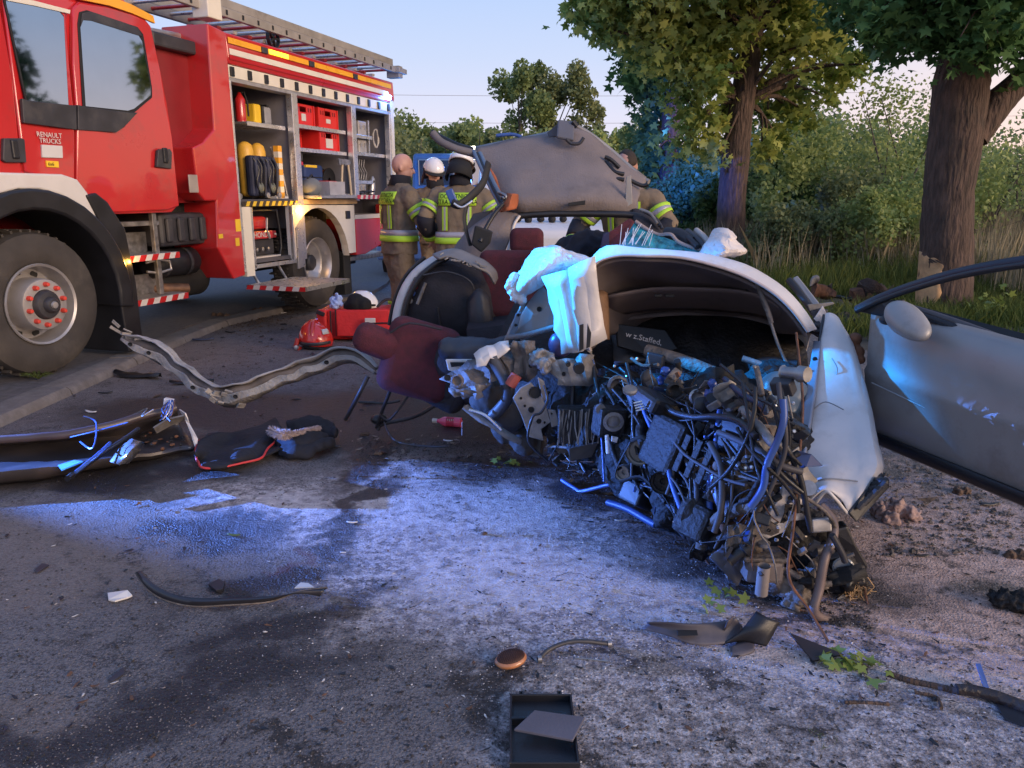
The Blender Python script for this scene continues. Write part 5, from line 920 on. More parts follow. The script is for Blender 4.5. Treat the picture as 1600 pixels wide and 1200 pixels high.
for s in range(3): hose([(1000+s*6, 328+s*3, 5.1), (1015+s*5, 335+s*4, 5.05), (1026+s*4, 350+s*4, 5.0)], .010, 'pillar_debris', (bare, black, dgrey)[s], jit=.01)
# seat belt and loose trims
sbm = M('belt_black', (.014, .014, .016), .7); hose([(763, 255, 5.2), (755, 285, 5.1), (738, 305, 5.05), (718, 320, 5.0), (706, 316, 5.0)], .028, 'seat_belt', sbm, flat=.5); hose([(709, 318, 4.98), (722, 324, 4.98), (738, 314, 5.0)], .008, 'belt_edge', alub)
MB().box(at(706, 308, 5.0), (.05, .02, .10), (0, -.4, 0)).build('belt_buckle', bluep, CR, W=True, bevel=.008); hose([(730, 318, 5.0), (726, 340, 4.98), (729, 362, 4.96), (735, 384, 4.94)], .016, 'belt_strap', sbm, flat=.4); hose([(786, 318, 5.0), (772, 335, 4.98), (760, 355, 4.95), (750, 378, 4.9)], .014, 'belt_strap', black)
plate([(742, 352), (770, 362), (766, 380), (752, 395), (736, 382)], 4.9, 'pillar_cover', blackm, .06, bevel=.01)
# rear seat and headrests
def cushion(name, pts, r, mat, parent=CR, disp=None, voxel=.012, sm=4, label=None):
    m = MB()
    for p, q in zip(pts, r): m.ball(p, q, 14, 10)
    o = m.build(name, mat, parent, W=True, smooth=80, label=label); q = o.modifiers.new('r', 'REMESH'); q.mode = 'VOXEL'; q.voxel_size = voxel; q.use_smooth_shade = True
    q = o.modifiers.new('s', 'SMOOTH'); q.iterations = sm
    if disp:
        t = bpy.data.textures.new('n', 'CLOUDS'); t.noise_scale = disp[1]; q = o.modifiers.new('d', 'DISPLACE'); q.texture = t; q.strength = disp[0]; q.mid_level = .5
    return o
def padbox(c, d, name, mat, rot=(0, 0, 0), par=CR, bev=.04, disp=None):
    o = MB().box(c, d, rot).build(name, mat, par, W=True, smooth=50); q = o.modifiers.new('b', 'BEVEL'); q.width = bev; q.segments = 5; return o
padbox(at(823, 376, 4.95), (.215, .09, .16), 'headrest', burg, bev=.045); padbox(at(800, 446, 4.7)+V((0, .05, 0)), (.40, .12, .42), 'rear_seat', burg, (-.15, 0, 0), bev=.05); padbox(at(905, 430, 4.8)+V((0, .05, 0)), (.5, .12, .30), 'rear_seat', burg, (-.15, 0, 0), bev=.05)
MB().tube([at(800, 395, 4.85), at(850, 398, 4.85)], .008).build('seat_piping', airb, CR, W=True)
cushion('dark_interior_fill', [at(885, 395, 4.6), at(910, 388, 4.55), at(935, 385, 4.5), at(900, 410, 4.5), at(955, 400, 4.5)], [.09, .10, .09, .10, .08], M('interior_black', (.008, .008, .014), .9), disp=(.06, .08))  # dark lumps put in to fill the dark cabin interior
# front seat burgundy wedge with shattered windscreen leaning on it
plate([(940, 388), (945, 366), (984, 339), (993, 345), (972, 388)], [4.25, 4.25, 4.3, 4.3, 4.2], 'front_seat', burg, .12, bevel=.015); plate([(938, 388), (943, 366), (952, 362), (952, 388)], 4.24, 'front_seat_side', M('seat_navy', (.03, .03, .07), .9), .02)
teal = M('shattered_glass', (.02, .20, .24), .22, var=.7, scale=26, bump=.012, bscale=60, coat=.5, dirt=.25, dcol=(.3, .4, .45))
patch([[(972, 384, 3.95), (982, 365, 4.0), (990, 350, 4.0)], [(1000, 388, 3.9), (1003, 372, 3.95), (1006, 358, 4.0)], [(1030, 392, 3.9), (1030, 380, 3.92), (1028, 368, 3.95)], [(1065, 398, 3.85), (1065, 388, 3.88), (1062, 380, 3.9)], [(1100, 402, 3.8), (1098, 396, 3.8), (1092, 390, 3.85)]], 'windscreen', teal, .008, .008)
for i in range(16): a = at(965+rng.uniform(0, 50), 384-rng.uniform(0, 6), 3.9); MB().tube([a, a+V((rng.uniform(0, .05), 0, rng.uniform(.05, .11)))], .0022, 4).build('glass_crack', alub, CR, W=True)
hose([(992, 346, 4.0), (1010, 358, 3.98), (1030, 367, 3.95), (1048, 366, 3.9), (1062, 378, 3.88), (1100, 392, 3.82), (1140, 408, 3.7)], .009, 'windscreen_seal', M('seal_tan', (.28, .22, .2), .7), jit=.005)
hose([(1040, 364, 4.0), (1062, 366, 3.95), (1080, 378, 3.9)], .03, 'dash_piece', black); 
for i in range(3): hose([(1060+i*14, 362-i, 4.0), (1075+i*13, 372, 3.9), (1090+i*10, 386, 3.82)], .016, 'pillar_strip', (black, dgrey, M('strip_cream', (.4, .36, .33), .6))[i])
patch([[(1094, 390, 3.85), (1108, 372, 3.85), (1118, 360, 3.85), (1138, 358, 3.85), (1150, 368, 3.85)], [(1092, 396, 3.78), (1112, 380, 3.70), (1122, 368, 3.74), (1140, 366, 3.70), (1152, 378, 3.76)], [(1102, 399, 3.70), (1120, 388, 3.68), (1130, 382, 3.62), (1150, 380, 3.70), (1164, 386, 3.76)], [(1112, 402, 3.68), (1128, 398, 3.62), (1142, 392, 3.64), (1158, 392, 3.68), (1168, 391, 3.76)], [(1118, 403, 3.8), (1130, 403, 3.8), (1145, 402, 3.8), (1156, 400, 3.8), (1165, 396, 3.8)]], 'airbag', airb, .004, .012, 3, smooth=28, disp=(.03, .05))
# left (viewer) door: frame, lining, torn cap
DY = 4.75
patch([[(614, 503, DY), (622, 470, DY), (640, 435, DY), (668, 408, DY)], [(640, 520, DY-.05), (650, 480, DY-.1), (668, 440, DY-.1), (690, 408, DY-.05)], [(690, 545, DY-.05), (695, 490, DY-.12), (705, 450, DY-.12), (718, 412, DY-.05)], [(740, 560, DY-.02), (745, 500, DY-.12), (750, 460, DY-.1), (752, 425, DY-.02)], [(795, 565, DY), (795, 510, DY), (785, 470, DY), (778, 440, DY)]], 'door_lining', seatd, .03, .006, 4)
patch([[(612, 508, DY-.06), (620, 470, DY-.06), (636, 435, DY-.06), (664, 408, DY-.06), (690, 396, DY-.06)], [(624, 505, DY-.09), (632, 470, DY-.09), (648, 437, DY-.09), (672, 415, DY-.09), (694, 404, DY-.09)]], 'door_edge', white_p, .02, .004, label='white painted door edge')
hose([(628, 508, DY-.12), (637, 470, DY-.12), (653, 438, DY-.12), (678, 414, DY-.12), (700, 402, DY-.1)], .018, 'door_seal', black); hose([(608, 508, DY-.04), (616, 470, DY-.04), (633, 432, DY-.04), (664, 402, DY-.04)], .012, 'door_seal', black)
MB().tube([at(652, 475, DY-.15), at(665, 442, DY-.15)], .010).build('pull_bar', bare, CR, W=True)
for px, py, m_ in ((648, 448, red), (645, 458, bluep), (641, 470, bare), (650, 437, bare)): MB().lathe([(.018, 0), (.016, -.012), (0, -.014)], at(px, py, DY-.10), (0, 1, 0), 10).build('door_latch', m_, CR, W=True)
cap = patch([[(676, 398, DY-.10), (696, 390, DY-.10), (722, 392, DY-.12), (750, 404, DY-.15), (773, 420, DY-.15), (778, 436, DY-.12)], [(684, 404, DY-.2), (700, 402, DY-.2), (722, 408, DY-.22), (745, 418, DY-.25), (762, 430, DY-.22), (774, 445, DY-.2)]], 'torn_panel_cap', M('cap_grey', (.22, .20, .19), .6, metal=.3, var=.3, dirt=.5), .012, .012, 4)
for i in range(9): a = at(690+i*8+rng.uniform(-3, 3), 398+i*2.5+rng.uniform(-4, 4), DY-.24); MB().box(a, (.02+.03*rng.random(), .01, .008), (0, rng.uniform(-.8, .8), .3)).build('torn_edge', bare, CR, W=True, jit=.004)
patch([[(730, 470, DY-.16), (733, 500, DY-.2), (736, 540, DY-.16)], [(748, 450, DY-.22), (752, 500, DY-.26), (752, 545, DY-.2)], [(765, 465, DY-.16), (770, 505, DY-.2), (768, 550, DY-.16)]], 'speaker_pod', dgrey, .01, .002); hose([(684, 480, DY-.14), (690, 520, DY-.14), (700, 545, DY-.14)], .006, 'lining_seam', black); hose([(662, 430, DY-.17), (700, 425, DY-.19), (735, 440, DY-.19), (742, 470, DY-.18)], .005, 'lining_seam', dgrey)
padbox(at(700, 545, DY-.1), (.6, .14, .16), 'seat_base', seatd, (0, .1, 0), bev=.05)
# tipped front seat hanging out of the doorway
SY = 4.05
padbox(at(590, 534, SY), (.26, .14, .165), 'headrest', burg, (.1, .42, .2), bev=.065); padbox(at(655, 562, SY+.05), (.40, .17, .42), 'seat_back', burg, (-.1, .30, .1), bev=.075); MB().tube(smooth_curve([at(610, 520, SY-.06), at(640, 505, SY-.08), at(690, 515, SY-.06)], 4), .006).build('seat_seam', seatd, CR, W=True); padbox(at(690, 596, SY+.12), (.34, .24, .26), 'seat_shell', seatd, (0, .5, 0), bev=.07)

cushion('seat_cushion', [at(710, 560, SY+.05), at(740, 575, SY+.1), at(770, 580, SY+.1), at(700, 600, SY+.1), at(745, 605, SY+.1), at(770, 615, SY+.15)], [.13, .14, .12, .12, .12, .11], seatd, disp=(.03, .15))
cushion('side_bolster', [at(700, 545, SY-.08), at(730, 548, SY-.08), at(755, 550, SY-.08), at(785, 545, SY-.05), at(800, 536, SY)], [.07, .085, .085, .075, .055], M('bolster_leather', (.03, .034, .045), .45, var=.3), disp=(.03, .12), sm=30)
for p_, r_ in (([(575, 588, 4.1), (560, 618, 4.1), (540, 655, 4.25)], .012), ([(612, 605, 4.1), (598, 640, 4.2), (588, 668, 4.3)], .010), ([(700, 620, 4.1), (650, 650, 4.25), (600, 662, 4.3), (590, 672, 4.3)], .012), ([(600, 660, 4.25), (620, 690, 4.0), (680, 698, 3.95), (700, 697, 3.95)], .006), ([(560, 628, 4.4), (600, 630, 4.4), (625, 626, 4.4)], .008), ([(640, 615, 4.1), (610, 655, 4.2), (594, 648, 4.2)], .007)): hose(p_, r_, 'seat_frame_tube', dgrey)
MB().ball(at(592, 655, 4.3), (.05, .04, .03)).build('seat_foot', black, CR, W=True, smooth=60)
# airbag and silver side sheet
patch([[(812, 428, 3.95), (834, 394, 3.98), (866, 385, 4.0), (900, 395, 4.0), (928, 408, 3.95)], [(804, 436, 3.86), (832, 405, 3.80), (866, 394, 3.78), (900, 402, 3.84), (924, 412, 3.88)], [(802, 448, 3.80), (828, 424, 3.70), (860, 412, 3.66), (892, 410, 3.74), (918, 416, 3.84)], [(800, 460, 3.80), (820, 446, 3.70), (846, 432, 3.66), (874, 424, 3.74), (904, 422, 3.84)], [(806, 470, 3.86), (822, 462, 3.82), (842, 450, 3.80), (866, 438, 3.86), (896, 430, 3.92)], [(812, 460, 3.98), (826, 450, 4.0), (845, 440, 4.0), (866, 430, 4.02), (896, 420, 4.02)]], 'airbag', airb, .004, .012, 5, smooth=60, disp=(.045, .07))
cushion('airbag_tether', [at(803, 434, 3.80), at(797, 441, 3.78), at(795, 448, 3.77), at(799, 456, 3.77), at(805, 465, 3.78), at(814, 468, 3.78), at(812, 450, 3.8)], [.028, .022, .02, .024, .024, .026, .04], airb, disp=(.03, .04), voxel=.006, sm=5)
plate([(797, 524), (808, 500), (828, 468), (846, 446), (866, 470), (878, 505), (850, 520), (815, 532)], [3.9, 3.9, 3.88, 3.85, 3.8, 3.8, 3.82, 3.88], 'inner_wing', silver_p, .012, holes=((843, 483, 3.4),), bevel=.004)
hose([(790, 535, 3.85), (800, 512, 3.85), (812, 488, 3.85), (820, 468, 3.85)], .012, 'wing_seam', bare); plate([(793, 530), (806, 490), (815, 488), (808, 516), (798, 534)], 3.82, 'hinge_bracket', slate, .015, holes=((806, 508, 2), (810, 492, 2)), bevel=.003); hose([(790, 528, 3.8), (820, 524, 3.78), (850, 516, 3.75), (875, 508, 3.72)], .014, 'sill_strip', taupe)
crumple([(848, 432, 3.62), (890, 418, 3.50), (908, 548, 3.48), (880, 553, 3.56)], (3, 6), .011, 'crumpled_wing', white_p, seed=11, edge=.3); crumple([(888, 418, 3.50), (930, 400, 3.44), (948, 530, 3.50), (906, 550, 3.47)], (2, 6), .009, 'crumpled_wing', white_p, seed=12, edge=.3)
plate([(905, 508), (912, 506), (912, 545), (905, 549)], 3.40, 'black_streak_trim', black, .006); plate([(918, 505), (924, 520), (922, 542), (916, 545)], 3.40, 'black_streak_trim', black, .006)
patch([[(924, 462, 3.62), (930, 490, 3.6), (938, 515, 3.6)], [(934, 455, 3.55), (938, 490, 3.5), (944, 528, 3.52)], [(946, 458, 3.6), (950, 492, 3.58), (950, 530, 3.6)]], 'brown_lining', M('brown_lining_mat', (.20, .11, .06), .6, var=.4, scale=12, bump=.006), .01, .008)
MB().ball(at(876, 538, 3.62), (.06, .05, .065)).build('purple_ball_cover', M('ball_purple', (.09, .06, .12), .35), CR, W=True, smooth=60)
# --- bonnet: painted crest, dark underside
lip = [(922, 548, 3.52), (911, 500, 3.51), (911, 450, 3.50), (927, 414, 3.47), (962, 400, 3.44), (1010, 400, 3.4), (1060, 402, 3.38), (1110, 413, 3.35), (1160, 430, 3.32), (1205, 455, 3.28), (1238, 485, 3.25), (1262, 518, 3.25)]
crest = [(918, 548, 3.54), (906, 500, 3.54), (906, 448, 3.53), (922, 408, 3.52), (948, 384, 3.52), (1005, 388, 3.50), (1060, 392, 3.47), (1112, 399, 3.44), (1165, 413, 3.40), (1214, 441, 3.36), (1250, 474, 3.33), (1276, 515, 3.33)]
bk = [(x_-(x_-1080)*.05, y_+10, Y+.22) for x_, y_, Y in crest]; bk2 = [(x_-(x_-1080)*.10, y_+45, Y+.5) for x_, y_, Y in crest]
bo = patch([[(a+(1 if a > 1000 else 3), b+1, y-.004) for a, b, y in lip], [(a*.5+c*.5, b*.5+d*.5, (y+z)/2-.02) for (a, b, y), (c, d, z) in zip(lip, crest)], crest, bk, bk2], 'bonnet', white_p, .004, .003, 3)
inn = []
for f in (0, .12, .3, .55, .8, 1):
    row = []
    for i, (a, b, y) in enumerate(lip):
        tgx = 948+(1262-948)*i/11; tgy = 505+(0 if 2 < i < 9 else 18)-8*math.sin(i/11*math.pi); bow = math.sin(f*math.pi)*(-8 if 2 < i < 10 else 0)
        row.append((a+(tgx-a)*f, b+(tgy-b)*f+bow, y+(.62 if 1 < i < 10 else .4)*f))
    inn.append(row)
patch(inn, 'bonnet_lining', under, .006, .004, 3)
hose([(a, b, y-.008) for a, b, y in lip], .007, 'bonnet_rim', M('rim_peach', (.50, .40, .36), .5, dirt=.3), k=4); hose([(a-3*(1 if a > 1000 else -1.4), b+6, y+.03) for a, b, y in lip[2:]], .010, 'bonnet_flange', under, k=4)
for p_ in ([(955, 500, 3.95), (1050, 490, 3.98), (1150, 492, 3.95), (1240, 515, 3.7)],): hose(p_, .014, 'bonnet_rib', under, flat=.5)
for px, py, w_ in ((1028, 462, .018), (1046, 462, .022), (1170, 452, .015)): MB().box(at(px, py, 3.58), (w_*2, .02, .014), (0, .05, 0)).build('lining_slot', blackm, CR, W=True, bevel=.005)
patch([[(950, 462, 3.66), (1020, 450, 3.68), (1100, 450, 3.66), (1180, 458, 3.55), (1228, 486, 3.42)], [(946, 478, 3.74), (1020, 468, 3.80), (1100, 468, 3.78), (1180, 476, 3.68), (1236, 500, 3.48)], [(950, 494, 3.88), (1020, 484, 3.95), (1100, 484, 3.93), (1180, 492, 3.82), (1242, 510, 3.58)]], 'bonnet_crossmember', M('lining_brown', (.17, .13, .12), .6, metal=.2, dirt=.3), .01, .003)
hose([(1184, 440, 3.32), (1190, 465, 3.32), (1205, 505, 3.3), (1218, 545, 3.28), (1240, 588, 3.22)], .007, 'bonnet_prop', bare, jit=.002); hose([(1182, 438, 3.32), (1188, 455, 3.32), (1197, 478, 3.31), (1206, 505, 3.3)], .011, 'prop_sleeve', mud, jit=.003)
# cowl, windscreen seen under the bonnet, lettering, grille slots
patch([[(950, 505, 4.15), (1050, 495, 4.2), (1150, 500, 4.15), (1240, 515, 3.95)], [(955, 525, 4.0), (1050, 512, 4.05), (1150, 516, 4.0), (1240, 530, 3.85)], [(960, 570, 3.8), (1050, 560, 3.85), (1150, 560, 3.8), (1245, 570, 3.7)]], 'cowl', M('cowl_grey', (.045, .045, .05), .55, var=.4, dirt=.6, dcol=(.10, .095, .09)), .02, .006)
plate([(1060, 497), (1098, 488), (1130, 488), (1160, 494), (1150, 503), (1100, 505)], [4.1]*6, 'windscreen_strip', M('green_glass', (.10, .16, .14), .12, var=.4, scale=20, coat=1), .01)
for i in range(20): a = at(1086+i*6.4, 516+abs(i-10)*.25, 3.95); MB().box(a, (.007, .05, .05), (.5, 0, .1)).build('cowl_slat', M('slat_grey', (.10, .10, .105), .5) if i == 0 else bpy.data.materials['slat_grey'], CR, W=True)
MB().tube(smooth_curve([at(1080, 530, 3.9), at(1140, 533, 3.9), at(1210, 543, 3.8)], 4), .01).build('cowl_lip', dgrey, CR, W=True, smooth=60)
tp = at(1006, 529, 3.66); ltm = M('sticker_white', (.30, .30, .32), .5); q = text('w z.Staffed,', .040, ltm, CR, tp-CR.location, (R(62), R(14), 0))
plate([(962, 505), (1040, 515), (1060, 545), (1020, 558), (965, 540)], [3.86, 3.84, 3.8, 3.78, 3.8], 'engine_cover', black, .03, bevel=.006)
# right A pillar with torn trim
plate([(1238, 434), (1246, 430), (1284, 478), (1276, 486)], [3.75, 3.75, 3.6, 3.6], 'windscreen_pillar', silver_p, .03, bevel=.006); hose([(1232, 437, 3.72), (1252, 462, 3.65), (1272, 490, 3.58)], .016, 'pillar_seal', black); plate([(1262, 476), (1302, 472), (1304, 475), (1266, 486)], 3.5, 'torn_shard', bare, .006)
cushion('pillar_base_debris', [at(1282, 492, 3.5), at(1288, 505, 3.5), at(1276, 515, 3.45)], [.035, .03, .03], dgrey, disp=(.05, .03), voxel=.006, sm=1); plate([(1272, 498), (1286, 478), (1292, 490), (1284, 510)], 3.45, 'torn_shard', airb, .006, jit=.003)
# --- right wing (fender)
W0 = [(1290, 490, 3.42), (1284, 520, 3.34), (1276, 580, 3.12), (1268, 640, 2.93), (1260, 700, 2.74), (1254, 750, 2.62), (1252, 798, 2.50)]
W1 = [(1296, 489, 3.41), (1298, 520, 3.31), (1299, 580, 3.09), (1297, 640, 2.90), (1294, 700, 2.71), (1291, 740, 2.58), (1287, 766, 2.49)]
W2 = [(1304, 492, 3.41), (1315, 525, 3.30), (1324, 580, 3.08), (1330, 640, 2.88), (1334, 700, 2.69), (1332, 740, 2.57), (1314, 780, 2.48)]
W3 = [(1312, 500, 3.43), (1331, 535, 3.32), (1346, 585, 3.10), (1359, 640, 2.90), (1370, 695, 2.70), (1375, 738, 2.58), (1328, 803, 2.47)]
W4 = [(1316, 515, 3.5), (1336, 560, 3.5), (1350, 600, 3.4), (1362, 650, 3.2), (1371, 700, 3.0), (1376, 742, 2.85), (1345, 795, 2.6)]
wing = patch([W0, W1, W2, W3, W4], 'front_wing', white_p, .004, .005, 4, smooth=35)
for p_ in ([(1270, 640, 2.92), (1290, 628, 2.92), (1318, 640, 2.86)], [(1300, 560, 3.14), (1308, 575, 3.08), (1306, 590, 3.06)], [(1262, 760, 2.59), (1290, 748, 2.54), (1340, 752, 2.53)]): hose(p_, .0025, 'paint_crease', silver_p)
hose([(1258, 796, 2.48), (1272, 788, 2.46), (1290, 768, 2.43), (1304, 778, 2.42), (1318, 795, 2.45), (1324, 803, 2.47)], .006, 'wing_edge', white_p, jit=.002); hose([(1370, 700, 2.78), (1374, 735, 2.69), (1350, 775, 2.6), (1328, 803, 2.5)], .005, 'wing_edge', silver_p)
hose([(1287, 492, 3.42), (1280, 530, 3.3), (1270, 600, 3.05), (1262, 660, 2.86), (1254, 730, 2.66), (1250, 790, 2.5)], .005, 'wing_seam', black)
rl_ = patch([[(1272, 535, 3.3), (1262, 600, 3.05), (1250, 680, 2.8), (1236, 760, 2.6)], [(1284, 535, 3.28), (1276, 600, 3.02), (1264, 680, 2.77), (1251, 760, 2.57)]], 'inner_wing_rail', M('rail_bluegrey', (.30, .31, .36), .5, metal=.4, var=.3, dirt=.5), .012, .004, 4)
for i in range(9): a = (1273-i*3.2, 560+i*21, 3.17-i*.062); MB().lathe([(.011, -.004), (.009, -.008), (0, -.005)], at(*a), (0.2, 1, .3), 8).build('rail_bolt', (blackm, steel)[i % 2], CR, W=True)
# --- headlamp housing and lower right corner
for i in range(7): hose([(1330+i*7, 800-i*8, 2.55), (1345+i*6, 790-i*6, 2.5), (1356+i*5, 778-i*4, 2.5)], .014, 'lamp_housing', (black, blackm)[i % 2], jit=.012)
plate([(1325, 805), (1345, 770), (1385, 748), (1392, 760), (1365, 785), (1338, 818)], [2.55, 2.6, 2.6, 2.55, 2.5, 2.45], 'lamp_housing', black, .05, bevel=.006, jit=.006)
for i in range(6): MB().box(at(1345+i*7, 790-i*6.5, 2.46), (.012, .02, .03), (0, .6, 0)).build('lamp_clip', dgrey, CR, W=True, bevel=.003)
plate([(1300, 828), (1325, 822), (1338, 850), (1358, 885), (1352, 905), (1330, 880), (1300, 860)], [2.5]*7, 'bumper_mount', black, .05, bevel=.008, jit=.006)
cushion('lamp_shell', [at(1310, 880, 2.5), at(1325, 900, 2.5), at(1300, 905, 2.52), at(1338, 915, 2.5)], [.06, .06, .055, .04], black, disp=(.03, .04), voxel=.006, sm=2)
lc = at(1317, 886, 2.43); MB().lathe([(.034, .01), (.036, -.008), (.030, -.012), (.029, -.006), (0, -.005)], lc, (.25, 1, -.2), 24).build('round_cap', M('cap_glass', (.16, .17, .18), .25, coat=.6), CR, W=True, smooth=40); MB().box(lc+V((0, -.010, .003)), (.05, .006, .006), (0, -.2, 0)).build('cap_slot', blackm, CR, W=True)
mb = MB(); rr = random.Random(5)
for i in range(260):
    c = at(1334, 918, 2.48)+V([rr.gauss(0, .022) for _ in range(3)]); d = V([rr.gauss(0, 1) for _ in range(3)]).normalized(); mb.tube([c-d*.02, c+d*.02+V((0, 0, rr.uniform(-.01, .01)))], .0016, 3)
o = mb.build('root_fibres', M('straw', (.42, .26, .12), .8, var=.5, scale=60), CR, W=True); o['kind'] = 'stuff'
# --- left crushed metal
crumple([(694, 592, 3.70), (790, 532, 3.66), (812, 580, 3.58), (728, 618, 3.56)], (7, 5), .020, 'crushed_member', mud, holes=3, seed=4); crumple([(700, 610, 3.62), (760, 600, 3.54), (752, 622, 3.56), (712, 618, 3.6)], (5, 2), .016, 'crushed_flange', bare, seed=5); crumple([(738, 552, 3.62), (792, 530, 3.62), (800, 545, 3.58), (748, 575, 3.56)], (5, 2), .012, 'crushed_flange', white_p, seed=6)
MB().lathe([(.03, 0), (.034, -.012), (.024, -.016), (.02, -.004), (0, 0)], at(716, 594, 3.52), (.3, 1, 0), 16).build('member_hole', mud, CR, W=True, smooth=50)
plate([(696, 562), (738, 562), (735, 570), (722, 572), (716, 583), (700, 578)], 3.75, 'torn_flange', white_p, .02, jit=.004, bevel=.004); plate([(703, 566), (730, 566), (720, 572), (705, 574)], 3.735, 'flange_gap', blackm, .004)
crumple([(800, 532, 3.60), (832, 530, 3.56), (838, 590, 3.54), (808, 596, 3.6)], (3, 5), .018, 'crushed_bracket', mud, holes=1, seed=8); crumple([(858, 560, 3.56), (925, 556, 3.48), (934, 600, 3.46), (872, 604, 3.5)], (5, 4), .016, 'strut_tower', bare, holes=1, seed=9)
cushion('blue_lit_pump', [at(838, 560, 3.55), at(850, 572, 3.5), at(845, 550, 3.55), at(858, 560, 3.55)], [.04, .035, .025, .03], bare, disp=(.04, .03), voxel=.006, sm=1); hose([(770, 560, 3.6), (795, 610, 3.55), (780, 640, 3.6), (760, 655, 3.65)], .03, 'damper', dgrey); MB().lathe([(.028, 0), (.028, .06), (0, .06)], at(797, 603, 3.5), (.5, .1, .85), 12).build('red_sleeve', M('sleeve_red', (.35, .07, .05), .6), CR, W=True)
cushion('tyre_lump', [at(765, 622, 3.75), at(792, 645, 3.75), at(790, 668, 3.85), at(818, 690, 3.8)], [.10, .11, .08, .07], rubber, disp=(.04, .08)); hose([(730, 635, 3.65), (752, 655, 3.62), (775, 668, 3.6), (800, 682, 3.6), (812, 690, 3.62)], .02, 'torn_flange', bare, jit=.015, flat=.5); hose([(735, 640, 3.6), (760, 650, 3.58), (785, 672, 3.58)], .008, 'torn_edge', alub, jit=.008)
MB().tube([at(722, 660, 3.7), at(722, 680, 3.75)], .003).build('small_stalk', alub, CR, W=True)
plate([(801, 622), (812, 607), (828, 598), (838, 610), (852, 632), (860, 660), (846, 672), (850, 690), (826, 684), (815, 650)], [3.42]*10, 'radiator_bracket', bare, .02, holes=((836, 613, 8), (814, 622, 1.6), (820, 634, 1.6), (842, 658, 3.2), (830, 640, 4), (851, 660, 1.4)), bevel=.004, jit=.006)
plate([(840, 590), (850, 596), (856, 622), (848, 628)], 3.45, 'bracket_arm', bare, .02, bevel=.003); plate([(856, 640), (868, 642), (874, 664), (862, 668)], 3.42, 'bracket_tab', bare, .015, holes=((862, 646, 1.2),)); hose([(850, 602, 3.4), (855, 625, 3.38), (845, 645, 3.36), (832, 652, 3.36), (826, 690, 3.36), (856, 720, 3.4)], .006, 'cable', black)
# radiator fins
for i in range(26):
    px = 874+i*2.9; a = at(px+rng.uniform(-3, 3), 642+rng.uniform(-3, 3), 3.32); c_ = at(px+rng.uniform(-9, 5), 690+rng.uniform(-8, 8), 3.28); MB().tube([a, a.lerp(c_, .5)+V((rng.uniform(-.012, .012), 0, 0)), c_], .0035, 4).build('radiator_fin', (bare, engd, mud)[i % 3], CR, W=True)
padbox(at(905, 663, 3.42), (.2, .08, .17), 'radiator_core', engd, bev=.01)
for hx, hy, hr in ((905, 577, 9), (888, 570, 4)): MB().lathe([(hr/330, .02), (hr/330*.9, 0), (0, .002)], at(hx, hy, 3.42), (0, 1, .1), 14).build('tower_hole', blackm, CR, W=True)
o = MB().box(at(952, 658, 3.22), (.13, .1, .13), (0, .1, .3)).build('gearbox_cover', engd, CR, W=True, bevel=.015); MB().lathe([(.04, 0), (.045, -.01), (.03, -.014), (.028, -.004), (.014, -.012), (0, -.012)], at(958, 658, 3.15), (0, 1, .1), 18).build('cover_ring', bare, o, W=True, smooth=40)
MB().lathe([(.022, 0), (.022, -.02), (0, -.022)], at(938, 638, 3.2), (0, 1, 0), 14).build('cover_boss', bare, CR, W=True, smooth=40); MB().tube([at(948, 680, 3.1), at(950, 708, 3.1)], .008).build('plug', airb, CR, W=True); plate([(956, 682), (966, 684), (964, 692), (955, 690)], 3.12, 'plug_tab', airb, .01)
plate([(890, 700), (935, 690), (925, 715), (890, 720)], 3.3, 'rubber_flap', rubber, .01, jit=.01)
# --- large named pieces of the engine bay
def eb(px, py): return max(2.5, 3.86-.0036*(px-800)+(780-py)*.0012)
def H_(pts, r, name='hose', mat=None, off=0, **kw): return hose([(a, b, eb(a, b)-.10+off) for a, b in pts], r, name, mat, **kw)
H_([(983, 612), (992, 640), (1003, 690), (1012, 730), (1030, 765), (1058, 800), (1085, 835)], .019, 'coolant_hose', M('hose_ribbed', (.05, .055, .075), .4, bump=.01, bscale=70, dirt=.4)); MB().lathe([(.028, 0), (.03, .012), (.024, .018), (0, .018)], at(984, 612, 2.95)+V((0, 0, .0)), (0, -.4, 1), 16).build('hose_cap', bare, CR, W=True, smooth=40)
for i in range(4): MB().tube([at(990+i*1.2, 630+i*4, 2.97), at(1003+i*1.2, 627+i*4, 2.97)], .004).build('hose_clamp', alub, CR, W=True)
H_([(862, 752), (900, 768), (955, 757), (1000, 757), (1035, 772), (1075, 800)], .010, 'brake_pipe', M('pipe_blue', (.10, .14, .30), .35, metal=.4), .06); H_([(878, 750), (890, 758), (906, 768)], .010, 'brake_pipe', bluep, .06)
H_([(950, 785), (980, 795), (1010, 812), (1025, 820)], .016, 'pipe', M('pipe_navy', (.03, .06, .16), .4), .06)
H_([(1095, 858), (1102, 830), (1125, 808), (1155, 795), (1185, 790)], .022, 'coolant_hose', mud); H_([(1125, 640), (1118, 700), (1108, 760), (1112, 830)], .012, 'hose', bluep)
hose([(1282, 790, 2.45), (1300, 812, 2.42), (1302, 838, 2.38), (1288, 875, 2.34), (1280, 920, 2.32), (1272, 955, 2.30), (1290, 968, 2.32), (1316, 974, 2.36)], .016, 'bent_pipe', M('pipe_brown', (.17, .125, .115), .5, metal=.3, var=.3, dirt=.4), n=12)
hose([(1244, 520, 3.0), (1254, 620, 2.7), (1250, 700, 2.45), (1240, 820, 2.3), (1232, 900, 2.25), (1262, 950, 2.22), (1294, 1003, 2.14)], .005, 'cable', rust); hose([(1210, 745, 2.4), (1240, 765, 2.35), (1290, 800, 2.35), (1308, 830, 2.4)], .006, 'wire', mud)
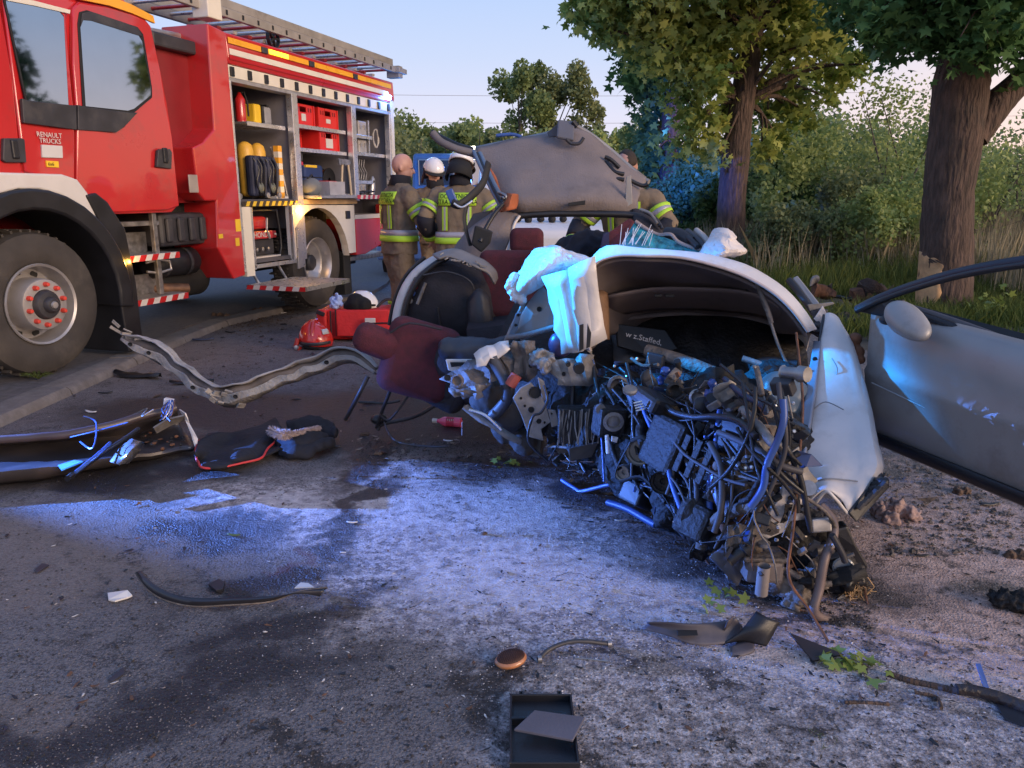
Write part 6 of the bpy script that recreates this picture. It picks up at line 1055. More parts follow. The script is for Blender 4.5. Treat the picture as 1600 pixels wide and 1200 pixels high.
plate([(1226, 742), (1240, 738), (1262, 752), (1252, 790), (1225, 832), (1200, 842), (1180, 832), (1205, 795), (1222, 772)], 2.44, 'front_member', white_p, .03, holes=((1243, 758, 3.6), (1235, 778, 3.8), (1201, 824, 4)), bevel=.006, jit=.005, label='pale front member with bolt holes')
plate([(1138, 756), (1204, 742), (1212, 775), (1146, 795)], 2.52, 'alloy_plate', M('plate_dull', (.24, .23, .25), .6, metal=.3, dirt=.4), .02, bevel=.004)
plate([(1128, 662), (1140, 650), (1160, 652), (1190, 685), (1216, 720), (1208, 735), (1180, 718), (1158, 695), (1150, 676), (1135, 682)], [2.75]*10, 'strut_housing', M('housing_bluewhite', (.42, .43, .50), .4, metal=.3, dirt=.4), .03, holes=((1147, 668, 7),), bevel=.006, jit=.006); plate([(1150, 640), (1158, 636), (1210, 700), (1204, 706)], 2.68, 'strut_edge', airb, .012, jit=.004)
H_([(1160, 640), (1185, 665), (1205, 690), (1226, 705), (1228, 740)], .016, 'pipe', bare, -.05)
for i in range(22): a = at(1150+rng.uniform(-4, 50), 716+rng.uniform(-2, 28), 2.5); MB().lathe([(.008, 0), (.009, -.012), (.005, -.02), (0, -.02)], a, (rng.uniform(-.6, .6), 1, rng.uniform(-.6, .6)), 7).build('bolt', (steel, bare, alub)[i % 3], CR, W=True, smooth=40)
H_([(1120, 740), (1122, 765), (1132, 790), (1140, 800)], .026, 'strut', M('strut_bluegrey', (.20, .24, .36), .4, metal=.4)); H_([(1110, 725), (1125, 718), (1145, 725), (1150, 745)], .008, 'pipe', bare); MB().ball(at(1122, 728, 2.58), (.02, .02, .02)).build('ball_joint', mud, CR, W=True, smooth=60)
o = MB().box(at(1190, 886, 2.42), (.13, .09, .085), (0, .03, 0)).build('fluid_tank', M('tank_taupe', (.17, .14, .13), .55, metal=.2, dirt=.5), CR, W=True, bevel=.016); MB().box(at(1190, 866, 2.42), (.148, .105, .018), (0, .03, 0)).build('tank_lid', mud, o, W=True, bevel=.006)
MB().lathe([(.021, 0), (.021, .11), (.017, .11), (.017, .02), (0, .02)], at(1194, 884, 2.34), (.02, .1, -1), 16).build('open_pipe', M('pipe_tan', (.26, .22, .20), .6, metal=.2, dirt=.4), CR, W=True, smooth=40); MB().lathe([(.02, 0), (.022, .014), (0, .02)], at(1193, 853, 2.4), (0, 0, 1), 14).build('tank_cap', steel, o, W=True, smooth=40)
plate([(1232, 730), (1232, 712), (1245, 704), (1268, 710), (1286, 727), (1260, 730), (1238, 742)], [2.4, 2.4, 2.38, 2.38, 2.4, 2.36, 2.36], 'blue_plastic_shard', M('shard_blue', (.045, .065, .16), .5), .006, jit=.004)
cushion('washer_bottle', [at(1215, 610, 3.05), at(1235, 620, 3.05), at(1225, 645, 3.0), at(1205, 635, 3.0)], [.08, .08, .08, .07], M('bottle_grey', (.16, .18, .18), .35), voxel=.01); MB().box(at(1180, 626, 2.95), (.06, .02, .03), (0, -.1, 0)).build('white_label', airb, CR, W=True, jit=.004)
hose([(1010, 548, 3.5), (1060, 562, 3.4), (1120, 585, 3.28), (1180, 602, 3.2), (1240, 612, 3.1)], .030, 'cross_bar', mud, n=10, jit=.004); hose([(1160, 560, 3.25), (1200, 575, 3.2), (1225, 600, 3.15)], .014, 'hose', bare); hose([(1170, 572, 3.3), (1200, 564, 3.3), (1245, 570, 3.25)], .02, 'duct', dgrey)
for (px, py, r_) in ((1055, 610, .035), (1090, 620, .03), (1150, 640, .02), (965, 600, .045)): MB().lathe([(r_, .0), (r_*1.1, -.015), (r_*.8, -.02), (r_*.75, 0), (0, .01)], at(px, py, eb(px, py)-.1), (rng.uniform(-.3, .3), 1, rng.uniform(-.2, .4)), 20).build('pulley', (engd, bare, steel, engd)[int(r_*1000) % 4], CR, W=True, smooth=40)
for px, py in ((1040, 580), (1115, 600)): cushion('sensor', [at(px, py, eb(px, py)-.12), at(px+8, py+10, eb(px, py)-.12), at(px-8, py+14, eb(px, py)-.1)], [.022, .022, .018], M('sensor_blue', (.05, .09, .3), .3), disp=(.02, .02), voxel=.005, sm=1)
H_([(880, 690), (890, 720), (960, 740), (1000, 745), (990, 700), (975, 690)], .004, 'wire', bare)
cushion('engine_block', [at(970, 640, 3.5), at(1050, 650, 3.3), at(1120, 650, 3.1), at(1000, 720, 3.25), at(1080, 730, 3.05), at(1150, 740, 2.85), at(1200, 700, 2.85), at(1130, 810, 2.75), at(1200, 830, 2.65), at(1060, 790, 2.95), at(1250, 860, 2.62), at(930, 690, 3.45), at(1210, 620, 3.2), at(1290, 860, 2.66), at(900, 640, 3.65)], [.19, .2, .2, .18, .2, .2, .17, .15, .13, .12, .11, .14, .16, .09, .14], M('block_black', (.006, .006, .007), .7, var=.5, scale=20, bump=.01, bscale=60), disp=(.06, .06), voxel=.015, sm=1)
# engine: block, head cover, intake runners, belt drive, exhaust manifold
def L3(px, py, d=0): return at(px, py, eb(px, py)-.10+d)
blk = M('cast_block', (.030, .027, .026), .6, metal=.5, var=.4, scale=18, bump=.008, bscale=50, dirt=.7, dcol=(.03, .024, .02))
eo = MB().box(L3(1065, 700, .05), (.24, .20, .22), (.1, .35, .5)).build('cylinder_block', blk, CR, W=True, bevel=.02, jit=.01)
for k in range(5): MB().box(L3(1030+k*18, 690+k*9, -.10), (.010, .03, .15), (.1, .35, .5)).build('block_rib', blk, eo, W=True, bevel=.003)
MB().box(L3(1050, 636, .05), (.34, .17, .07), (.2, .35, .5)).build('head_cover', M('cover_black', (.02, .02, .024), .4, dirt=.6), eo, W=True, bevel=.02)
for k in range(4): hose([(1010+k*26, 655+k*8, eb(1010, 655)-.12-.02*k), (1000+k*28, 675+k*9, eb(1000, 675)-.22-.02*k), (1012+k*28, 705+k*9, eb(1010, 705)-.20-.02*k), (1030+k*28, 718+k*9, eb(1030, 718)-.12-.02*k)], .021, 'intake_runner', (engd, blk)[k % 2], n=12)
for (px, py, r_) in ((1000, 705, .055), (1036, 752, .045), (975, 738, .035)): MB().lathe([(0, .02), (r_*.3, .02), (r_*.3, 0), (r_*.8, 0), (r_*.85, -.012), (r_, -.014), (r_, -.03), (r_*.95, -.022), (r_, -.014), (r_, .012), (r_*.9, .012), (0, .014)], L3(px, py, -.10), (.5, 1, -.1), 24).build('belt_pulley', (steel, engd, bare)[int(r_*100) % 3], CR, W=True, smooth=40)
hose([(985, 690, 3.0), (1005, 683, 2.98), (1022, 705, 2.95), (1050, 740, 2.86), (1048, 765, 2.84), (1025, 765, 2.88), (1000, 745, 2.93), (968, 752, 3.0), (962, 735, 3.02), (985, 690, 3.0)], .009, 'drive_belt', blackm, flat=.4)
for k in range(3): hose([(1140+k*14, 790+k*12, 2.62-.02*k), (1130+k*14, 812+k*12, 2.56-.02*k), (1142+k*14, 838+k*10, 2.54-.02*k), (1165+k*10, 850+k*6, 2.52)], .020, 'manifold_pipe', rust, n=12)
MB().box(L3(1100, 820, .04), (.20, .14, .13), (.1, .5, .7)).build('gearbox_casing', blk, CR, W=True, bevel=.02, jit=.01); MB().lathe([(.075, .0), (.08, -.02), (.06, -.05), (.035, -.07), (.03, -.1), (0, -.1)], L3(1085, 800, -.02), (-.5, 1, .1), 20).build('bell_housing', blk, CR, W=True, smooth=40)
MB().box(L3(1010, 778, .10), (.22, .12, .09), (0, .5, .6)).build('battery_tray', black, CR, W=True, bevel=.01, jit=.006); MB().box(L3(1170, 680, .08), (.16, .14, .14), (.1, .1, .3)).build('fuse_box', black, CR, W=True, bevel=.012, jit=.005)
hose([(1060, 590, 3.25), (1085, 600, 3.15), (1120, 640, 3.0), (1135, 690, 2.85), (1160, 730, 2.7)], .026, 'air_duct', M('duct_ribbed', (.02, .02, .023), .6, bump=.02, bscale=50, st=1), n=14)
# --- a thicket of wires, pipes, brackets thrown through the bay
poly = [(845, 600), (900, 560), (1000, 555), (1240, 575), (1250, 700), (1262, 800), (1330, 840), (1335, 905), (1230, 935), (1150, 890), (1085, 850), (1040, 800), (960, 760), (880, 735), (820, 700)]
def inside(x, y):
    c = False; j = len(poly)-1
    for i in range(len(poly)):
        if (poly[i][1] > y) != (poly[j][1] > y) and x < (poly[j][0]-poly[i][0])*(y-poly[i][1])/(poly[j][1]-poly[i][1])+poly[i][0]: c = not c
        j = i
    return c
def rp():
    while True:
        x, y = rr.uniform(815, 1335), rr.uniform(555, 935)
        if inside(x, y): return x, y
mats_ = [black, black, engd, engd, engd, mud, dgrey, black, blackm, M('hose_navy', (.03, .045, .10), .35)]
for i in range(34):
    x, y = rp(); w_, h_ = rr.uniform(22, 62), rr.uniform(18, 46); a = rr.gauss(.9, .5); Y_ = eb(x, y)-.06+rr.uniform(-.05, .05); ca, sa = math.cos(a), math.sin(a)
    crumple([(x+(u*ca-v*sa), y+(u*sa+v*ca), Y_+rr.uniform(-.03, .03)) for u, v in ((-w_/2, -h_/2), (w_/2, -h_/2), (w_/2, h_/2), (-w_/2, h_/2))], (rr.randint(2, 5), rr.randint(2, 4)), .011, 'torn_sheet', rr.choice([bare, mud, engd, engd, engd, dgrey, black, blackm, M('sheet_bluegrey', (.13, .14, .18), .5, metal=.4, dirt=.5), mud]), holes=rr.randint(0, 2), th=.004, seed=i+40)
for i in range(16):
    x, y = rp(); s = rr.uniform(.05, .10); MB().box(at(x, y, eb(x, y)+.02), (s*rr.uniform(.9, 1.6), s, s*rr.uniform(.7, 1.2)), [rr.uniform(-.6, .6) for _ in range(3)]).build('crushed_block', rr.choice([engd, black, dgrey, mud]), CR, W=True, bevel=.008, jit=.012)
for i in range(70):
    x, y = (rr.uniform(860, 1060), rr.uniform(600, 770)) if i % 2 else rp()
    if not inside(x, y): continue
    s = rr.uniform(.006, .022); c = at(x, y, eb(x, y)-.13+rr.uniform(-.05, .05)); MB().box(c, (s*rr.uniform(1, 3.5), s*.7, s*rr.uniform(.6, 1.5)), [rr.uniform(-1.2, 1.2) for _ in range(3)]).build('broken_bit', rr.choice([engd, black, mud, engd, bare, bluep, rust, dgrey]), CR, W=True, jit=.003)
for i in range(150):
    x, y = rp() if i % 3 else (rr.uniform(860, 1060), rr.uniform(600, 770))
    if not inside(x, y): x, y = rp()
    pts = [(x, y)]; a = rr.uniform(0, 6.28) if rr.random() < .5 else rr.gauss(1.1, .5)
    for _ in range(rr.randint(2, 5)): a += rr.gauss(0, .28); s = rr.uniform(14, 38); x += s*math.cos(a); y += s*math.sin(a); pts.append((x, y))
    pts = [p for p in pts if inside(*p)]
    if len(pts) < 3: continue
    r_ = rr.choice([.0018, .0022, .0025, .003, .003, .005, .0075, .011]); H_(pts, r_, 'wire' if r_ < .005 else 'hose', rr.choice(mats_) if r_ > .003 else rr.choice([black, black, blackm, rust, engd, bare]), rr.uniform(-.09, .05), k=3, n=6)
for i in range(80):
    x, y = rp(); c = at(x, y, eb(x, y)-.08+rr.uniform(-.05, .08)); s = rr.uniform(.02, .055); mt = rr.choice(mats_+[bare, steel]); rot = [rr.uniform(-.9, .9) for _ in range(3)]
    if i % 3 == 0: MB().box(c, (s*1.4, s*.8, s), rot).build('housing', mt, CR, W=True, bevel=.005, jit=.003)
    elif i % 6 == 1: MB().lathe([(0, -s), (s*.5, -s), (s*.55, -s*.4), (s*.4, -s*.3), (s*.4, s*.7), (s*.5, s*.8), (0, s*.8)], c, [rr.gauss(0, 1), rr.gauss(0, 1), rr.gauss(0, 1)], 12).build('actuator', mt, CR, W=True, smooth=40)
    else:
        q = [(x+s*400*math.cos(a)*rr.uniform(.5, 1.1), y+s*400*math.sin(a)*rr.uniform(.4, 1)) for a in sorted(rr.uniform(0, 6.28) for _ in range(6))]; plate(q, eb(x, y)-.1+rr.uniform(-.04, .06), 'bracket', mt, .006, holes=((x, y, 2.2),), bevel=.0015, jit=.004)
for i in range(45):
    x, y = rp(); MB().lathe([(.005, 0), (.007, -.006), (.004, -.012), (0, -.012)], at(x, y, eb(x, y)-.14+rr.uniform(-.04, .06)), (rr.uniform(-.7, .7), 1, rr.uniform(-.5, .5)), 6).build('bolt', rr.choice([steel, bare, alub, airb]), CR, W=True)
for i in range(34):
    x, y = rr.uniform(880, 1230), rr.uniform(560, 700); pts = [(x, y)]; a = rr.gauss(1.15, .25)
    for _ in range(rr.randint(4, 6)): a += rr.gauss(0, .22); x += 36*math.cos(a); y += 36*math.sin(a); pts.append((x, y))
    pts = [p for p in pts if inside(*p)]
    if len(pts) > 3: H_(pts, rr.choice([.005, .006, .008, .010, .012]), 'hose', rr.choice([black, black, M('hose_dusty', (.05, .045, .05), .6, dirt=.5), bluep, engd]), rr.uniform(-.13, -.06), k=4, n=8)
# hanging wires at lower right
for p_ in ([(1350, 900, 2.5), (1358, 950, 2.4), (1392, 975, 2.32), (1418, 985, 2.29), (1370, 996, 2.25), (1320, 985, 2.27)], [(1290, 950, 2.4), (1310, 960, 2.36), (1345, 962, 2.34)], [(1225, 905, 2.45), (1222, 930, 2.42), (1240, 950, 2.38), (1290, 965, 2.34)], [(1250, 960, 2.36), (1280, 975, 2.3), (1315, 985, 2.28)], [(1090, 855, 2.75), (1110, 885, 2.7), (1130, 905, 2.65)]): hose(p_, .004, 'wire', rust)
cushion('torn_subframe', [at(1240, 915, 2.42), at(1255, 930, 2.40), at(1235, 945, 2.40), at(1215, 905, 2.45), at(1270, 905, 2.45), at(1150, 880, 2.6), at(1130, 860, 2.7)], [.05, .04, .03, .05, .05, .05, .06], mud, disp=(.07, .035), voxel=.007, sm=1)
# --- front door flung wide
A_ = V((1.60, 3.30, 0)); U = V((.272, -.962, 0)).normalized(); NR = V((-U.y*-1, U.x*-1, 0)); NR = V((-.962, -.272, 0)).normalized()
def D(u, z, o): return A_+U*u+V((0, 0, z))+NR*o
prof_ = [(.30, .0), (.34, .035), (.42, .050), (.52, .062), (.60, .072), (.625, .078), (.645, .066), (.74, .078), (.82, .070), (.875, .045), (.905, .01)]
rows = []
for i, u in enumerate(np.linspace(0, 1.25, 22)):
    e = min(1, u/.06); slope = -.05*u; row = []
    for z, o in prof_: f = (z-.30)/.6; zz = .315+(z-.30)*(1.02-.02*u)+slope*f; uu = u-.035*math.sin(f*3.0)*(1 if u < .1 else 0)-(.06*f*f if u < .05 else 0); row.append(D(uu, zz, o*e))
    rows.append(row)
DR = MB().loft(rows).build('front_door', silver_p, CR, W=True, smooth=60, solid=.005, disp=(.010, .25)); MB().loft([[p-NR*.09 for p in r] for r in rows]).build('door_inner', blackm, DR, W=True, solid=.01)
MB().loft([[D(u, .305, -.02), D(u, .335, .04), D(u, .38, .052)] for u in np.linspace(.0, 1.25, 10)]).build('door_sill_trim', black, DR, W=True, smooth=60, solid=.012)
hose([(1338, 482, 3.3), (1370, 466, 3.22), (1420, 447, 3.10), (1500, 424, 2.88), (1600, 406, 2.66), (1720, 395, 2.45)], .020, 'window_frame', M('frame_navy', (.010, .012, .026), .45), parent=DR, n=10, flat=.6); hose([(1338, 486, 3.28), (1372, 471, 3.2), (1422, 453, 3.08), (1500, 431, 2.86), (1600, 414, 2.64), (1720, 404, 2.43)], .012, 'window_seal', black, parent=DR)
hose([(1395, 480, 3.12), (1460, 500, 2.98), (1530, 525, 2.82), (1600, 553, 2.66), (1720, 600, 2.42)], .014, 'belt_seal', black, parent=DR); hose([(1400, 474, 3.14), (1460, 492, 3.0), (1530, 516, 2.84), (1600, 543, 2.68), (1720, 590, 2.44)], .014, 'belt_trim', M('belt_grey', (.07, .065, .07), .5), parent=DR)
plate([(1342, 487), (1372, 470), (1410, 468), (1408, 500), (1382, 496)], [3.3, 3.2, 3.12, 3.1, 3.16], 'mirror_base', black, .02, parent=DR, bevel=.004)
mc = at(1420, 500, 2.98); rows = []
for f, w, h in ((0, .012, .014), (.08, .036, .040), (.25, .052, .060), (.5, .056, .064), (.75, .050, .052), (.93, .034, .034), (1, .010, .012)):
    c = at(1386, 478, 3.04).lerp(at(1452, 527, 2.86), f); rows.append([c+V((w*math.cos(a)*.75+h*math.sin(a)*.45, w*math.cos(a)*.5, h*math.sin(a)*.85)) for a in [2*math.pi*k/20 for k in range(20)]])
m = MB().loft(rows, close=True); m.f += [tuple(range(20)), tuple(range(120, 140))]; m.build('wing_mirror', silver_p, DR, W=True, smooth=60, sub=1); MB().ball(at(1386, 500, 3.06), (.03, .03, .02)).build('mirror_foot', black, DR, W=True, smooth=60)
cushion('hinge', [at(1336, 530, 3.34), at(1340, 550, 3.32), at(1345, 562, 3.3)], [.03, .03, .02], rust, parent=DR, voxel=.006, sm=1); hose([(1362, 598, 3.16), (1450, 640, 2.92), (1530, 680, 2.70), (1600, 716, 2.53), (1700, 770, 2.33)], .003, 'crease_trim', silver_p, parent=DR)
# ---------------------------------------------------------------- things lying about
def gt3(px, py, z=0): return gd(px, py, z)
# sill beam: bent open channel resting on its elbow and outer end
t = thing('torn_sill_beam', 'long torn metal sill bent into a V lying in front of the fire engine wheel', 'car part', gd(370, 640))
path = [(192, 530, 4.75), (225, 540, 4.7), (262, 560, 4.62), (300, 592, 4.5), (340, 618, 4.36), (375, 616, 4.3), (420, 598, 4.3), (480, 576, 4.3), (545, 556, 4.3), (590, 580, 4.22)]
pc_ = smooth_curve([at(*p) for p in path], 6); wds = np.interp(np.linspace(0, 1, len(pc_)), [0, .1, .3, .45, .6, .9, 1], [.05, .11, .12, .11, .09, .085, .05])
rows = [[], [], [], [], []]
for i, p in enumerate(pc_):
    d = (pc_[min(i+1, len(pc_)-1)]-pc_[max(0, i-1)]).normalized(); up = V((0, 0, 1)); up = (up-d*up.dot(d)).normalized(); sd_ = d.cross(up); w = wds[i]*.62
    for r_, (a, b) in zip(rows, ((1.0, .55), (.85, -.15), (.2, .55), (-.35, .6), (-.9, -.1))): r_.append(p+up*w*a+sd_*w*b)
rm_ = M('ragged_sill', (.36, .33, .30), .7, metal=.15, var=.4, scale=12, bump=.012, bscale=40, dirt=.6, dcol=(.10, .075, .06))
MB().loft(rows).build('beam', rm_, t, W=True, smooth=18, solid=.005, jit=.024)
for q in (0, 4): MB().tube([p+V((0, 0, .004)) for p in rows[q]], .006, 6).build('ragged_flange', M('flange_pale', (.42, .39, .37), .75, var=.4, dirt=.8) if q == 0 else mud, t, W=True, jit=.018)
MB().loft([[p.lerp(q, .15)+V((0, -.004, 0)) for p, q in zip(rows[1], rows[2])], [p.lerp(q, .85)+V((0, -.006, 0)) for p, q in zip(rows[1], rows[2])]]).build('beam_groove', M('groove_dark', (.13, .105, .09), .9, var=.5, dirt=.4, dcol=(.2, .17, .15)), t, W=True, smooth=20, solid=.002, jit=.024)
for i in range(5):
    k = int(len(pc_)*(.08, .17, .38, .55, .83)[i]); MB().lathe([(.012, 0), (.014, -.006), (.010, -.004), (0, .0)], rows[2][k].lerp(rows[3][k], .3)-V((0, .02, 0)), (0, 1, .3), 10).build('beam_hole', blackm, t, W=True)
for i in range(10): c = pc_[rr.randint(0, 10)]+V((rr.gauss(0, .03), 0, rr.gauss(0, .04))); MB().box(c, (rr.uniform(.03, .09), .006, rr.uniform(.01, .03)), (rr.random(), rr.random(), rr.random())).build('torn_strip', rm_, t, W=True, jit=.01)
for i in range(8): c = at(345+rr.uniform(-20, 40), 622+rr.uniform(-12, 14), 4.28); MB().box(c, (rr.uniform(.03, .06), .01, rr.uniform(.01, .03)), (rr.random(), rr.random(), rr.random())).build('torn_strip', rm_, t, W=True, jit=.012)
# torn side panel at the left edge
t = thing('torn_side_panel', 'long torn dark car side panel lying along the left edge of the picture', 'car part', gd(100, 740))
def gz(px, py, z): return gd(px, py, z)
PR = [[gz(-260, 760, .02), gz(-100, 762, .02), gz(0, 756, .02), (gz(90, 745, .02)), gz(180, 728, .02), gz(255, 712, .02), gz(300, 704, .03)],
      [gz(-260, 742, .10), gz(-100, 744, .10), gz(0, 738, .10), gz(90, 730, .10), gz(180, 716, .08), gz(250, 706, .06), gz(303, 698, .05)],
      [gz(-260, 722, .06), gz(-100, 724, .06), gz(0, 722, .06), gz(90, 716, .05), gz(170, 704, .04), gz(240, 694, .04), gz(296, 686, .05)],
      [gz(-260, 700, .07), gz(-100, 700, .07), gz(0, 698, .07), gz(90, 690, .07), gz(165, 684, .06), gz(225, 674, .06), gz(280, 664, .10)],
      [gz(-260, 694, .14), gz(-100, 694, .14), gz(0, 691, .14), gz(90, 684, .15), gz(160, 672, .16), gz(220, 655, .18), gz(275, 640, .20)]]
g = [smooth_curve(r, 4) for r in PR]; cols = [smooth_curve(list(c), 3) for c in zip(*g)]
pm = M('panel_dark', (.055, .048, .05), .42, metal=.3, var=.3, dirt=.5, dcol=(.12, .09, .08), scale=3)
MB().loft(cols).build('panel_skin', pm, t, W=True, smooth=60, solid=.006, jit=.012)
MB().tube(smooth_curve([p+V((0, -.01, .02)) for p in PR[0]], 4), .005).build('panel_trim_line', bare, t, W=True, smooth=60)
MB().tube(smooth_curve([p+V((0, .0, .012)) for p in PR[4]], 4), .022, 10).build('window_rail', M('rail_brown', (.075, .055, .055), .4, dirt=.4), t, W=True, smooth=60, jit=.006)
MB().tube(smooth_curve([gz(105, 748, .07), gz(150, 715, .11), gz(190, 690, .15), gz(215, 672, .17)], 5), .022, 10, flat=.6).build('curved_trim', black, t, W=True, smooth=60)
MB().tube(smooth_curve([gz(118, 738, .12), gz(150, 712, .15), (gz(172, 692, .16))], 5), .008).build('blue_trim', bluep, t, W=True, smooth=60)
MB().loft([[gz(172, 722, .10), gz(188, 700, .14), gz(205, 686, .16)], [gz(186, 726, .14), gz(204, 704, .19), gz(218, 690, .19)], [gz(200, 724, .10), gz(218, 704, .14), gz(228, 692, .15)]]).build('silver_moulding', M('mould_chrome', (.75, .74, .76), .2, metal=.8), t, W=True, smooth=60, solid=.008)
MB().loft([[gz(90, 728, .10), gz(118, 720, .12)], [gz(95, 735, .11), gz(130, 722, .12)]]).build('blue_cloth', M('cloth_blue', (.05, .25, .5), .7), t, W=True, solid=.006, jit=.01)
MB().loft([[gz(280, 640, .20), gz(290, 655, .16), gz(300, 680, .10), gz(305, 700, .04)], [gz(290, 645, .20), gz(296, 662, .14), gz(308, 685, .08), gz(300, 706, .02)]]).build('panel_end', white_p, t, W=True, solid=.008, jit=.006)
MB().loft([[gz(240, 668, .14), gz(262, 655, .17), gz(288, 648, .19)], [gz(245, 676, .10), gz(266, 665, .12), gz(290, 655, .15)]]).build('hinge_plate', bare, t, W=True, solid=.01, jit=.008)
for i in range(26): c = gz(240+rr.uniform(-20, 50), 690+rr.uniform(-16, 12), .07); MB().ball(c, (rr.uniform(.006, .018), rr.uniform(.006, .018), rr.uniform(.004, .01)), 7, 5).build('soil_lump', rust if i % 3 == 0 else engd, t, W=True, jit=.01)
for i in range(9): MB().tube(smooth_curve([gz(250+i*2, 655+rr.uniform(-4, 4), .2), gz(262+rr.uniform(-14, 10), 640+rr.uniform(-5, 5), .24), gz(264+i*1.2, 625, .28)], 4), .003, 5).build('wire', (bluep, bluep, white, rust)[i % 4], t, W=True)
MB().box(gz(264, 628, .26), (.05, .03, .04), (0, .2, 0)).build('white_connector', white, t, W=True, bevel=.004)
for p_ in ([(110, 683), (140, 676), (170, 668), (200, 660)], [(190, 655), (215, 645), (230, 638), (222, 650), (240, 640)], [(125, 690), (145, 700), (150, 660), (130, 650)]): MB().tube(smooth_curve([gz(a, b, .16+.03*i) for i, (a, b) in enumerate(p_)], 4), .004, 5).build('wire', (bare, bluep, bare)[len(p_) % 3], t, W=True, smooth=60)
# jacket with red piping and fur collar
cloth = M('jacket_black', (.010, .011, .018), .85, var=.4, scale=8, bump=.006, bscale=30); fur = M('fur_cream', (.45, .34, .30), .9, var=.3, scale=40)
t = thing('jacket', 'black jacket with red piping and fur trimmed hood dropped on the road', 'jacket', gd(400, 700))
J = [[(308, 690), (330, 680), (360, 676), (400, 668), (430, 655)], [(306, 706), (335, 700), (370, 692), (405, 684), (440, 668)], [(307, 722), (338, 716), (372, 712), (408, 700), (440, 688)], [(318, 732), (345, 730), (378, 722), (412, 714), (436, 700)]]
g = [smooth_curve([gd(a, b, .05+.04*math.sin(i*1.7+j*2.1)*(1 if 0 < j < 3 else .3)) for i, (a, b) in enumerate(r)], 5) for j, r in enumerate(J)]; cols = [smooth_curve(list(c), 5) for c in zip(*g)]
MB().loft(cols).build('jacket_body', cloth, t, W=True, smooth=70, solid=.012, jit=.012)
MB().tube(smooth_curve([gd(*p, .055) for p in ((322, 688), (308, 690), (306, 708), (310, 726), (322, 732), (350, 729), (380, 723), (410, 714), (418, 700), (430, 690), (432, 682))], 5), .006, 8).build('red_piping', M('piping_red', (.55, .04, .04), .6), t, W=True, smooth=70, jit=.008)
for nm_, pp_, r_ in (('sleeve', [(438, 700, .045), (462, 704, .05), (490, 698, .05), (522, 690, .04)], .05), ('sleeve', [(448, 668, .06), (476, 664, .075), (505, 668, .07), (528, 680, .045)], .055), ('hood', [(440, 684, .06), (458, 688, .085), (482, 684, .09), (505, 680, .06)], .062)):
    o = MB().tube(smooth_curve([gd(*q) for q in pp_], 6), [float(v) for v in r_*np.interp(np.linspace(0, 1, 19), [0, .2, .8, 1], [.7, 1, .9, .5])], 14, flat=.62).build(nm_, cloth, t, W=True, smooth=70, jit=.02, sub=1, disp=(.035, .05))
pf = smooth_curve([gd(424, 672, .12), gd(440, 678, .14), gd(458, 676, .14), gd(478, 672, .13), gd(498, 668, .11)], 10); mb = MB()
for c in pf:
    for _ in range(36): d = V([rr.gauss(0, 1) for _ in range(3)]).normalized(); s = .034 if c.x < pf[16].x else .02; mb.tube([c+d*.006, c+d*s+V((0, 0, -.004))], [.0028, .0006], 3)
o = mb.build('fur_trim', fur, t, W=True); o['kind'] = 'stuff'
# bottle
t = thing('bottle', 'small plastic bottle of pink drink lying beside the tipped car seat', 'bottle', gd(697, 660)); bx = gd(676, 657, .03); ax = (gd(718, 660, .03)-bx).normalized()
MB().lathe([(.0, .03), (.011, .03), (.014, .045), (.029, .07), (.031, .09), (.028, .12), (.031, .15), (.030, .185), (0, .19)], bx, ax, 20).build('bottle_body', M('pink_plastic', (.75, .10, .22), .2, coat=.5), t, W=True, smooth=60)
MB().lathe([(0, .0), (.014, .0), (.014, .03), (0, .03)], bx, ax, 16).build('bottle_cap', white, t, W=True); MB().lathe([(.0315, .095), (.0295, .12), (.0315, .145)], bx, ax, 20).build('bottle_label', M('label_pink', (.45, .03, .08), .5), t, W=True, smooth=60)
for i in range(4): MB().box(bx+ax*(.100+i*.012)+V((0, -.026, .018)), (.005, .004, .014)).build('label_print', white, t, W=True)
# medical bag, helmets, glove
bagr = M('bag_red', (.62, .02, .02), .6, var=.12, bump=.004, bscale=40); trim_ = M('bag_trim', (.02, .01, .014), .7)
bp_ = gd(553, 535); t = thing('medical_bag', 'open red medical bag with black edging on the road by the firefighter', 'bag', bp_)
def padl(c, d, name, mat, par, rot=(0, 0, 0), bev=.02): o = MB().box(c, d, rot).build(name, mat, par, smooth=50); q = o.modifiers.new('b', 'BEVEL'); q.width = bev; q.segments = 3; return o
padl((.02, .25, .16), (.72, .34, .30), 'bag_body', bagr, t, bev=.03); padl((.09, .06, .18), (.52, .05, .26), 'bag_flap', bagr, t, (-.08, 0, .05), .015); padl((.26, .0, .10), (.30, .07, .17), 'side_pocket', bagr, t, (0, 0, .05), .02); padl((-.30, .08, .17), (.10, .10, .28), 'side_pocket', bagr, t, (0, 0, -.3), .02)
for a, b in (((-.17, .03, .06), (-.17, .04, .31)), ((-.22, .02, .06), (-.22, .04, .30)), ((.10, -.04, .19), (.41, -.02, .195)), ((.11, -.04, .03), (.11, -.04, .18)), ((.36, .06, .30), (.37, .30, .36)), ((-.17, .03, .06), (.1, .03, .05))): MB().tube([a, V(a).lerp(V(b), .5), b], .008, 6).build('edging', trim_, t)
padl((.17, -.02, .215), (.10, .02, .05), 'white_tag', white, t, (0, 0, 0), .005); padl((-.31, .02, .28), (.08, .02, .04), 'buckle', trim_, t, (0, .4, 0), .005); MB().tube(smooth_curve([(.2, .2, .31), (.28, .25, .38), (.36, .28, .36), (.38, .3, .28)], 4), .014, 8).build('bag_handle', trim_, t, smooth=60)
hp_ = bp_+V((.05, .22, .36)); t = thing('helmet', 'white helmet tipped on its side on top of the red medical bag', 'helmet', hp_)
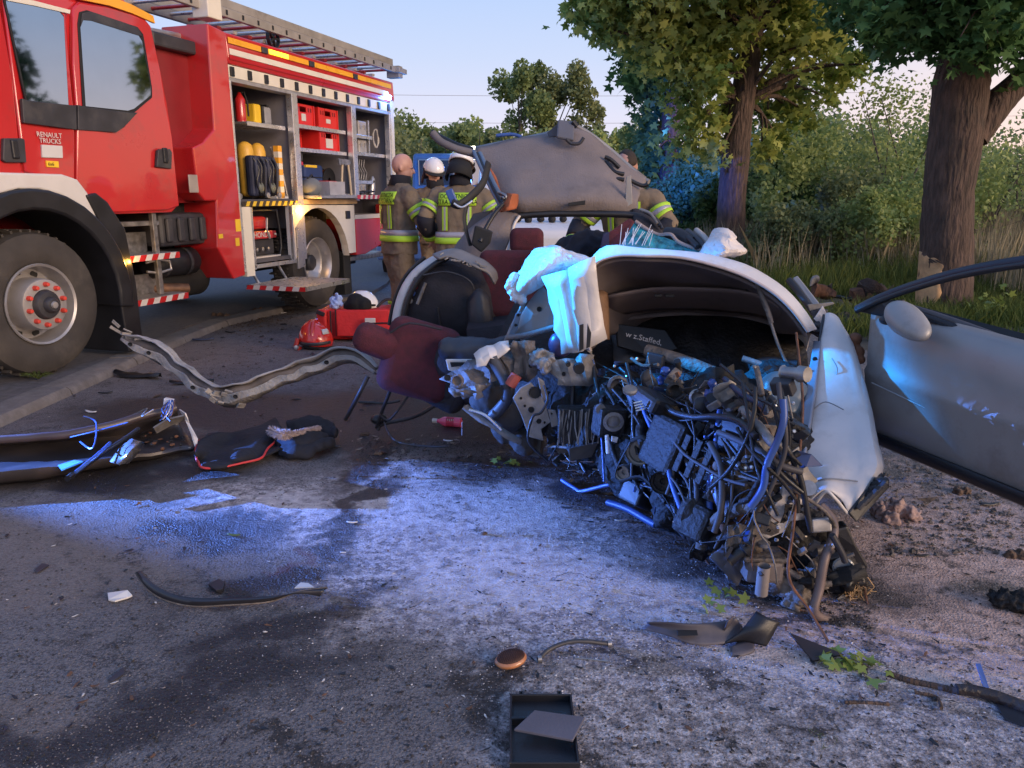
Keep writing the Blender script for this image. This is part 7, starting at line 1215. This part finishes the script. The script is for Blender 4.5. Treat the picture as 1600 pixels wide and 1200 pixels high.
rows = [[V((.16*math.sin(th)*math.cos(a), .03+.12*math.sin(th)*math.sin(a), -.05+.16*math.cos(th))) for a in [2*math.pi*k/26 for k in range(26)]] for th in (.02, .3, .6, .9, 1.2, 1.5, 1.7)]
MB().loft(rows, close=True).build('helmet_shell', hw_, t, smooth=60, solid=.012); cushion('neck_cloth', [hp_+V((-.04, -.08, .00)), hp_+V((.03, -.09, -.02)), hp_+V((-.10, -.06, -.04))], [.10, .085, .07], M('neck_black', (.006, .006, .008), .9), parent=t, disp=(.02, .06))
for x, z in ((.13, -.02), (.14, -.06)): MB().box((x, -.07, z), (.035, .03, .02)).build('helmet_clip', blackm, t, bevel=.004)
t = thing('glove', 'crumpled pale blue rubber glove on the left end of the medical bag', 'glove', bp_+V((-.18, .12, .33))); gp = bp_+V((-.18, .12, .36)); cushion('glove_body', [gp, gp+V((.03, 0, .05)), gp+V((-.03, 0, .04)), gp+V((.01, 0, .09)), gp+V((-.04, 0, -.02)), gp+V((.045, 0, .0))], [.05, .03, .03, .022, .025, .03], M('glove_blue', (.35, .45, .75), .6), parent=t, disp=(.04, .03), voxel=.007, sm=1)
rp_ = gd(494, 543); t = thing('helmet', 'red fire helmet with white flashes resting upside forward on the asphalt', 'helmet', rp_)
rows = [[V((.15*math.sin(th)*math.cos(a), .02+.17*math.sin(th)*math.sin(a), .07+.17*math.cos(th)-.02*math.cos(a))) for a in [2*math.pi*k/28 for k in range(28)]] for th in (.02, .3, .6, .9, 1.2, 1.5, 1.75)]
hs = MB().loft(rows, close=True).build('helmet_shell', M('helmet_red', (.68, .03, .02), .22, coat=.8, var=.05), t, smooth=60, solid=.014)
MB().tube([(0, -.13, .10), (0, -.12, .17), (0, -.05, .245), (0, .06, .25), (0, .15, .19)], .022, 8).build('helmet_ridge', M('helmet_red2', (.6, .03, .02), .25, coat=.8), hs, smooth=60)
for s in (-1, 1): MB().loft([[V((s*.155*math.cos(a)*math.sin(th), .02-.176*math.sin(a)*math.sin(th), .075+.176*math.cos(th))) for a in np.linspace(.3, .85, 5)] for th in (.9, 1.05, 1.2)]).build('white_flash', white, hs, smooth=60, solid=.004)
MB().loft([[V((.155*math.cos(a), .02+.175*math.sin(a), z)) for a in np.linspace(R(200), R(340), 14)] for z in (.045, .075)]).build('visor_band', dgrey, t, smooth=60, solid=.008); MB().ball((0, -.02, .03), (.12, .13, .05)).build('helmet_inside', blackm, t, smooth=60)
MB().tube([(-.14, -.08, .10), (-.16, -.1, .03), (-.12, -.12, -.02+.03)], .025, 8).build('ear_cover', M('helmet_red3', (.5, .03, .02), .3), t, smooth=60); MB().lathe([(.02, 0), (.02, .03), (0, .035)], (-.14, -.13, .03), (-.2, -1, 0), 12).build('helmet_lamp', alub, t, smooth=40)
MB().tube([(.05, -.12, .012), (.15, -.1, .012), (.24, -.12, .015)], .008).build('chin_strap', black, t)
# hairbrush
hb_ = gd(798, 1040); t = thing('hairbrush', 'oval wooden hairbrush head lying bristles up on the pale powder', 'hairbrush', hb_); q = R(18)
wood = M('brush_wood', (.42, .17, .07), .35, var=.25, scale=20, coat=.5); pts = []
MB().ball((0, 0, .022), (.050, .036, .016), 28, 10, (R(10), R(-6), q)).build('brush_back', wood, t, smooth=60); MB().ball((0, 0, .029), (.044, .031, .014), 24, 8, (R(10), R(-6), q)).build('brush_pad', M('pad_brown', (.045, .015, .008), .7), t, smooth=60)
mb = MB()
for i in range(15):
    for j in range(10):
        x, y = (i-7)*.0056, (j-4.5)*.0058
        if (x/.041)**2+(y/.029)**2 < 1: p = Euler((R(10), R(-6), q)).to_matrix() @ V((x, y, .012)); mb.tube([V((0, 0, .024))+p, V((0, 0, .024))+p+V((x*.1, y*.1, .012))], .0005, 3)
o = mb.build('bristles', M('bristle', (.10, .04, .02), .5), t); o['kind'] = 'stuff'
# black tray with foam pad
t = thing('plastic_tray', 'open black plastic tray with two hinge tabs at the bottom edge of the picture', 'tray', gd(846, 1150)); a0, a1 = gd(797, 1098), gd(893, 1098); w_ = (a1-a0).length; y1 = a0.y-t.location.y; x0 = a0.x-t.location.x; y0 = y1-.27
mb = MB(); mb.bb(x0, x0+w_, y0, y1, .002, .008)
for a in ((x0, x0+.006, y0, y1), (x0+w_-.006, x0+w_, y0, y1), (x0, x0+w_, y1-.006, y1), (x0, x0+w_, y0, y0+.006), (x0, x0+w_, y1-.105, y1-.095)): mb.bb(*a, .0, .030)
mb.build('tray_body', black, t, bevel=.003)
for k in (.18, .80): MB().bb(x0+w_*k-.007, x0+w_*k-.002, y1-.002, y1+.010, .0, .03).bb(x0+w_*k+.002, x0+w_*k+.007, y1-.002, y1+.010, .0, .03).bb(x0+w_*k-.007, x0+w_*k+.007, y1+.008, y1+.012, .0, .03).build('hinge_tab', black, t, bevel=.001)
MB().bb(x0+.06, x0+.075, y0+.135, y0+.14, .008, .0095).build('paper_scrap', white, t)
pts = [gd(835, 1113, .045), gd(914, 1124, .045), (gd(895, 1160, .03)), gd(803, 1143, .03)]; t = thing('foam_pad', 'grey rectangular foam pad resting slantwise on the black tray', 'pad', gd(860, 1135, .03)); MB().prism(pts, (0, 0, .008)).build('pad', M('foam_grey', (.10, .095, .12), .9, bump=.001, bscale=200), t, W=True, bevel=.002)
# curved long trim
def gtube(name, label, cat, pts, r, mat, z=None, flat=1.0, part='strip', k=6, n=10, jit=.002, group=None):
    z = z or [r]*len(pts); t = thing(name, label, cat, gd(*pts[len(pts)//2]), 0, group); MB().tube(smooth_curve([gd(a, b, zz) for (a, b), zz in zip(pts, z)], k), r, n, flat=flat).build(part, mat, t, W=True, smooth=60, jit=jit); return t
t = thing('bent_trim_strip', 'long curved black trim strip lying on the asphalt at lower left', 'trim strip', gd(360, 948))
pa = smooth_curve([gd(212, 895, .05), gd(228, 918, .03), gd(255, 936, .015), gd(300, 947, .012), (gd(360, 945, .01)), gd(420, 940, .012), gd(465, 925, .03), gd(512, 918, .03)], 6); pb = smooth_curve([gd(222, 893, .06), gd(240, 912, .05), gd(270, 928, .04), gd(310, 935, .035), gd(360, 934, .03), gd(420, 932, .03), gd(470, 928, .03), gd(500, 932, .01)], 6)
MB().loft([pa, [a.lerp(b, .5)+V((0, -.006, .006)) for a, b in zip(pa, pb)], pb]).build('strip_face', M('trim_black', (.022, .022, .028), .35, dirt=.4), t, W=True, smooth=60, solid=.004); MB().tube(pa, .004).build('strip_edge', mud, t, W=True, smooth=60)
def flake(name, label, cat, out, z, mat, th=.003, jit=.002, group=None, lift=None):
    t = thing(name, label, cat, gd(*out[0]), 0, group); zs = lift or [z]*len(out); MB().prism([gd(a, b, zz) for (a, b), zz in zip(out, zs)], (0, 0, th)).build(name+'_piece' if 0 else 'sheet', mat, t, W=True, jit=jit, bevel=.0008); return t
flake('white_fragment', 'torn white plastic fragment alone on the asphalt at left', 'fragment', [(169, 928), (200, 924), (207, 932), (200, 935), (180, 941), (170, 939)], .008, white, .006, lift=[.012, .02, .01, .006, .006, .006])
flake('white_fragment', 'white plastic flake beside the right end of the curved trim strip', 'fragment', [(460, 920), (470, 911), (482, 912), (491, 919)], .02, white, .004)
flake('grey_fragment', 'small grey plastic fragment in the lower left', 'fragment', [(169, 1062), (185, 1050), (193, 1043), (195, 1053), (175, 1066)], .004, dgrey)
flake('grey_fragment', 'small dark fragment at far left below the torn side panel', 'fragment', [(53, 892), (65, 881), (77, 884), (58, 896)], .004, dgrey)
flake('black_fragment', 'small black lump left of the wet stain', 'fragment', [(326, 917), (343, 909), (352, 914), (348, 925), (338, 927)], .008, black, .012)
flake('black_panel_piece', 'flat brown-black plastic panel on the powder in front of the wreck', 'plastic panel', [(1232, 990), (1318, 1024), (1270, 1034)], .012, M('panel_brownblack', (.028, .02, .02), .45), .005, lift=[.03, .012, .006])
t = thing('undertray_piece', 'broken grey plastic splash guard with raised dark corner on the powder', 'car part', gd(1090, 1000)); gp_ = M('guard_grey', (.075, .065, .075), .55, var=.25, dirt=.5, dcol=(.2, .17, .16))
def gpatch(rows, name, mat, par, solid=.004, jit=.003, k=4): g = [smooth_curve([gd(*p) for p in r], k) for r in rows]; cols = [smooth_curve(list(c), 3) for c in zip(*g)]; return MB().loft(cols).build(name, mat, par, W=True, smooth=60, solid=solid, jit=jit)
gpatch([[(1003, 982, .02), (1040, 992, .02), (1080, 1006, .01), (1130, 1006, .01), (1165, 992, .02)], [(1012, 975, .03), (1045, 980, .04), (1080, 990, .03), (1125, 990, .03), (1160, 980, .04)], [(1010, 972, .05), (1045, 972, .06), (1080, 975, .06), (1120, 972, .06), (1150, 965, .08)]], 'guard_body', gp_, t)
MB().prism([gd(1058, 985, .04), gd(1088, 984, .04), gd(1090, 992, .035), gd(1058, 993, .035)], (0, -.006, .002)).build('guard_recess', blackm, t, W=True)
gpatch([[(1130, 1006, .01), (1158, 985, .05), (1182, 955, .10)], [(1160, 1002, .01), (1180, 985, .06), (1200, 965, .09)], [(1198, 1010, .01), (1208, 992, .04), (1218, 972, .07)]], 'guard_corner', black, t, jit=.002); gpatch([[(1140, 1008, .004), (1165, 1000, .01), (1180, 998, .01)], [(1142, 1025, .003), (1160, 1024, .003), (1178, 1018, .003)]], 'guard_lower_flap', gp_, t); gpatch([[(1130, 985, .04), (1140, 975, .06)], [(1138, 970, .10), (1147, 962, .10)]], 'guard_spike', gp_, t)
t = gtube('rubber_hose', 'short bent black rubber hose with metal ends right of the hairbrush', 'hose', [(842, 1030), (858, 1015), (885, 1004), (915, 1002), (952, 1006)], .007, dgrey, [.008, .02, .03, .028, .01])
for p in ((843, 1030), (952, 1006)): MB().lathe([(.010, -.006), (.010, .006), (0, .006)], gd(*p, .01), (1, .2, 0), 12).build('hose_end', steel, t, W=True)
gtube('thin_rod', 'thin dark metal rod lying below the bent rubber hose', 'rod', [(898, 1028), (925, 1030), (951, 1033)], .0025, steel)
# branches and leaves
gtube('branch', 'broken branch with dark bark lying at the lower right edge', 'branch', [(1388, 1052), (1420, 1062), (1460, 1070), (1498, 1082), (1530, 1080), (1570, 1092), (1620, 1105)], .010, bark, jit=.010)
gtube('branch', 'thick dark wet stick beside the larger branch at lower right', 'branch', [(1495, 1080), (1530, 1084), (1575, 1095), (1640, 1118)], .016, M('wet_bark', (.03, .022, .02), .4, bump=.01), jit=.012)
gtube('twig', 'thin crooked twig below the long branch', 'twig', [(1428, 1082), (1450, 1086), (1465, 1092), (1472, 1108)], .005, bark, jit=.005)
gtube('branch', 'straight brown twig lying left of the long branch', 'twig', [(1320, 1096), (1350, 1096), (1390, 1100)], .005, bark, jit=.005)
flake('blue_plastic_sheet', 'blue-edged plastic sheet standing on edge near the branches', 'plastic sheet', [(1524, 1038), (1532, 1038), (1548, 1085), (1540, 1088)], .05, bluep, .004, lift=[.07, .07, .02, .02]); flake('dark_plastic_sheet', 'smooth dark plastic sheet under the branches at the right edge', 'plastic sheet', [(1548, 1088), (1640, 1105), (1640, 1150), (1570, 1125)], .004, black)
leafM = leafmat('fallen_leaf', (.10, .17, .03), (.35, .40, .10), .3)
for (px, py, n, s, sp, lb_) in ((1328, 1040, 26, .035, .045, 'torn green maple leaves lying right of the black plastic panel'), (1130, 940, 12, .03, .05, 'flattened green leaves in front of the crushed engine'), (1280, 1160, 10, .02, .022, 'small tuft of grass near the bottom right'), (800, 728, 12, .03, .05, 'few green leaves under the crushed left corner of the wreck')):
    c = gd(px, py); t = thing('fallen_leaves', lb_, 'leaves', c); P = rng.normal(size=(n, 3))*[sp, sp*.8, .006]; P[:, 2] = np.abs(P[:, 2])+.010
    if 'grass' in lb_: props(cloud('grass_blades', np.repeat(P, 4, 0)+rng.normal(size=(n*4, 3))*.004, s, grnG, t, 'blade', .2), kind='stuff')
    else:
        for q in range(n): cloud('leaf', P[q:q+1], s, leafM, t, 'maple', 1.2)
c = gd(1545, 512); t = thing('young_plant', 'bright green young plant at the foot of the scarred trunk', 'plant', c); P = rng.normal(size=(60, 3))*[.10, .10, .09]+[0, 0, .2]
for q in range(60): cloud('leaf', P[q:q+1], .06, leafM, t, 'maple', .6); MB().tube([(0, 0, 0), (0, 0, .25)], .006).build('stem', bark2, t)
c = gd(60, 592, .06); t = thing('weed', 'small tuft of weeds growing on the kerb by the front wheel', 'weed', c); mb = MB()
for i in range(70): a = rr.uniform(0, 6.28); l = rr.uniform(.05, .16); mb.tube([(0, 0, 0), (math.cos(a)*l*.6, math.sin(a)*l*.4, l*.35), (math.cos(a)*l, math.sin(a)*l*.6, l*.25)], [.0022, .0018, .0006], 3)
mb.build('weed_blades', grnG, t)
# debris heap on the verge and rubble rows
t = thing('debris_heap', 'torn black bumper parts and roots lying in the verge grass behind the wreck', 'debris', gd(1310, 468)); 
hY = 9.6
for p_, r_, mt in (([(1297, 445), (1302, 458), (1312, 466), (1330, 466), (1342, 452)], .03, black), ([(1330, 462), (1350, 460), (1365, 465)], .09, rust), ([(1272, 450), (1290, 456), (1300, 462)], .09, rust), ([(1345, 455), (1362, 450), (1376, 460)], .11, M('root_brown', (.06, .035, .025), .9, bump=.02)), ([(1266, 448), (1276, 436), (1280, 438)], .025, bare)):
    MB().tube(smooth_curve([at(a, b, hY) for a, b in p_], 4), r_, 8).build('bumper_shard' if mt is black else 'root_lump', mt, t, W=True, smooth=60, jit=.06)
for i in range(14): c = at(1340+rr.uniform(0, 40), 455+rr.uniform(-8, 12), hY); MB().tube([c, c+V((rr.uniform(-.2, .2), 0, rr.uniform(-.05, .2)))], [.02, .004], 5).build('root', bark2, t, W=True)
cushion('bark_chunk', [gd(1330, 505, .05), gd(1300, 500, .05), gd(1318, 498, .08)], [.10, .08, .07], engd, parent=t, disp=(.12, .05))
t = thing('cut_wood', 'dark lump of wood at the right edge on the sandy ground', 'wood', gd(1580, 940)); cushion('wood_lump', [gd(1565, 935, .03), gd(1590, 940, .03), gd(1610, 945, .03)], [.035, .04, .04], engd, parent=t, disp=(.05, .02), voxel=.006)
t = thing('sand_lump', 'crumbly pinkish lump of sand with torn plastic near the lamp housing', 'debris', gd(1405, 800)); cushion('lump', [gd(1375, 800, .02), gd(1400, 796, .03), gd(1425, 805, .02), gd(1390, 810, .02)], [.04, .045, .035, .03], M('sand_pink', (.34, .23, .20), .95, bump=.01, bscale=40), parent=t, disp=(.06, .03), voxel=.006); MB().prism([gd(1432, 780, .03), gd(1465, 778, .05), gd(1452, 786, .02)], (0, 0, .004)).build('flap', mud, t, W=True)
# larger scattered pieces (each a thing)
PC = [(60, 700), (30, 688)]
lab = []
deb = [(75, 680, 'dark curled rubber shred near the kerb, nearest the left edge', .05, 0), (142, 645, 'thin white paper strip by the kerb, above the torn side panel', .05, 1), (318, 532, 'curved blue-black plastic shard between kerb and red helmet', .10, 2), (215, 590, 'long black rubber shred lying by the kerb below the sill beam', .22, 0), (360, 520, 'flat dark shard right of the curved blue-black one', .06, 0), (405, 490, 'brown clod of earth at the kerb behind the sill beam', .12, 3), (345, 500, 'wider brown clod of earth at the kerb near the platform', .14, 3), (290, 490, 'thin black strip lying under the fire engine', .18, 0), (440, 490, 'white torn paper scrap right of the clods', .06, 1), (550, 818, 'thin white sliver beside the wet stain', .025, 1), (536, 865, 'small snail-like white shell in the wet stain', .012, 1), (590, 710, 'reddish clod on the wet road below the tipped seat', .03, 3), (570, 680, 'reddish brown scrap beside the jacket', .035, 3), (885, 795, 'blue-lit broken lamp piece left of the wreck pipes', .03, 2), (970, 815, 'shiny metal bracket below the blue pipe', .03, 4), (365, 838, 'thin green twig cross on the blue-lit road', .03, 5), (1100, 800, 'flat shard under the crushed engine', .04, 0), (905, 1045, 'dark chip beside the hairbrush', .012, 0), (755, 835, 'sandy crumb on the pale powder', .02, 3), (520, 700, 'dark crumpled scrap right of the jacket sleeves', .05, 0), (300, 600, 'black plastic shred under the sill beam', .16, 0), (165, 615, 'small dark clip lying on the road below the kerb', .05, 0), (700, 690, 'metal bracket scrap near the pink bottle', .03, 4), (60, 720, 'dark rag scrap inside the left edge shadow', .05, 0), (1545, 790, 'angular dark scrap on gravel under the open door', .05, 0), (1500, 770, 'brown scrap on gravel under the open door', .05, 3), (1440, 870, 'crack-like black shard on the sand right of the wreck', .03, 0), (1585, 870, 'thin brown splinter on the sand at right edge', .05, 3)]
mk = [black, white, M('shard_navy', (.04, .05, .09), .35), rust, alub, grnG]
for px, py, lb_, s, kd in deb:
    c = gd(px, py); t = thing(('plastic_shard', 'paper_scrap', 'plastic_shard', 'earth_clod', 'metal_scrap', 'twig')[kd], lb_, ('shard', 'scrap', 'shard', 'clod', 'metal scrap', 'twig')[kd], c)
    if kd == 3: cushion('clod', [c+V((rr.uniform(-1, 1)*s*.6, rr.uniform(-1, 1)*s*.3, s*.15)) for _ in range(4)], [s*.4]*4, M('earth', (.12, .075, .05), .95, bump=.01, bscale=40), parent=t, disp=(s*.5, s*.3), voxel=max(.004, s*.08), sm=0)
    else:
        a = rr.uniform(-.4, .4); rows = []
        for f in np.linspace(-1, 1, 6): w = s*.28*(1-f*f*.7); rows.append([V((f*s*math.cos(a)-q_*w*math.sin(a), f*s*math.sin(a)+q_*w, .004+abs(f)*s*.12+(1-q_*q_)*s*.12)) for q_ in (-1, -.3, .4, 1)])
        MB().loft(rows).build('sheet', mk[kd], t, smooth=50, solid=.003, jit=s*.12)
# crumbs: beyond counting
def crumbs(name, n, mat, smin, smax, region, seed):
    r2 = np.random.default_rng(seed); mb = []; vs = []; fs = []; base = np.array([(1, 0, 0), (-1, 0, 0), (0, 1, 0), (0, -1, 0), (0, 0, 1), (0, 0, -.3)], float); F = [(0, 2, 4), (2, 1, 4), (1, 3, 4), (3, 0, 4), (2, 0, 5), (1, 2, 5), (3, 1, 5), (0, 3, 5)]
    for i in range(n):
        px, py = region(r2); g_ = gd(px, py); s = r2.uniform(smin, smax)*r2.uniform(.4, 1); m3 = base*r2.uniform(.4, 1.3, (6, 1))*[s, s*r2.uniform(.4, 1), s*.55]; a = r2.uniform(0, 6.28); x = m3[:, 0]*math.cos(a)-m3[:, 1]*math.sin(a); y = m3[:, 0]*math.sin(a)+m3[:, 1]*math.cos(a)
        k = len(vs); vs += [(g_.x+x[j], g_.y+y[j], .001+s*.2+m3[j, 2]) for j in range(6)]; fs += [tuple(q+k for q in f) for f in F]
    me = bpy.data.meshes.new(name); me.from_pydata(vs, [], fs); me.materials.append(mat); props(link(bpy.data.objects.new(name, me)), kind='stuff')
crumbs('road_grit', 12000, M('grit_grey', (.22, .19, .18), .9, var=.6, scale=60), .0015, .005, lambda r: (r.uniform(-30, 1640), 1210-480*abs(r.normal()*.55)), 1)
crumbs('glass_crumbs', 1500, M('crumb_pale', (.42, .43, .45), .4), .0010, .0024, lambda r: (r.uniform(-20, 1620), 720+r.uniform(0, 1)**.8*490), 2)
crumbs('dark_crumbs', 4200, M('crumb_dark', (.03, .025, .022), .8), .002, .009, lambda r: (r.uniform(-20, 1620), 640+r.uniform(0, 1)**.7*560), 3)
crumbs('dark_crumbs', 900, M('crumb_brown', (.10, .06, .04), .9), .004, .016, lambda r: (r.normal()*170+480, abs(r.normal())*70+500), 4)
crumbs('verge_rubble', 1500, M('rubble', (.11, .095, .085), .9, var=.5, scale=20), .006, .022, lambda r: (r.uniform(1380, 1640), r.uniform(640, 870)), 5)
crumbs('wreck_crumbs', 2600, M('crumb_wreck', (.05, .045, .045), .6, metal=.4), .003, .014, lambda r: (lambda x: (x, 690+max(0, x-850)*.52+abs(r.normal())*38))(r.uniform(560, 1360)), 8)
crumbs('earth_crumbs', 2400, M('crumb_earth', (.09, .06, .04), .95), .005, .026, lambda r: (r.normal()*34+385, abs(r.normal())*14+482), 9)
crumbs('powder_clots', 2200, M('clot_pale', (.62, .58, .57), .95), .002, .006, lambda r: (r.normal()*230+1000, r.normal()*90+960), 6)
def shards(name, n, mat, smin, smax, region, seed):
    r2 = np.random.default_rng(seed); mb = MB()
    for i in range(n):
        px, py = region(r2); c = gd(px, py); s = r2.uniform(smin, smax); a = r2.uniform(0, 6.28); k = int(r2.integers(3, 7)); pts = []
        for j in range(k): b = 6.28*j/k; q = s*r2.uniform(.4, 1); pts.append(c+V((math.cos(a)*math.cos(b)*q-math.sin(a)*math.sin(b)*q*.35, math.sin(a)*math.cos(b)*q+math.cos(a)*math.sin(b)*q*.35, .003+abs(r2.normal())*s*.15)))
        mb.prism(pts, (0, 0, .0015))
    props(mb.build(name, mat), kind='stuff')
shards('plastic_splinters', 260, black, .006, .026, lambda r: (r.uniform(0, 1620), 660+r.uniform(0, 1)**.8*540), 11)
shards('plastic_splinters', 160, black, .015, .07, lambda r: (r.normal()*260+520, abs(r.normal())*80+490), 12)
shards('pale_splinters', 90, M('splinter_pale', (.55, .52, .50), .5), .004, .014, lambda r: (r.uniform(0, 1600), 560+r.uniform(0, 1)**.7*620), 13)
shards('bark_splinters', 150, M('splinter_bark', (.12, .06, .035), .8), .005, .022, lambda r: (r.uniform(0, 1620), 600+r.uniform(0, 1)*600), 14)
shards('wreck_splinters', 170, bare, .01, .045, lambda r: (lambda x: (x, 680+max(0, x-850)*.50+abs(r.normal())*26))(r.uniform(560, 1340)), 15)
